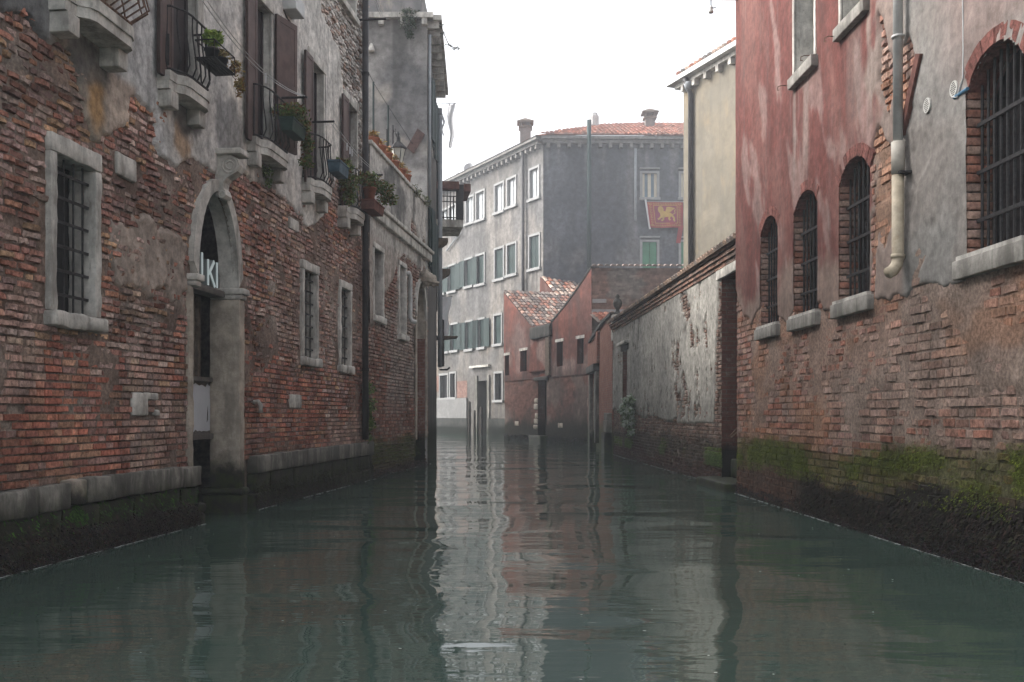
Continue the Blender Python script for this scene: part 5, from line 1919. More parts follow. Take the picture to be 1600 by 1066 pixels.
# coping: three brick courses stepping out, then a row of tiles and ridge tiles
for j in range(3):
    u = 0.0
    while u < GW.len - 0.02:
        w = min(0.13 if j == 1 else 0.26, GW.len - u)
        c = np.array(rng.choice([(0.21, 0.12, 0.09), (0.19, 0.13, 0.105), (0.16, 0.12, 0.1), (0.25, 0.15, 0.11)])) * (0.75 + 0.5 * rng.random())
        z = ZG + j * 0.066
        b = MB().box(GW, u + 0.005, u + w - 0.006, z + 0.004, z + 0.061, -0.44, 0.03 + 0.035 * j + 0.01 * rng.random(), tuple(c)).build('coping_brick', M['brick'], gwall)
        u += w
zc = ZG + 0.2
ey = (-GW.n) * 0.36 + Vector((0, 0, 0.17))
roof_tiles(GW.P(0, zc, 0.15), GW.d, ey, int(GW.len / 0.2), 1, GW.len / int(GW.len / 0.2), 0.36, gwall, cols=[(0.24, 0.17, 0.13), (0.20, 0.15, 0.12), (0.28, 0.2, 0.15), (0.17, 0.14, 0.12)])
tb = MB()
tb.add([GW.P(0, zc, 0.14), GW.P(GW.len, zc, 0.14), GW.P(GW.len, zc + 0.19, -0.24), GW.P(0, zc + 0.19, -0.24), GW.P(0, zc, -0.44), GW.P(GW.len, zc, -0.44)], [(0, 1, 2, 3), (3, 2, 5, 4), (0, 3, 4), (1, 5, 2)])
tb.build('coping_bed', M['mortar'], gwall)
u = 0.0
k = 0
while u < GW.len - 0.05:
    w = min(0.42, GW.len - u)
    r0 = 0.075 + 0.015 * rng.random()
    m_ = MB()
    z0_ = zc + 0.235 + 0.02 * rng.random()
    m_.tube([GW.P(u - 0.01, z0_ - 0.012, -0.25), GW.P(u + w, z0_ + 0.012, -0.25)], [r0, r0 * 0.88], 10, col=tuple(np.array((0.36, 0.32, 0.28)) * (0.65 + 0.6 * rng.random())))
    m_.build('ridge_tile', M['tile'], gwall, True)
    u += w
    k += 1
# recessed doorway with stone lintel, step, rods
dr = fill(MB(), GW, gdoor, -0.42).build('water_gate', M['interior'], gwall)
mdr = m_brickface('gate_brick', Fr((0, 0), (1, 0)), (0.17, 0.075, 0.055), (0.20, 0.09, 0.07), (0.16, 0.13, 0.11), zbase=(0.5, 0.75, 0.3, (0.012, 0.012, 0.01)))
reveal(MB(), GW, gdoor, -0.42, 0.0).build('gate_reveal', mdr, dr)
MB().rbox(GW, gdoor['u0'] - 0.22, gdoor['u1'] + 0.03, 3.363, 3.515, -0.3, 0.04, r=0.01, amp=0.004).build('lintel', M['palestone'], dr, True)
MB().rbox(GW, gdoor['u0'] - 0.35, gdoor['u1'] + 0.02, -0.3, 0.13, -0.2, 0.34, r=0.03, amp=0.012).build('step', M['basestone'], dr, True)
MB().rbox(GW, gdoor['u0'] + 0.08, gdoor['u1'] + 0.02, 0.13, 0.44, -0.4, -0.12, r=0.03, amp=0.012).build('step', M['basestone'], dr, True)
MB().tube([GW.P(gdoor['u1'] - 0.1, 1.15, -0.05), GW.P(gdoor['u0'] + 0.15, 0.8, -0.1)], 0.012, 5).build('rod', M['rustiron'], dr)
MB().tube([GW.P(gdoor['u1'] - 0.1, 1.05, -0.05), GW.P(gdoor['u0'] + 0.22, 0.78, -0.1)], 0.012, 5).build('rod', M['rustiron'], dr)
wn_ = fill(MB(), GW, gwin, -0.16).build('window', M['interior'], gwall)
reveal(MB(), GW, gwin, -0.16, 0.0).build('window_reveal', mdr, wn_)
MB().rbox(GW, gwin['u0'] - 0.35, gwin['u1'] + 0.35, gwin['v1'] + 0.16, gwin['v1'] + 0.24, -0.05, 0.13, r=0.01, amp=0.004).build('hood', M['palestone'], wn_, True)
MB().rbox(GW, gwin['u0'] - 0.25, gwin['u1'] + 0.25, gwin['v1'] + 0.003, gwin['v1'] + 0.155, -0.05, 0.03, r=0.01, amp=0.005).build('lintel', M['basestone'], wn_, True)
moss(GW, 2.0, GW.len - 1.5, lambda u, z: float(sm(0.44, 0.56, fbm(u * 0.9, 3, 243, 3)) * sm(0.56, 0.45, z)), 4000, lambda u, z: 0.012, gwall, 33, zr=(0.3, 0.58), cols=((0.07, 0.11, 0.03), (0.10, 0.14, 0.05), (0.045, 0.07, 0.02)), size=(0.01, 0.03))
mussels(GW, 0.3, GW.len - 1.2, -0.03, lambda u: 0.07 + 0.05 * float(vn(u * 3, 0, 4)), 2200, lambda u, z: 0.014, gwall, 35, s=(0.008, 0.018), cols=((0.06, 0.032, 0.028), (0.03, 0.022, 0.02)))
# stone post with urn finial at the far end
post = MB().rbox(GW, -0.32, 0.02, 3.3, 4.05, -0.32, 0.02, r=0.015, amp=0.004, back=True).build('finial_post', M['palestone'], gwall, True)
fc = GW.P(-0.15, 4.05, -0.15)
MB().lathe(fc, [(0.13, 0), (0.13, 0.05), (0.06, 0.1), (0.05, 0.16), (0.11, 0.24), (0.14, 0.34), (0.11, 0.44), (0.05, 0.48), (0.07, 0.53), (0.03, 0.6)], 10).build('urn', M['basestone'], post, True)

# ================================================================ brick gateway between the garden wall and the gabled house
GT = Fr((2.86, 37.6), (2.92, 28.95))
gate = thing('brick_gateway', 'narrow brick gateway with stone pilaster between garden wall and red gabled house', 'gateway', GT.P(4, 0))
M['gatebrick'] = m_brickface('gateway_brick', GT, (0.24, 0.095, 0.065), (0.28, 0.12, 0.085), (0.2, 0.16, 0.14), zbase=(0.5, 1.1, 0.5, (0.06, 0.07, 0.03)))
gtd = dict(u0=2.3, u1=3.5, v0=-0.4, v1=2.45, rise=0.5, round=True)
wall_sheet(MB(), GT, 0, GT.len, -0.5, 3.3, 0, [gtd]).build('wall', M['gatebrick'], gate)
MB().prism(GT, [(0, 3.3), (GT.len, 3.3), (GT.len, 4.05), (6.2, 4.05), (1.2, 3.78), (0, 3.78)], -0.4, 0.0).build('gable', M['gatebrick'], gate)
body_box(GT, 0, GT.len, -0.5, 3.3, 0.4, 0).build('wall_body', M['gatebrick'], gate)
d_ = fill(MB(), GT, gtd, -0.3).build('doorway', M['interior'], gate)
reveal(MB(), GT, gtd, -0.3, 0).build('door_reveal', M['pillar'], d_)
MB().prism(GT, [(1.1, 3.77), (6.2, 4.04), (GT.len, 4.04), (GT.len, 4.13), (6.2, 4.13), (1.1, 3.86)], -0.45, 0.08).build('coping', M['basestone'], gate)
MB().rbox(GT, 4.0, 4.5, 0.2, 2.6, -0.05, 0.12, r=0.015, amp=0.006).build('pilaster', M['ledge'], gate, True)
MB().rbox(GT, 1.6, 4.6, 2.6, 2.85, -0.05, 0.2, r=0.015, amp=0.006).build('entablature', M['basestone'], gate, True)
MB().rbox(GT, 1.7, 2.2, -0.2, 2.6, -0.05, 0.12, r=0.015, amp=0.006).build('pilaster', M['ledge'], gate, True)
MB().rbox(GT, 4.3, 4.8, 2.85, 3.9, -0.05, 0.1, r=0.015, amp=0.006).build('pilaster', M['gatebrick'], gate, True)
for (z0, z1, n1) in ((-0.3, 0.62, 0.22), (0.63, 0.98, 0.17), (0.985, 1.2, 0.15)):
    MB().rbox(GT, 7.6, 8.5, z0, z1, -0.05, n1, r=0.03, amp=0.01).build('quoin_stone', M['ledge'] if z0 > 0 else M['basestone'], gate, True)
rt = GT.P(GT.len - 3.5, 4.45, -0.5)
roof_tiles((3.0, 34.2, 4.35), (1, 0, 0), (0, 3.6, 0.62), 9, 9, 0.22, 0.4, gate, single=False, cols=FAR_TILES)
MB().add([(2.95, 34.2, 4.33), (5.0, 34.2, 4.33), (5.0, 37.9, 4.97), (2.95, 37.9, 4.97)], [(0, 1, 2, 3)]).build('roof_bed', M['mortar'], gate)

# ================================================================ red gabled house at the bend
G = Fr((-0.37, 47.5), (3.05, 38.0))
gab = thing('gabled_house', 'low red plastered house with swept V gables and mossy tile roof at the bend', 'building', G.P(5, 0))
M['gabred'] = m_render('gable_red', (0.15, 0.056, 0.042), (0.085, 0.044, 0.037), (0.05, 0.036, 0.032), 0.9, light=(0.20, 0.15, 0.135), scale=0.9)
M['gabbrick'] = m_brickface('gable_brick', G, (0.10, 0.05, 0.04), (0.145, 0.072, 0.056), (0.12, 0.10, 0.088), wash=(0.15, 0.12, 0.105), washamt=0.6, zbase=(0.55, 1.15, 0.55, (0.014, 0.016, 0.012)))
gwn = [rect(G, 813.5, 823.5, 549, 581), rect(G, 789.5, 796, 556, 587), rect(G, 870.5, 880, 535, 573), rect(G, 902.5, 912.5, 530, 569)]
gdo = dict(u0=G.U(840), u1=G.U(853.5), v0=0.25, v1=2.62)
ZB = 2.72
uv1, uv2 = G.U(833), G.U(862)
zl, zv, zr_ = 7.0, 5.0, 6.75

def gab_c(U, V):
    C = np.zeros(U.shape + (3,)) + np.array([0.175, 0.068, 0.052])
    C = mixc(C, (0.105, 0.052, 0.044), sm(0.42, 0.58, fbm(U * 0.8, V * 0.5, 641, 5)) * 0.8)
    C = mixc(C, (0.23, 0.165, 0.145), sm(0.5, 0.6, fbm(U * 1.2, V * 1.0, 643, 5)) * sm(4.9, 4.0, V) * 0.8)
    g = np.hypot((U - G.U(812)) / 1.1, (V - 4.2) / 1.5)
    C = mixc(C, (0.11, 0.06, 0.052), sm(1.25, 1.05, g) * sm(0.85, 1.0, g) * 0.7)
    C = mixc(C, (0.22, 0.165, 0.15), sm(0.95, 0.6, g + (fbm(U * 2, V * 2, 645, 4) - 0.5) * 0.6) * 0.6)
    C = mixc(C, (0.085, 0.05, 0.042), sm(3.05, 2.75, V + (fbm(U * 1.5, V, 647, 4) - 0.5) * 0.5) * 0.6)
    return weather(U, V, C, gwn, 650, drip=(0.06, 0.042, 0.038))


facade(G, 0, G.len, ZB, zv, 0.02, gwn, gab_c, 0.07, 'wall', gab, 2)
GBR = [(0.125, 0.062, 0.05), (0.155, 0.08, 0.063), (0.10, 0.056, 0.047), (0.165, 0.105, 0.085)]


def gbr_c(U, V):
    C = np.zeros(U.shape + (3,)) + np.array([0.135, 0.068, 0.054])
    rows = np.floor(V / 0.07)
    cols = np.floor(U / 0.25 + (rows % 2) * 0.5)
    h = vn(cols * 7.31 + 0.5, rows * 3.77 + 0.5, 3)
    C = C * (0.55 + 0.9 * h)[..., None]
    C = mixc(C, (0.17, 0.135, 0.118), sm(0.48, 0.6, fbm(U * 0.8, V * 0.9, 661, 5)) * 0.75)
    C = mixc(C, (0.07, 0.05, 0.043), sm(0.52, 0.66, fbm(U * 1.1, V * 1.3, 663, 5)) * 0.7)
    return mixc(C, (0.016, 0.018, 0.013), sm(1.15, 0.6, V + (fbm(U * 1.2, V * 1.2, 667, 5) - 0.5) * 0.9) * 0.93)



facade(G, 0, G.len, -0.5, ZB, -0.02, [gdo], gbr_c, 0.06, 'brick_wall', gab, 3)


def curve(u0, z0, u1, z1, sag, k=8):
    return [(u0 + (u1 - u0) * t, z0 + (z1 - z0) * t - sag * math.sin(math.pi * t)) for t in np.linspace(0, 1, k + 1)]


lc = curve(0, zl, uv1, zv, 0.02)
rc = curve(uv2, zv, G.len, zr_, 0.09)
def gable_sheet(curve_pts, name):
    us = np.array([p[0] for p in curve_pts])
    zs = np.array([p[1] for p in curve_pts])
    uu = np.linspace(us.min(), us.max(), 60)
    zt = np.interp(uu, us, zs)
    K = 28
    T = np.linspace(0, 1, K)
    U = np.repeat(uu[:, None], K, 1)
    V = zv + (zt - zv)[:, None] * T[None, :]
    C = gab_c(U, V).reshape(-1, 3)
    P = G.PA(U, V, 0.02).reshape(-1, 3)
    Q = G.PA(uu, zt, -0.25)
    mb = MB()
    F = [(i * K + j, (i + 1) * K + j, (i + 1) * K + j + 1, i * K + j + 1) for i in range(59) for j in range(K - 1)]
    n0 = len(P)
    F += [(i * K + K - 1, (i + 1) * K + K - 1, n0 + i + 1, n0 + i) for i in range(59)]
    mb.add(list(P) + list(Q), F, np.concatenate([C, np.tile(C[:1], (60, 1))]))
    mb.build(name, M['farplaster'], gab)


gable_sheet(lc, 'gable')
gable_sheet(rc, 'gable')
MB().prism(G, [(uv2, zv + 0.01), (uv2 + 0.02, zv + 0.0)] + [(u, z + 0.005) for u, z in rc[1:]] + [(u, z + 0.07) for u, z in rc[::-1]], -0.3, 0.05).build('gable_edge', M['basestone'], gab)
MB().rbox(G, uv1 - 0.1, uv2 + 0.1, zv - 0.55, zv - 0.02, 0.02, 0.14, r=0.04, amp=0.02).build('gutter_parapet', M['basestone'], gab, True)
MB().rbox(G, uv1 - 0.2, G.U(855), 3.0, 3.09, 0.02, 0.12, r=0.02, amp=0.01).build('string_course', M['gabred'], gab, True)
MB().box(G, G.U(855), G.U(861), ZB + 0.1, zv - 0.5, 0.0, 0.10).build('downpipe', M['wood'], gab)
mb = body_box(G, 0, G.len, -0.5, zv - 0.1, 7.0)
mb.build('wall_body', M['gabred'], gab)
for o in gwn:
    w = fill(MB(), G, o, -0.2).build('window', M['darkpane'], gab)
    reveal(MB(), G, o, -0.2, 0.02).build('window_reveal', M['gabred'], w)
    MB().box(G, o['u0'] - 0.1, o['u1'] + 0.1, o['v1'] + 0.003, o['v1'] + 0.12, -0.1, 0.04).build('lintel', M['palestone'], w)
    for k in range(3):
        u = o['u0'] + (o['u1'] - o['u0']) * (k + 0.5) / 3
        MB().tube([G.P(u, o['v0'], -0.1), G.P(u, o['v1'], -0.1)], 0.012, 4).build('bar', M['iron'], w)
d_ = fill(MB(), G, gdo, -0.35).build('door', M['interior'], gab)
reveal(MB(), G, gdo, -0.35, -0.02).build('door_reveal', M['gabbrick'], d_)
MB().rbox(G, gdo['u0'] - 0.3, gdo['u1'] + 0.2, gdo['v1'] + 0.003, gdo['v1'] + 0.16, -0.1, 0.07, amp=0.01).build('lintel', M['basestone'], d_, True)
for k, (z, w, h) in enumerate(((0.75, 0.42, 0.22), (1.0, 0.3, 0.2), (1.38, 0.45, 0.24), (1.66, 0.38, 0.2), (0.5, 0.5, 0.2))):
    MB().rbox(G, gdo['u0'] - w, gdo['u0'] - 0.01, z, z + h, -0.1, 0.02, r=0.03, amp=0.012, seed=k).build('quoin_stone', M['pillar'], d_, True)
MB().rbox(G, gdo['u0'] - 0.2, gdo['u1'] + 0.2, -0.3, 0.25, -0.3, 0.35, r=0.04, amp=0.015).build('step', M['basestone'], d_, True)
for (x, y) in ((875, 665), (922, 625), (922, 632), (807, 662)):
    u, v = G.uv(x, y)
    MB().rbox(G, u - 0.25, u + 0.25, v - 0.1, v + 0.1, -0.06, 0.005, r=0.03, amp=0.01).build('stone_block', M['pillar'], gab, True)
# roof plane facing up the canal
slope = Vector((-G.d.x * uv1, -G.d.y * uv1, zl - zv))
o0 = Vector(G.P(uv1, zv, 0.05))
ncol, nrow = 25, 12
roof_tiles(o0, -G.n, slope, ncol, nrow, 5.4 / ncol, slope.length / nrow, gab, sc=1.02, cols=[(0.27, 0.14, 0.105), (0.30, 0.19, 0.15), (0.22, 0.12, 0.095), (0.27, 0.21, 0.18), (0.12, 0.098, 0.088), (0.16, 0.13, 0.118), (0.13, 0.11, 0.10), (0.32, 0.265, 0.225)])
rb_ = MB()
a, b = Vector(G.P(uv1, zv, 0.05)), Vector(G.P(0, zl, 0.05))
rb_.add([a, a - G.n * 6.5, b - G.n * 6.5, b], [(0, 1, 2, 3)])
rb_.build('roof_bed', m_plain('roof_mortar', (0.10, 0.08, 0.07), 0.9), gab)
# second roof higher up behind
a2 = Vector(G.P(0.2, zl - 0.1, -2.6))
s2 = Vector((-G.d.x * 2.2, -G.d.y * 2.2, 1.25))
roof_tiles(a2, -G.n, s2, 13, 6, 0.24, s2.length / 6, gab, single=False, sc=1.1, seed=8)
MB().add([a2, a2 - G.n * 3.4, a2 - G.n * 3.4 + s2, a2 + s2], [(0, 1, 2, 3)]).add([a2, a2 + s2, a2 + s2 - Vector((0, 0, 1.3))], [(0, 1, 2)]).build('upper_roof_bed', M['gabred'], gab)
# end wall facing the camera
GE = Fr((3.05, 38.0), (7.4, 38.05))
M['endbrick'] = m_brickface('end_brick', GE, (0.19, 0.10, 0.078), (0.15, 0.105, 0.088), (0.16, 0.145, 0.13), wash=(0.19, 0.17, 0.15), washamt=0.75)
def ge_c(U, V):
    rows = np.floor(V / 0.075)
    cols = np.floor(U / 0.26 + (rows % 2) * 0.5)
    h = vn(cols * 7.31 + 0.5, rows * 3.77 + 0.5, 4)
    C = np.zeros(U.shape + (3,)) + np.array([0.165, 0.105, 0.083])
    C = mixc(C, (0.20, 0.105, 0.075), sm(0.5, 0.62, fbm(U * 0.9, V * 1.4, 711, 5)) * 0.8)
    C = mixc(C, (0.155, 0.145, 0.13), sm(0.48, 0.6, fbm(U * 0.8, V * 1.2, 713, 5)) * 0.8)
    return C * (0.55 + 0.9 * h)[..., None]


facade(GE, 0, GE.len, -0.5, zr_, 0, [], ge_c, 0.05, 'end_wall', gab, 6)
body_box(GE, 0, GE.len, -0.5, zr_, 0.3, 0).build('end_wall_body', M['endbrick'], gab)
MB().box(GE, 0.0, 2.4, 4.98, 5.16, 0.0, 0.09).build('flashing_stone', M['whitepaint'], gab)
MB().box(GE, 0.02, 0.55, 5.42, 5.56, 0.0, 0.05).build('stone_block', M['whitepaint'], gab)
roof_tiles(GE.P(0, zr_, 0.12), (1, 0.01, 0), (0, 0.4, 0.1), 19, 1, GE.len / 19, 0.4, gab, cols=[(0.17, 0.13, 0.115), (0.2, 0.15, 0.13), (0.14, 0.115, 0.10)], sc=1.05, seed=12)
mussels(G, 0, G.len, -0.03, lambda u: 0.25, 1500, lambda u, z: 0.01, gab, 41, s=(0.02, 0.05))

# ================================================================ ochre house behind the garden wall
TN = Fr((5.17, 30.0), (9.12, 20.0))
tan = thing('ochre_house', 'plain ochre rendered house with bracketed eaves behind the garden wall', 'building', TN.P(3, 0))
M['tan'] = m_render('ochre_render', (0.205, 0.178, 0.135), (0.18, 0.162, 0.13), (0.13, 0.122, 0.105), 0.6, light=(0.24, 0.19, 0.125), scale=0.35, bump=0.2)
ZN = 11.0
wall_sheet(MB(), TN, 0, TN.len, -0.5, ZN, 0, []).build('wall', M['tan'], tan)
body_box(TN, 0, TN.len, -0.5, ZN, 6, 0).build('wall_body', M['tan'], tan)
MB().box(TN, -0.25, TN.len, ZN, ZN + 0.12, -0.2, 0.16).build('cornice', M['palestone'], tan)
MB().box(TN, -0.45, TN.len, ZN + 0.12, ZN + 0.26, -0.2, 0.36).build('gutter', M['pipegrey'], tan)
u = 0.1
while u < TN.len:
    MB().box(TN, u, u + 0.14, ZN - 0.17, ZN - 0.002, 0, 0.16).build('bracket', M['palestone'], tan)
    u += 0.62
dpx = TN.U(1079, 0.08)
dt = MB().tube([TN.P(dpx, 2.0, 0.08), TN.P(dpx, ZN - 0.35, 0.08), TN.P(dpx, ZN - 0.1, 0.2), TN.P(dpx, ZN + 0.12, 0.26)], 0.075, 10).build('drainpipe', M['pipedark'], tan, True)
MB().lathe(TN.P(dpx, ZN - 0.12, 0.15), [(0.09, -0.12), (0.14, 0.02), (0.14, 0.1)], 8).build('hopper', M['pipelight'], dt, True)
rfs = Vector((-TN.n.x * 5.5, -TN.n.y * 5.5, 2.2))
ro = Vector(TN.P(0.1, ZN + 0.26, 0.3))
roof_tiles(ro, TN.d, rfs, int(TN.len / 0.24), 16, 0.24, rfs.length / 16, tan, single=False, seed=17)
MB().add([ro, ro + TN.d * TN.len, ro + TN.d * TN.len + rfs, ro + rfs], [(0, 1, 2, 3)]).build('roof_bed', M['mortar'], tan)

# ================================================================ grey corner palace closing the view
GL = Fr((-7.21, 66.0), (1.54, 50.0))
GF = Fr((1.54, 50.0), (12.5, 50.3))
cor = thing('corner_palace', 'hazy four-storey grey corner palace with tiled hip roof closing the canal view', 'building', (1.5, 52, 0))
M['corl'] = m_render('corner_pale', (0.20, 0.186, 0.172), (0.14, 0.134, 0.13), (0.08, 0.078, 0.076), 0.8, light=(0.235, 0.195, 0.155), scale=0.35, zbase=(2.4, 4.2, 3.0, (0.12, 0.11, 0.10)), bump=0.2)
M['corf'] = m_render('corner_slate_shade', (0.125, 0.13, 0.142), (0.066, 0.072, 0.085), (0.16, 0.157, 0.155), 0.6, light=(0.22, 0.215, 0.21), scale=0.4, bump=0.2)  # front darker than the left face, its shade mixed into the slate
ZC = 14.75
rowA = [(828.5, 842, 267, 312), (793.5, 806, 282, 324), (774, 787, 291, 333), (745, 757, 303, 345), (729, 740, 311, 350), (702, 712, 325, 360), (690, 699, 331, 364)]
rowB = [(828, 843, 371, 421), (793.5, 806.5, 384, 430), (774, 787, 391, 437), (745, 757, 401, 445), (728, 738, 407, 448), (702, 712, 417, 456), (686, 694, 424, 460)]
rowC = [(773, 784, 494, 538), (749, 757, 500, 543), (729, 738, 504, 546), (706, 715, 508, 548), (692, 700, 511, 550)]
rowD = [(774, 785, 584, 625), (704, 712, 584, 621), (688, 700, 587, 622)]
wins = []
for row, kind in ((rowA, 'A'), (rowB, 'B'), (rowC, 'C'), (rowD, 'D')):
    for (x0, x1, yt, yb) in row:
        o = rect(GL, x0, x1, yt, yb)
        o['kind'] = kind
        wins.append(o)
cdoor = dict(u0=GL.U(747), u1=GL.U(762.5), v0=-0.4, v1=GL.uv(755, 595)[1])
cops = wins + [cdoor]
def gl_c(U, V):
    C = np.zeros(U.shape + (3,)) + np.array([0.215, 0.198, 0.182])
    C = mixc(C, (0.25, 0.205, 0.16), sm(0.48, 0.62, fbm(U * 0.35, V * 0.4, 671, 5)) * sm(9.5, 6.5, V) * 0.8)
    C = mixc(C, (0.145, 0.142, 0.142), sm(0.46, 0.6, fbm(U * 0.4, V * 0.3, 673, 5)) * 0.75)
    C = mixc(C, (0.125, 0.115, 0.105), sm(4.6, 2.4, V + (fbm(U * 0.7, V * 0.7, 675, 5) - 0.5) * 3.0) * 0.8)
    return weather(U, V, C, cops, 680, drip=(0.085, 0.083, 0.08), top=ZC)


facade(GL, 0, GL.len, -0.5, ZC, 0, cops, gl_c, 0.1, 'wall', cor, 4)
for i, o in enumerate(wins):
    k = o['kind']
    w = fill(MB(), GL, o, -0.18).build('window', M['darkpane'], cor)
    f = 0.11
    fr = MB()
    for (a, b, c, d) in ((o['u0'] - f, o['u0'], o['v0'], o['v1']), (o['u1'], o['u1'] + f, o['v0'], o['v1']), (o['u0'] - f, o['u1'] + f, o['v1'], o['v1'] + f)):
        fr.box(GL, a, b, c, d, -0.18, 0.05)
    fr.build('frame', M['whitepaint'], w)
    MB().box(GL, o['u0'] - f - 0.08, o['u1'] + f + 0.08, o['v0'] - 0.14, o['v0'], -0.1, 0.12).build('sill', M['whitepaint'], w)
    um = (o['u0'] + o['u1']) / 2
    if k == 'A':
        for (a, b) in ((o['u0'] + 0.05, um - 0.05), (um + 0.05, o['u1'] - 0.05)):
            MB().box(GL, a, b, o['v0'], o['v1'], -0.15, -0.11).build('shutter', M['blind'], w)
    elif k in 'BC':
        if (k == 'B' and i - 7 in (4, 5)) or (k == 'C' and i - 14 in (1, 2, 3)):
            leaf_panel(GL, o['u0'] - 0.75, o['u0'] - 0.02, o['v0'], o['v1'], 0.09, cor, 'greensh', latch=False)
            leaf_panel(GL, o['u1'] + 0.02, o['u1'] + 0.75, o['v0'], o['v1'], 0.09, cor, 'greensh', latch=False)
        for (a, b) in ((o['u0'] + 0.01, um - 0.01), (um + 0.01, o['u1'] - 0.01)):
            MB().box(GL, a, b, o['v0'], o['v1'], -0.1, -0.05).build('shutter', M['greensh'], w)
    else:
        for q in range(4):
            u = o['u0'] + (o['u1'] - o['u0']) * (q + 0.5) / 4
            MB().tube([GL.P(u, o['v0'], -0.05), GL.P(u, o['v1'], -0.05)], 0.015, 4).build('bar', M['iron'], w)
# ground floor door, white base, ledge
d_ = fill(MB(), GL, cdoor, -0.5).build('water_door', M['interior'], cor)
reveal(MB(), GL, cdoor, -0.5, 0).build('door_reveal', M['corl'], d_)
MB().box(GL, cdoor['u0'] - 0.75, cdoor['u1'] + 0.35, cdoor['v1'] + 0.75, cdoor['v1'] + 0.87, 0, 0.2).build('hood', M['palestone'], d_)
for (a, b) in ((cdoor['u0'] - 0.3, cdoor['u0']), (cdoor['u1'], cdoor['u1'] + 0.28)):
    MB().box(GL, a, b, -0.4, cdoor['v1'] + 0.3, 0.001, 0.08).build('jamb', M['ledge'], d_)
ub_ = GL.U(731)
MB().box(GL, 0.5, ub_, 0.95, GL.uv(700, 623)[1], 0.0, 0.1).build('white_plinth', m_render('plinth_white', (0.25, 0.247, 0.243), (0.19, 0.187, 0.184), (0.22, 0.21, 0.2), 0.4), cor)
M['footing'] = m_render('footing', (0.06, 0.06, 0.056), (0.035, 0.037, 0.033), zbase=(0.3, 0.7, 0.3, (0.012, 0.014, 0.011)))
MB().box(GL, 0.3, ub_ + 0.2, -0.4, 0.95, 0.0, 0.18).build('stone_footing', M['footing'], cor)
MB().box(GL, cdoor['u1'] + 0.3, GL.len - 0.1, -0.4, 0.95, 0.0, 0.14).build('stone_footing', M['footing'], cor)
rbk = m_brickface('corner_brick', GL, (0.22, 0.11, 0.09), (0.26, 0.15, 0.12), (0.24, 0.2, 0.18))
for (x0, x1, yt, yb) in ((678, 686, 588, 612), (714, 730, 596, 622)):
    o = rect(GL, x0, x1, yt, yb)
    MB().box(GL, o['u0'], o['u1'], o['v0'], o['v1'], 0.0, 0.015).build('exposed_brick', rbk, cor)
# front facade
fo = [rect(GF, 1003.5, 1026.5, 271, 309), rect(GF, 1064, 1087, 271, 309), rect(GF, 1003.5, 1026.5, 378, 425), rect(GF, 1064, 1087, 378, 425)]
def gf_c(U, V):
    C = np.zeros(U.shape + (3,)) + np.array([0.098, 0.103, 0.115])  # dark base holds the front's shade as well as its grey
    C = mixc(C, (0.065, 0.07, 0.082), sm(0.45, 0.58, fbm(U * 0.5, V * 0.35, 691, 5)) * 0.85)
    C = mixc(C, (0.185, 0.18, 0.175), sm(0.5, 0.64, fbm(U * 0.8, V * 0.6, 693, 6)) * sm(7.0, 8.2, V) * sm(10.6, 8.8, V) * 0.75)
    C = mixc(C, (0.20, 0.195, 0.19), sm(0.55, 0.7, fbm(U * 3.0, V * 0.25, 695, 5)) * sm(11.5, 14.3, V) * 0.6)
    pu_ = GF.U(995)
    C = mixc(C, (0.19, 0.185, 0.18), sm(0.5, 0.15, np.abs(U - pu_ + 0.2) + (fbm(U * 3, V * 1.5, 697, 4) - 0.5) * 0.5) * 0.6)
    return weather(U, V, C, fo, 699, drip=(0.05, 0.052, 0.058))


facade(GF, 0, GF.len, -0.5, ZC, 0, fo, gf_c, 0.09, 'front_wall', cor, 5)
for i, o in enumerate(fo):
    w = fill(MB(), GF, o, -0.15).build('window', M['glassblue'] if i < 2 else M['darkpane'], cor)
    f = 0.12
    fr = MB()
    for (a, b, c, d) in ((o['u0'] - f, o['u0'], o['v0'], o['v1']), (o['u1'], o['u1'] + f, o['v0'], o['v1']), (o['u0'] - f, o['u1'] + f, o['v1'], o['v1'] + 0.1)):
        fr.box(GF, a, b, c, d, -0.15, 0.05)
    fr.build('frame', M['whitepaint'], w)
    MB().box(GF, o['u0'] - 0.16, o['u1'] + 0.16, o['v0'] - 0.13, o['v0'], -0.1, 0.14).build('sill', M['whitepaint'], w)
    MB().box(GF, o['u0'] - 0.14, o['u1'] + 0.14, o['v1'] + 0.2, o['v1'] + 0.27, 0, 0.12).build('hood', M['whitepaint'], w)
    um = (o['u0'] + o['u1']) / 2
    if i < 2:
        for (a, b) in ((o['u0'], o['u0'] + 0.13), (um - 0.08, um + 0.08), (o['u1'] - 0.13, o['u1'])):
            MB().box(GF, a, b, o['v0'], o['v1'], -0.14, -0.08).build('casement', M['creamf'], w)
    else:
        for (a, b) in ((o['u0'] + 0.02, um - 0.01), (um + 0.01, o['u1'] - 0.02)):
            MB().box(GF, a, b, o['v0'], o['v1'], -0.1, -0.04).build('shutter', M['greenbright'], w)
mb = MB()
BR, BL = (12.5, 64.0), (-7.21, 66.0)
mb.add([(12.5, 50.3, -.5), (*BR, -.5), (*BR, ZC), (12.5, 50.3, ZC), (*BL, -.5), (*BL, ZC)], [(0, 1, 2, 3), (1, 4, 5, 2)])
mb.build('wall_body', M['corf'], cor)
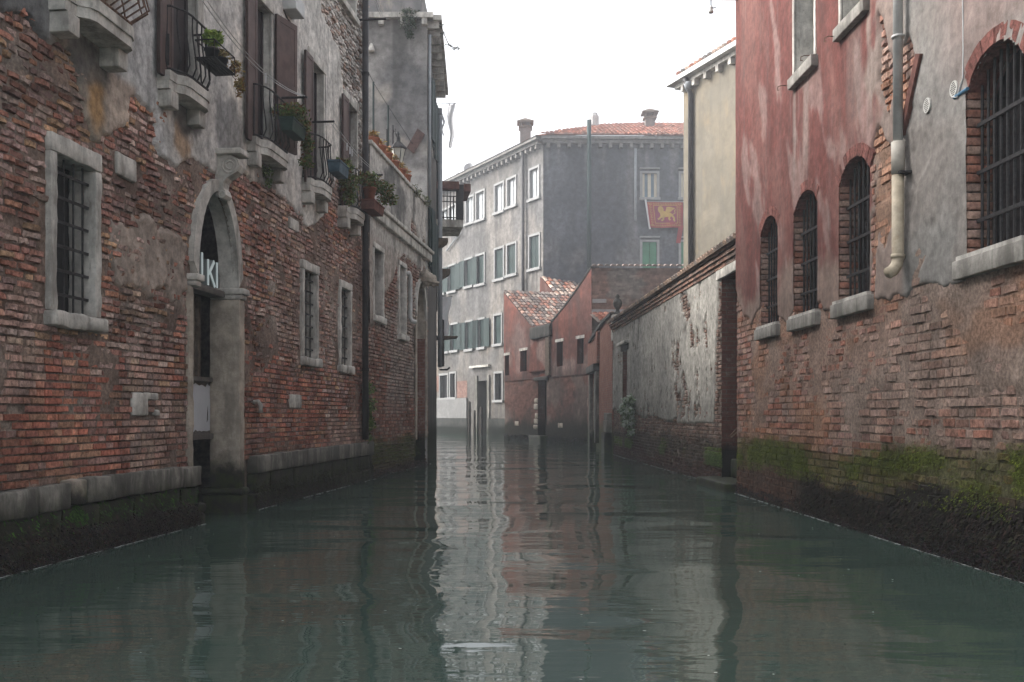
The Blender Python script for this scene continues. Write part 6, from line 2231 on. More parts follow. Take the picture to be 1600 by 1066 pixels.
# cornice with dentils, gutter
for (W_) in (GL, GF):
    MB().box(W_, -0.1 if W_ is GL else 0.0, W_.len + (0.0 if W_ is GL else 0.2), ZC, ZC + 0.16, -0.1, 0.3).build('cornice', M['corbelstone'], cor)
    MB().box(W_, -0.1, W_.len + 0.2, ZC + 0.162, ZC + 0.30, -0.1, 0.5).build('gutter', M['corbelstone'], cor)
    u = 0.2
    while u < W_.len:
        MB().box(W_, u, u + 0.16, ZC - 0.2, ZC - 0.002, 0, 0.26).build('dentil', M['corbelstone'], cor)
        u += 0.52
# hip roof
zt = ZC + 0.30
A0, B0 = Vector((1.2, 49.45, zt)), Vector((12.8, 49.75, zt))
C0 = Vector((-7.6, 65.6, zt))
AP, RG = Vector((5.1, 56.0, 17.45)), Vector((10.6, 58.8, 17.2))
rbm = m_plain('far_roof', (0.30, 0.15, 0.11), 0.9, 0.3, 2)
rf = MB().add([A0, B0, RG + Vector((2.5, 0, 0)), RG, AP, C0], [(0, 1, 2, 3, 4), (0, 4, 5)]).build('roof', rbm, cor)
ey = (AP - A0)
ey = Vector((0.0, 6.55, 2.4))
exd = (B0 - A0).normalized()


def tclip(p):
    t = (p.y - A0.y) / (AP.y - A0.y)
    if t < 0 or t > 1.32:
        return False
    if p.x < A0.x + (AP.x - A0.x) * min(t, 1) + 0.02:
        return False
    if t > 1:
        s_ = (p.x - AP.x) / (RG.x - AP.x)
        return p.y < AP.y + (RG.y - AP.y) * s_
    return True


roof_tiles(A0, exd, ey, 50, 23, 0.23, 0.36, rf, single=False, cols=FAR_TILES, clip=tclip, seed=21, sc=1.1)
# chimneys
M['chim'] = m_render('chimney_render', (0.20, 0.175, 0.16), (0.16, 0.145, 0.135))


def chimney(c, w, z0, z1, parent, flare):
    W_ = Fr((c[0] - w / 2, c[1]), (c[0] + w / 2, c[1]))
    ch = MB().box(W_, 0, w, z0, z1, -w, 0).build('chimney', M['chim'], parent)
    cap = MB()
    cap.box(W_, -flare * 0.5, w + flare * 0.5, z1, z1 + 0.1, -w - flare * 0.5, flare * 0.5)
    cap.box(W_, -flare, w + flare, z1 + 0.3, z1 + 0.36, -w - flare, flare)
    for (a, b) in ((0, 0.1), (w - 0.1, w)):
        cap.box(W_, a, b, z1 + 0.1, z1 + 0.3, -w, 0)
    p = [W_.P(-flare, z1 + 0.362, flare), W_.P(w + flare, z1 + 0.362, flare), W_.P(w + flare, z1 + 0.362, -w - flare), W_.P(-flare, z1 + 0.362, -w - flare), W_.P(w / 2, z1 + 0.62, -w / 2)]
    cap.add(p, [(0, 1, 4), (1, 2, 4), (2, 3, 4), (3, 0, 4)])
    cap.build('chimney_cap', M['wood'], ch)


chimney(((821 - 800) / FPX * 53.6, 53.6), 0.58, 14.9, 16.6, cor, 0.16)
chimney(((1016 - 800) / FPX * 54.4, 54.4), 0.5, 16.3, 17.35, cor, 0.2)
MB().lathe(((928 - 800) / FPX * 55.0, 55.0, 17.1), [(0.28, 0), (0.28, 0.55), (0.2, 0.62), (0.2, 0.7)], 10).build('roof_vent', M['pipegrey'], rf)
# pipes
for (W_, x, y0, y1, r_, mt) in ((GF, 919, 192, 425, 0.11, 'greensh'), (GF, 993, 232, 345, 0.07, 'pipelight'), (GL, 817, 235, 660, 0.09, 'pipedark'), (GL, 717, 300, 368, 0.05, 'pipelight')):
    u, z1_ = W_.uv(x, y0, 0.15)
    z0_ = W_.uv(x, y1, 0.15)[1]
    n_ = 0.62 if y0 == 192 else 0.15
    MB().tube([W_.P(u, z0_, n_), W_.P(u, z1_, n_)], r_, 8).build('drainpipe', M[mt], cor, True)
u0_, z0_ = GL.uv(717, 366, 0.1)
u1_, z1_ = GL.uv(698, 392, 0.1)
MB().tube([GL.P(u0_, z0_, 0.1), GL.P(u1_, z1_, 0.1)], 0.05, 6).build('drainpipe', M['pipelight'], cor)

# ================================================================ things: plants, lines, lantern, flag, posts
GREENS = [tuple(x * 1.45 for x in c) for c in [(0.05, 0.085, 0.02), (0.075, 0.11, 0.03), (0.035, 0.06, 0.018), (0.10, 0.13, 0.04)]]
LIME = [tuple(x * 1.45 for x in c) for c in [(0.16, 0.22, 0.04), (0.20, 0.26, 0.06), (0.11, 0.17, 0.035)]]
DRY = [tuple(x * 1.45 for x in c) for c in [(0.19, 0.14, 0.05), (0.24, 0.17, 0.06), (0.13, 0.11, 0.045), (0.17, 0.09, 0.045)]]
MIXED = GREENS + [(0.16, 0.13, 0.045), (0.19, 0.09, 0.04), (0.13, 0.15, 0.05)]


def pot_plant(name, label, cat, W, u, z, n, r0, r1, h, potmat, blobs, cols, size, seed, group=None):
    t = thing(name, label, cat, W.P(u, z, n), group)
    MB().lathe(W.P(u, z, n), [(r0, 0), (r1, h), (r1 * 1.08, h), (r1 * 1.08, h * 0.86)], 12).build('pot', M[potmat], t, True)
    m_ = MB()
    for i, (du, dz, dn, rad, cnt) in enumerate(blobs):
        leaves(m_, W.P(u + du, z + dz, n + dn), rad, cnt, size, cols, seed + i)
    for i in range(5):
        a = W.P(u, z + h * 0.8, n)
        du, dz, dn, rad, cnt = blobs[i % len(blobs)]
        b = W.P(u + du, z + dz, n + dn)
        m_.tube([a, b], 0.003, 3, col=(0.06, 0.045, 0.02))
    m_.build('foliage', M['leaf'], t)
    return t


def planter(name, label, W, u0, u1, z, h, n0, n1, mat, blobs, cols, size, seed):
    t = thing(name, label, 'planter', W.P((u0 + u1) / 2, z, (n0 + n1) / 2))
    sl = MB()
    V = [W.P(u, z + v, n) for v, e in ((0, 0.02), (h, 0.0)) for u, n in ((u0 + e, n0 + e), (u1 - e, n0 + e), (u1 - e, n1 - e), (u0 + e, n1 - e))]
    sl.add(V, [(0, 1, 2, 3), (0, 4, 5, 1), (1, 5, 6, 2), (2, 6, 7, 3), (3, 7, 4, 0), (4, 7, 6, 5)])
    sl.build('box', M[mat], t)
    rm = MB()
    rm.box(W, u0 - 0.01, u1 + 0.01, z + h - 0.03, z + h - 0.008, n1 - 0.012, n1 + 0.008).box(W, u0 - 0.01, u0 + 0.01, z + h - 0.03, z + h - 0.008, n0, n1)
    rm.build('rim', M[mat], t)
    m_ = MB()
    for i, (du, dz, dn, rad, cnt) in enumerate(blobs):
        leaves(m_, W.P(u0 + du, z + dz, n0 + dn), rad, cnt, size, cols, seed + i, droop=0.3)
    m_.build('foliage', M['leaf'], t)
    return t


# slatted shelf hung on the second balcony, with two pots
shelf = thing('plant_shelf', 'dark iron plant shelf hung outside the second balcony railing', 'shelf', L.P(10.35, 4.75, 0.3))
s0, s1 = 10.09, 10.62
for k in range(6):
    n = 0.21 + 0.035 * k
    MB().box(L, s0, s1, 4.735, 4.75, n - 0.012, n + 0.012).build('slat', M['iron'], shelf)
for n in (0.20, 0.40):
    MB().tube([L.P(s0, 4.74, n), L.P(s1, 4.74, n)], 0.011, 5).build('rail', M['iron'], shelf)
    MB().tube([L.P(s0, 4.92, n), L.P(s1, 4.92, n)], 0.008, 5).build('rail', M['iron'], shelf)
for u in (s0, s1):
    MB().tube([L.P(u, 4.74, 0.2), L.P(u, 4.74, 0.4), L.P(u, 4.92, 0.4), L.P(u, 4.92, 0.2)], 0.008, 5).build('end_frame', M['iron'], shelf)
pot_plant('potted_plant', 'lime green bushy plant in black pot on the iron balcony shelf', 'plant', L, 10.26, 4.755, 0.30, 0.055, 0.075, 0.13, 'blackplastic',
          [(0.0, 0.24, 0.0, (0.12, 0.12, 0.10), 520), (0.06, 0.27, 0.02, (0.09, 0.09, 0.08), 160)], LIME, 0.026, 70)
pot_plant('potted_plant', 'dry yellowing trailing plant spilling from a pot at the shelf end', 'plant', L, 10.5, 4.755, 0.30, 0.05, 0.07, 0.12, 'blackplastic',
          [(0.02, 0.16, 0.0, (0.11, 0.11, 0.08), 170), (0.2, 0.1, 0.08, (0.1, 0.14, 0.09), 150), (0.26, -0.08, 0.1, (0.07, 0.08, 0.14), 130)], DRY, 0.025, 80)
planter('window_planter', 'dark green planter with bushy trailing plant on the third balcony', L, 12.47, 13.0, 4.69, 0.17, 0.24, 0.42, 'greenbox',
        [(0.18, 0.27, 0.08, (0.28, 0.17, 0.13), 750), (0.5, 0.2, 0.1, (0.18, 0.18, 0.17), 520), (0.7, 0.02, 0.14, (0.1, 0.12, 0.2), 320), (0.72, -0.22, 0.12, (0.11, 0.09, 0.12), 170)], MIXED, 0.028, 90)
planter('window_planter', 'blue planter box with leafy plant at its far end on the fourth balcony', L, 14.5, 15.0, 4.67, 0.17, 0.24, 0.44, 'bluebox',
        [(0.5, 0.2, 0.1, (0.22, 0.2, 0.13), 450), (0.8, 0.02, 0.12, (0.2, 0.16, 0.2), 420), (0.85, -0.2, 0.1, (0.14, 0.1, 0.16), 200)], MIXED, 0.03, 100)
pot_plant('potted_plant', 'terracotta pot with broad reddish green plant beside the dark drainpipe', 'plant', L, 16.55, 4.7, 0.36, 0.075, 0.11, 0.19, 'terracotta',
          [(-0.15, 0.3, 0.0, (0.25, 0.25, 0.14), 450), (0.3, 0.26, 0.1, (0.3, 0.3, 0.14), 550), (0.65, 0.14, 0.15, (0.22, 0.22, 0.12), 350)], MIXED, 0.032, 110)
planter('window_planter', 'dark red planter box under the terracotta pot on the fifth balcony', L, 16.3, 17.0, 4.5, 0.16, 0.26, 0.5, 'redwood',
        [(0.5, 0.18, 0.12, (0.2, 0.12, 0.06), 120)], GREENS, 0.025, 120)
planter('window_planter', 'red planter trough in the scrolled railing of the nearest balcony', L, 8.2, 8.75, 4.80, 0.15, 0.36, 0.52, 'terracotta',
        [(0.35, 0.2, 0.08, (0.25, 0.1, 0.08), 220)], GREENS, 0.028, 130)

# terracotta pots with dry plants along the terrace coping
ordn = ['first', 'second', 'third', 'fourth', 'fifth', 'sixth']
for i, x in enumerate((583, 594, 604, 615, 626, 634)):
    u = L.U(x, -0.08)
    pot_plant('terrace_pot', f'{ordn[i]} terracotta pot on the terrace coping counting from the dark drainpipe', 'pot', L, u, ZTER + 0.072, -0.08, 0.09, 0.12, 0.2, 'terracotta',
              [(0.0, 0.27, 0.0, (0.13, 0.13, 0.09), 60 if i % 2 else 110)], DRY + [(0.3, 0.14, 0.05)], 0.04, 140 + i, group='terracotta pots along the terrace coping')

# wall climbers
def climber(name, label, pts, cols, size, seed):
    t = thing(name, label, 'plant', pts[0][0])
    m_, st = MB(), MB()
    for i, (c, rad, cnt) in enumerate(pts):
        leaves(m_, c, rad, cnt, size, cols, seed + i, droop=0.4)
    st.tube([p[0] for p in pts], [0.012] * len(pts), 5, col=(0.05, 0.04, 0.025))
    m_.build('foliage', M['leaf'], t)
    st.build('stem', M['wood'], t)


ui = L.U(576, 0.12)
climber('wall_climber', 'green climber growing at the foot of the dark drainpipe', [(L.P(ui, 0.75, 0.1), (0.1, 0.1, 0.12), 60), (L.P(ui, 1.0, 0.12), (0.14, 0.14, 0.2), 180), (L.P(ui + 0.03, 1.3, 0.12), (0.16, 0.16, 0.2), 220), (L.P(ui + 0.05, 1.6, 0.1), (0.17, 0.2, 0.16), 160)], GREENS, 0.035, 200)
up = GW.U(991)
climber('wall_climber', 'pale leaved climber hanging on the grey garden wall', [(GW.P(up + 0.1, 0.72, 0.1), (0.14, 0.25, 0.16), 90), (GW.P(up, 0.98, 0.14), (0.24, 0.5, 0.22), 340), (GW.P(up, 1.26, 0.16), (0.28, 0.6, 0.22), 460), (GW.P(up + 0.1, 1.5, 0.14), (0.22, 0.5, 0.16), 260)],
        [(0.36, 0.40, 0.34), (0.45, 0.48, 0.42), (0.17, 0.22, 0.13), (0.10, 0.14, 0.07)], 0.05, 210)
uc_, vc_ = TA.uv(640, 42)
climber('cornice_plant', 'dark bush rooted under the cornice of the tall grey house', [(TA.P(uc_, vc_ + 0.28, 0.12), (0.28, 0.16, 0.12), 260), (TA.P(uc_, vc_ + 0.05, 0.15), (0.26, 0.2, 0.25), 520), (TA.P(uc_, vc_ - 0.2, 0.1), (0.14, 0.12, 0.14), 160)], [(0.03, 0.05, 0.025), (0.045, 0.065, 0.03), (0.02, 0.035, 0.018)], 0.03, 220)
twc = TS.P(0.8, 9.85, 0.42)
climber('gutter_weed', 'thin weed with bare twigs leaning out from the tall house gutter', [(TS.P(0.2, 10.25, 0.3), (0.1, 0.1, 0.08), 25), (TS.P(0.3, 10.1, 0.38), (0.08, 0.1, 0.06), 20), (TS.P(0.4, 9.86, 0.5), (0.17, 0.12, 0.06), 45), (TS.P(0.4, 9.78, 0.66), (0.14, 0.1, 0.05), 45)], [(0.06, 0.075, 0.05), (0.09, 0.1, 0.07)], 0.026, 230)
for k, (x, sd_) in enumerate(((645, 1), (660, 4))):
    u = L.U(x, 0)
    climber('coping_weed', ['small grey green weed on the terrace coping beside the last pot', 'small weed at the far corner of the terrace coping'][k], [(L.P(u, ZTER + 0.08, -0.02), (0.2, 0.3, 0.08), 90), (L.P(u + 0.1, ZTER + 0.0, 0.1), (0.12, 0.2, 0.14), 60)], [(0.12, 0.13, 0.06), (0.08, 0.09, 0.045)], 0.03, 240 + k)
ub3 = L.U(410)
climber('wall_weed', 'dark fern weed growing beneath the third balcony', [(L.P(ub3, 4.2, 0.03), (0.12, 0.14, 0.1), 120), (L.P(ub3 + 0.08, 4.08, 0.03), (0.1, 0.1, 0.08), 60)], GREENS, 0.028, 250)


# clothes lines on iron brackets
def line(label, pts_ends, sag, pegs, seed, twin=0.05):
    (a, b) = pts_ends
    t = thing('clothes_line', label, 'clothes line', a)
    A, B = Vector(a), Vector(b)
    for off in (0.0, twin):
        P_ = []
        for i in range(13):
            f = i / 12
            q = A.lerp(B, f) + L.n * off * (1 - f * 0.3)
            q.z -= sag * 4 * f * (1 - f)
            P_.append(q)
        MB().tube(P_, 0.006, 4).build('cord', M['rope'], t)
    for f in pegs:
        q = A.lerp(B, f)
        q.z -= sag * 4 * f * (1 - f)
        MB().box(Fr((q.x, q.y), (q.x + L.d.x, q.y + L.d.y)), -0.012, 0.012, q.z - 0.09, q.z + 0.02, -0.008, 0.008).build('peg', M['cloth'], t)
    return t


def bracket(t, u, z, n1, r=0.016):
    MB().tube([L.P(u, z, 0.0), L.P(u, z, n1)], r, 6).build('bracket', M['iron'], t)


t1 = line('white twin cord clothes line sagging between the second and third balconies', (L.P(9.0, 5.42, 0.38), L.P(12.95, 5.26, 0.38)), 0.27, (0.66,), 1)
bracket(t1, 12.97, 5.25, 0.44)
bracket(t1, 9.0, 5.42, 0.44)
t2 = line('clothes line with pegs between the fourth balcony and the dark drainpipe', (L.P(14.28, 5.31, 0.36), L.P(17.18, 5.27, 0.36)), 0.08, (0.3, 0.36, 0.4), 2)
bracket(t2, 14.28, 5.32, 0.42)
bracket(t2, 17.2, 5.26, 0.42)
t3 = line('high clothes line on an iron bar across the top of the dark drainpipe', (L.P(14.6, 8.9, 0.35), L.P(17.1, 7.92, 0.42)), 0.03, (), 3)
bracket(t3, 17.12, 7.9, 0.5, 0.02)


# laundry hanging round the bend
def cloth_piece(label, W, u, n, z1, z0, w, seed, bar=True):
    t = thing('hanging_laundry', label, 'laundry', W.P(u, z1, n))
    r = random.Random(seed)
    V, F = [], []
    nx, nz = 7, 14
    for j in range(nz + 1):
        f = j / nz
        for i in range(nx + 1):
            g_ = i / nx - 0.5
            ww = w * (1 - 0.55 * f)
            V.append(W.P(u + 0.05 * math.sin(7 * g_ + 5 * f + seed), z1 - (z1 - z0) * f - 0.06 * abs(g_) * math.sin(3 * f), n + g_ * ww + 0.03 * math.sin(9 * f + seed)))
    for j in range(nz):
        for i in range(nx):
            k = j * (nx + 1) + i
            F.append((k, k + 1, k + nx + 2, k + nx + 1))
    MB().add(V, F).build('cloth', M['cloth'], t, True)
    MB().tube([W.P(u, z1 + 0.02, 0.0), W.P(u, z1 + 0.02, n + w * 0.7)], 0.01, 5).build('rod', M['iron'], t)


cloth_piece('white cloth hanging high against the sky past the tall house', TS, 5.3, 0.42, 10.0, 8.75, 0.2, 2)
cloth_piece('small white rag on the rod beside the high hanging cloth', TS, 5.0, 0.2, 9.6, 9.0, 0.07, 5)
cloth_piece('pale sheet hanging low beside the light grey drainpipe', BH, 0.6, 0.3, 4.6, 3.45, 0.3, 7)

# terrace lantern on its scrolled bracket
lu = L.U(622, -0.35)
lz = L.uv(622, 246, -0.35)[1]
lan = thing('terrace_lantern', 'old glass street lantern on scrolled iron post on the terrace', 'lantern', L.P(lu, ZTER, -0.35))
MB().tube([L.P(lu + 0.14, ZTER, -0.5), L.P(lu + 0.14, lz + 0.75, -0.5)], 0.022, 6).build('post', M['iron'], lan)
MB().tube([L.P(lu - 0.42, ZTER, -0.5), L.P(lu - 0.42, lz + 0.5, -0.5)], 0.02, 6).build('post', M['iron'], lan)
MB().tube([L.P(lu + 0.14, lz + 0.55, -0.5), L.P(lu, lz + 0.62, -0.42), L.P(lu - 0.1, lz + 0.5, -0.38), L.P(lu - 0.02, lz + 0.4, -0.36), L.P(lu, lz + 0.36, -0.35)], 0.014, 6).build('arm', M['iron'], lan)
lc_ = L.P(lu, lz - 0.12, -0.35)
MB().lathe(lc_, [(0.09, 0.0), (0.16, 0.3)], 6).build('glass', m_plain('lantern_glass', (0.42, 0.42, 0.38), 0.25, 0.15, 5, 0, spec=0.5), lan)
MB().lathe((lc_[0], lc_[1], lc_[2] + 0.302), [(0.2, 0), (0.19, 0.03), (0.1, 0.12), (0.05, 0.16), (0.05, 0.24), (0.02, 0.3), (0.03, 0.33), (0.01, 0.38)], 6).build('roof', M['iron'], lan)
MB().lathe((lc_[0], lc_[1], lc_[2] - 0.1), [(0.01, 0), (0.035, 0.04), (0.02, 0.07), (0.09, 0.098)], 6).build('base', M['iron'], lan)
for k in range(6):
    a = math.pi / 3 * k
    MB().tube([(lc_[0] + 0.092 * math.cos(a), lc_[1] + 0.092 * math.sin(a), lc_[2]), (lc_[0] + 0.163 * math.cos(a), lc_[1] + 0.163 * math.sin(a), lc_[2] + 0.3)], 0.009, 4).build('glazing_bar', M['iron'], lan)

# flag with the winged lion, hung from a window
fl = thing('red_flag', 'red and gold flag with winged lion hanging on the darker front facade', 'flag', GF.P(GF.U(1037), 9, 0.3))
M['flagred'] = m_plain('flag_red', (0.27, 0.04, 0.042), 0.9, 0.15, 3, 0)
M['flagpurple'] = m_plain('flag_crimson', (0.22, 0.03, 0.07), 0.9, 0.15, 3, 0)
M['flaggold'] = m_plain('flag_gold', (0.40, 0.25, 0.075), 0.9, 0.15, 3, 0)
fx = [GF.uv(x, y, 0.3) for x, y in ((1010, 315), (1067, 315.5), (1067.5, 356), (1016, 356))]


def FP(s_, t_):
    """point of the flag, s along, t down"""
    a = (fx[0][0] + (fx[1][0] - fx[0][0]) * s_, fx[0][1] + (fx[1][1] - fx[0][1]) * s_)
    b = (fx[3][0] + (fx[2][0] - fx[3][0]) * s_, fx[3][1] + (fx[2][1] - fx[3][1]) * s_)
    return a[0] + (b[0] - a[0]) * t_, a[1] + (b[1] - a[1]) * t_


def flag_n(s_, t_):
    return 0.3 + 0.05 * math.sin(s_ * 9 + t_ * 2) * (0.3 + t_)


def flag_patch(poly, off, mat, name):
    V = []
    for (s_, t_) in poly:
        u, v = FP(s_, t_)
        V.append(GF.P(u, v, flag_n(s_, t_) + off))
    return MB().add(V, [tuple(range(len(V)))[::-1]])


g0 = MB()
NX, NY = 16, 10
for i in range(NX):
    for j in range(NY):
        q = [(i / NX, j / NY), ((i + 1) / NX, j / NY), ((i + 1) / NX, (j + 1) / NY), (i / NX, (j + 1) / NY)]
        V = []
        for off in (0.0,):
            V += [GF.P(*FP(*p), flag_n(*p) + off) for p in q]
        g0.add(V, [(0, 3, 2, 1)])
cloth_f = g0.build('cloth', M['flagred'], fl, True)
for nm, (s0_, s1_, t0_, t1_) in (('field', (0.2, 0.8, 0.17, 0.8)),):
    g1 = MB()
    for i in range(10):
        for j in range(6):
            q = [(s0_ + (s1_ - s0_) * (i + a) / 10, t0_ + (t1_ - t0_) * (j + b) / 6) for a, b in ((0, 0), (0, 1), (1, 1), (1, 0))]
            g1.add([GF.P(*FP(*p), flag_n(*p) + 0.012) for p in q], [(0, 1, 2, 3)])
    g1.build(nm, M['flagpurple'], fl)
gd = MB()


def gold(pts, w, off=0.03):
    for i in range(len(pts) - 1):
        a, b = pts[i], pts[i + 1]
        dx, dy = b[0] - a[0], b[1] - a[1]
        ln = math.hypot(dx, dy) + 1e-9
        nx_, ny_ = -dy / ln * w, dx / ln * w * 1.3
        q = [(a[0] - nx_, a[1] - ny_), (b[0] - nx_, b[1] - ny_), (b[0] + nx_, b[1] + ny_), (a[0] + nx_, a[1] + ny_)]
        gd.add([GF.P(*FP(*p), flag_n(*p) + off) for p in q], [(0, 1, 2, 3)])


def gold_poly(pts, off=0.03):
    c = (sum(p[0] for p in pts) / len(pts), sum(p[1] for p in pts) / len(pts))
    for i in range(len(pts)):
        q = [c, pts[i], pts[(i + 1) % len(pts)]]
        gd.add([GF.P(*FP(*p), flag_n(*p) + off) for p in q], [(0, 1, 2)])


# scrolled border
for k in range(14):
    s_ = 0.06 + 0.88 * k / 13
    for t_ in (0.08, 0.91):
        gold([(s_ + 0.02 * math.cos(a), t_ + 0.035 * math.sin(a)) for a in np.linspace(0, 4.6, 6)], 0.006)
for k in range(9):
    t_ = 0.12 + 0.76 * k / 8
    for s_ in (0.09, 0.90):
        gold([(s_ + 0.03 * math.cos(a), t_ + 0.03 * math.sin(a)) for a in np.linspace(0, 4.6, 6)], 0.006)
gold([(0.17, 0.15), (0.83, 0.15), (0.83, 0.83), (0.17, 0.83), (0.17, 0.15)], 0.008)
# lion: head with mane, body, legs, wing, tail
gold_poly([(0.37 + 0.085 * math.cos(a), 0.31 + 0.14 * math.sin(a)) for a in np.linspace(0, 6.28, 13)[:-1]])
gold_poly([(0.33, 0.4), (0.47, 0.36), (0.62, 0.42), (0.70, 0.5), (0.70, 0.58), (0.6, 0.58), (0.48, 0.6), (0.36, 0.62)])
gold([(0.38, 0.55), (0.30, 0.66), (0.26, 0.68)], 0.025)
gold([(0.43, 0.58), (0.42, 0.7), (0.36, 0.72)], 0.025)
gold([(0.62, 0.54), (0.58, 0.66), (0.62, 0.72)], 0.025)
gold([(0.68, 0.54), (0.73, 0.64), (0.72, 0.73), (0.76, 0.74)], 0.028)
gold_poly([(0.50, 0.38), (0.54, 0.2), (0.64, 0.2), (0.78, 0.26), (0.70, 0.33), (0.64, 0.40), (0.56, 0.42)])
gold([(0.70, 0.5), (0.77, 0.44), (0.75, 0.36), (0.79, 0.3)], 0.01)
gd.build('gold_lion', M['flaggold'], fl)
a, b = GF.uv(1008.5, 312, 0.3), GF.uv(1015.5, 358, 0.3)
MB().tube([GF.P(a[0], a[1], 0.3), GF.P(b[0], b[1], 0.3)], 0.05, 5).build('hem', M['cloth'], fl)
MB().tube([GF.P(*fx[0], 0.3), GF.P(fx[1][0] + 0.2, fx[1][1], 0.3)], 0.03, 5).build('rod', M['whitepaint'], fl)
a, b = GF.uv(1063, 353, 0.25), GF.uv(1060, 380, 0.2)
q = [GF.P(a[0] - 0.1, a[1], 0.3), GF.P(a[0] + 0.15, a[1], 0.32), GF.P(b[0] + 0.1, b[1], 0.2), GF.P(b[0] - 0.12, b[1], 0.2)]
MB().add(q, [(0, 3, 2, 1)]).build('streamer', M['flagred'], fl)

# satellite dishes and aerials on the corner palace
for k, (x, y, r_, lab) in enumerate(((732, 262, 0.30, 'round satellite dish standing alone on the left eave of the corner palace'), (717, 277, 0.30, 'satellite dish half hidden below the eave line at far left'))):
    u, v = GL.uv(x, y, 0.2)
    t = thing('satellite_dish', lab, 'dish', GL.P(u, v - 0.5, 0.2), 'satellite dishes on the corner palace')
    c = Vector(GL.P(u, v, 0.2))
    ax = Vector((-0.35, -0.9, 0.3)).normalized()
    e1 = ax.orthogonal().normalized()
    e2 = ax.cross(e1)
    V, F = [c - ax * 0.1], []
    for rr, dd in ((0.5, 0.07), (1.0, 0.0)):
        for i in range(14):
            w = 2 * math.pi * i / 14
            V.append(c + (e1 * math.cos(w) + e2 * math.sin(w)) * r_ * rr - ax * dd)
    for i in range(14):
        j = (i + 1) % 14
        F += [(0, 1 + i, 1 + j), (1 + i, 15 + i, 15 + j, 1 + j)]
    MB().add(V, F).build('bowl', M['pipelight'], t, True)
    MB().tube([c - ax * 0.08, c - ax * 0.15 - Vector((0, 0, 0.5)), c - ax * 0.15 - Vector((0, 0, 0.8))], 0.025, 5).build('mount', M['iron'], t)
for k, (x, y0, y1, Y, lab) in enumerate(((779, 194, 250, 57, 'thin television aerial on the left roof slope of the corner palace'), (978, 178, 205, 58, 'small television aerial between the pipe and the right chimney'))):
    X = (x - 800) / FPX * Y
    z0_, z1_ = CAM_H + (HZ - y1) / FPX * Y, CAM_H + (HZ - y0) / FPX * Y
    t = thing('roof_aerial', lab, 'aerial', (X, Y, z0_), 'television aerials on the corner palace')
    MB().tube([(X, Y, z0_ - 0.6), (X, Y, z1_)], 0.018, 4).build('mast', M['pipegrey'], t)
    for q in range(3):
        MB().tube([(X - 0.25 + 0.1 * q, Y, z1_ - 0.05 - 0.12 * q), (X + 0.35 - 0.1 * q, Y, z1_ - 0.05 - 0.12 * q)], 0.012, 4).build('element', M['pipegrey'], t)

# mooring piles in front of the corner palace
for k, (x, yt, r_, lab) in enumerate(((733.5, 628, 0.085, 'tall dark mooring pile left of the corner palace water door'), (741.5, 642, 0.07, 'pale middle mooring pile by the corner palace water door'), (752, 637, 0.09, 'thick mooring pile standing in front of the dark water door'))):
    u, v = GL.uv(x, yt, 0.7)
    t = thing('mooring_pile', lab, 'mooring pile', GL.P(u, 0, 0.7), 'mooring piles by the corner palace')
    MB().lathe(GL.P(u, -0.3, 0.7), [(r_ * 1.05, 0), (r_ * 1.05, v * 0.3), (r_, v * 0.6), (r_ * 0.97, v + 0.25), (r_ * 0.5, v + 0.33)], 10).build('shaft', M['pilewood'], t, True)
    MB().lathe(GL.P(u, v * 0.72, 0.7), [(r_ * 1.06, 0), (r_ * 1.06, 0.08)], 10).build('band', M['iron'], t, True)

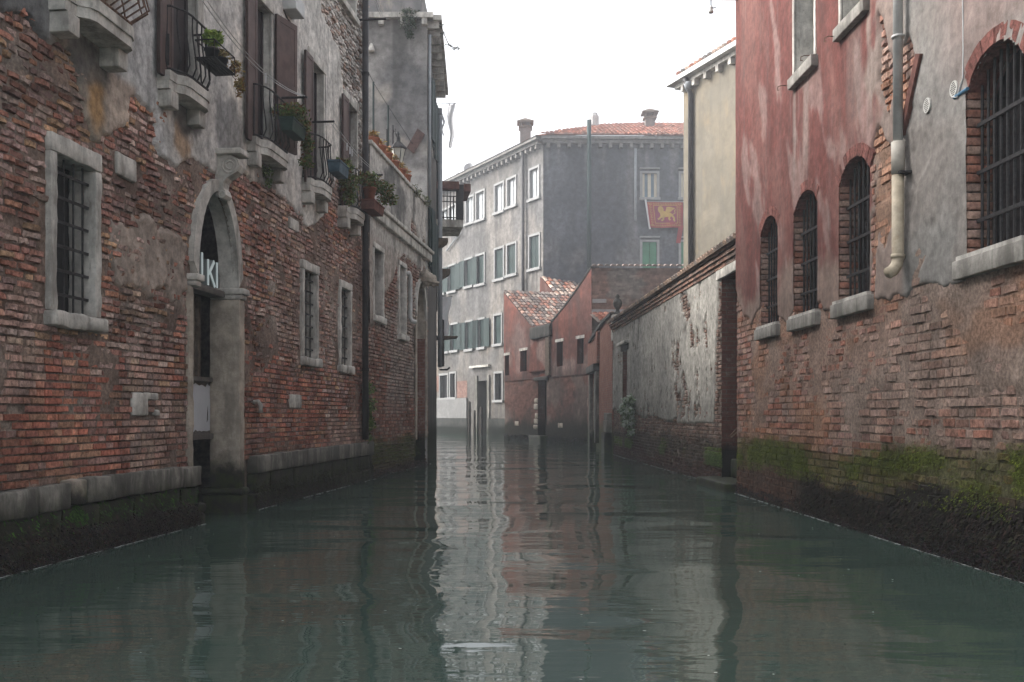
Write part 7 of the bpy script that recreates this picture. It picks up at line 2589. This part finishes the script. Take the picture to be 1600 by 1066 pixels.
# thin broken pale line where the water meets the walls
fm = MB()
r = random.Random(5)
for (W_, U0, U1, n_) in ((L, 5.0, L.U(301), 0.10), (L, L.U(389), UE, 0.10), (L, UE, UT, 0.022), (RW, 0.05, 10.8, 0.03), (GW, 0.3, GW.len - 1.0, 0.022)):
    u = U0
    while u < U1:
        ln = 0.02 + 0.12 * r.random()
        if float(vn(u * 1.5, n_ * 100, 77)) > 0.36 and r.random() < 0.8:
            a, w = n_ + 0.006 + 0.012 * r.random(), 0.006 + 0.012 * r.random()
            fm.add([W_.P(u, 0.004, a), W_.P(u + ln * 0.5, 0.004, a - w * 0.5), W_.P(u + ln, 0.004, a), W_.P(u + ln * 0.9, 0.005, a + w), W_.P(u + ln * 0.1, 0.005, a + w)], [(0, 1, 2, 3, 4)])
        u += ln
fo_ = fm.build('waterline_strip', m_plain('pale_strip', (0.5, 0.52, 0.5), 0.6, 0.1, 9, 0))
tag(fo_, 'thin broken pale line along the foot of the walls', 'pale_strip', kind='stuff')
fk = MB()
for _ in range(70):
    Y = 3.2 + 14 * r.random() ** 1.5
    X = r.uniform(-0.45, 0.45) * Y * 0.95
    if X < LA + LB * Y + 0.3 or X > RA + RB * Y - 0.2:
        continue
    s_ = 0.003 + 0.005 * r.random()
    a = r.random() * 3
    fk.add([(X + s_ * math.cos(a + q) * (1 + 0.6 * (i % 2)), Y + s_ * math.sin(a + q), 0.006) for i, q in enumerate((0, 1.57, 3.14, 4.71))], [(0, 1, 2, 3)])
fk = fk.build('floating_specks', m_plain('speck', (0.6, 0.6, 0.55), 0.7, 0.1, 9, 0))
tag(fk, 'tiny pale specks drifting on the canal surface', 'specks', kind='stuff')

# hazy air
hz = MB()
x0, x1, y0, y1, z0, z1 = -72, 72, -32, 112, -1.0, 20.5
hz.add([(x, y, z) for z in (z0, z1) for y in (y0, y1) for x in (x0, x1)], [(0, 2, 3, 1), (4, 5, 7, 6), (0, 1, 5, 4), (2, 6, 7, 3), (0, 4, 6, 2), (1, 3, 7, 5)])
mh = bpy.data.materials.new('haze')
mh.use_nodes = True
nt = mh.node_tree
nt.nodes.clear()
pv = nt.nodes.new('ShaderNodeVolumePrincipled')
pv.inputs['Color'].default_value = (0.74, 0.77, 0.82, 1)
pv.inputs['Density'].default_value = 0.0034
pv.inputs['Anisotropy'].default_value = 0.2
ou = nt.nodes.new('ShaderNodeOutputMaterial')
nt.links.new(pv.outputs[0], ou.inputs['Volume'])
hzo = hz.build('haze', mh)
tag(hzo, 'thin pale morning haze filling the air over the canal', 'haze', kind='stuff')
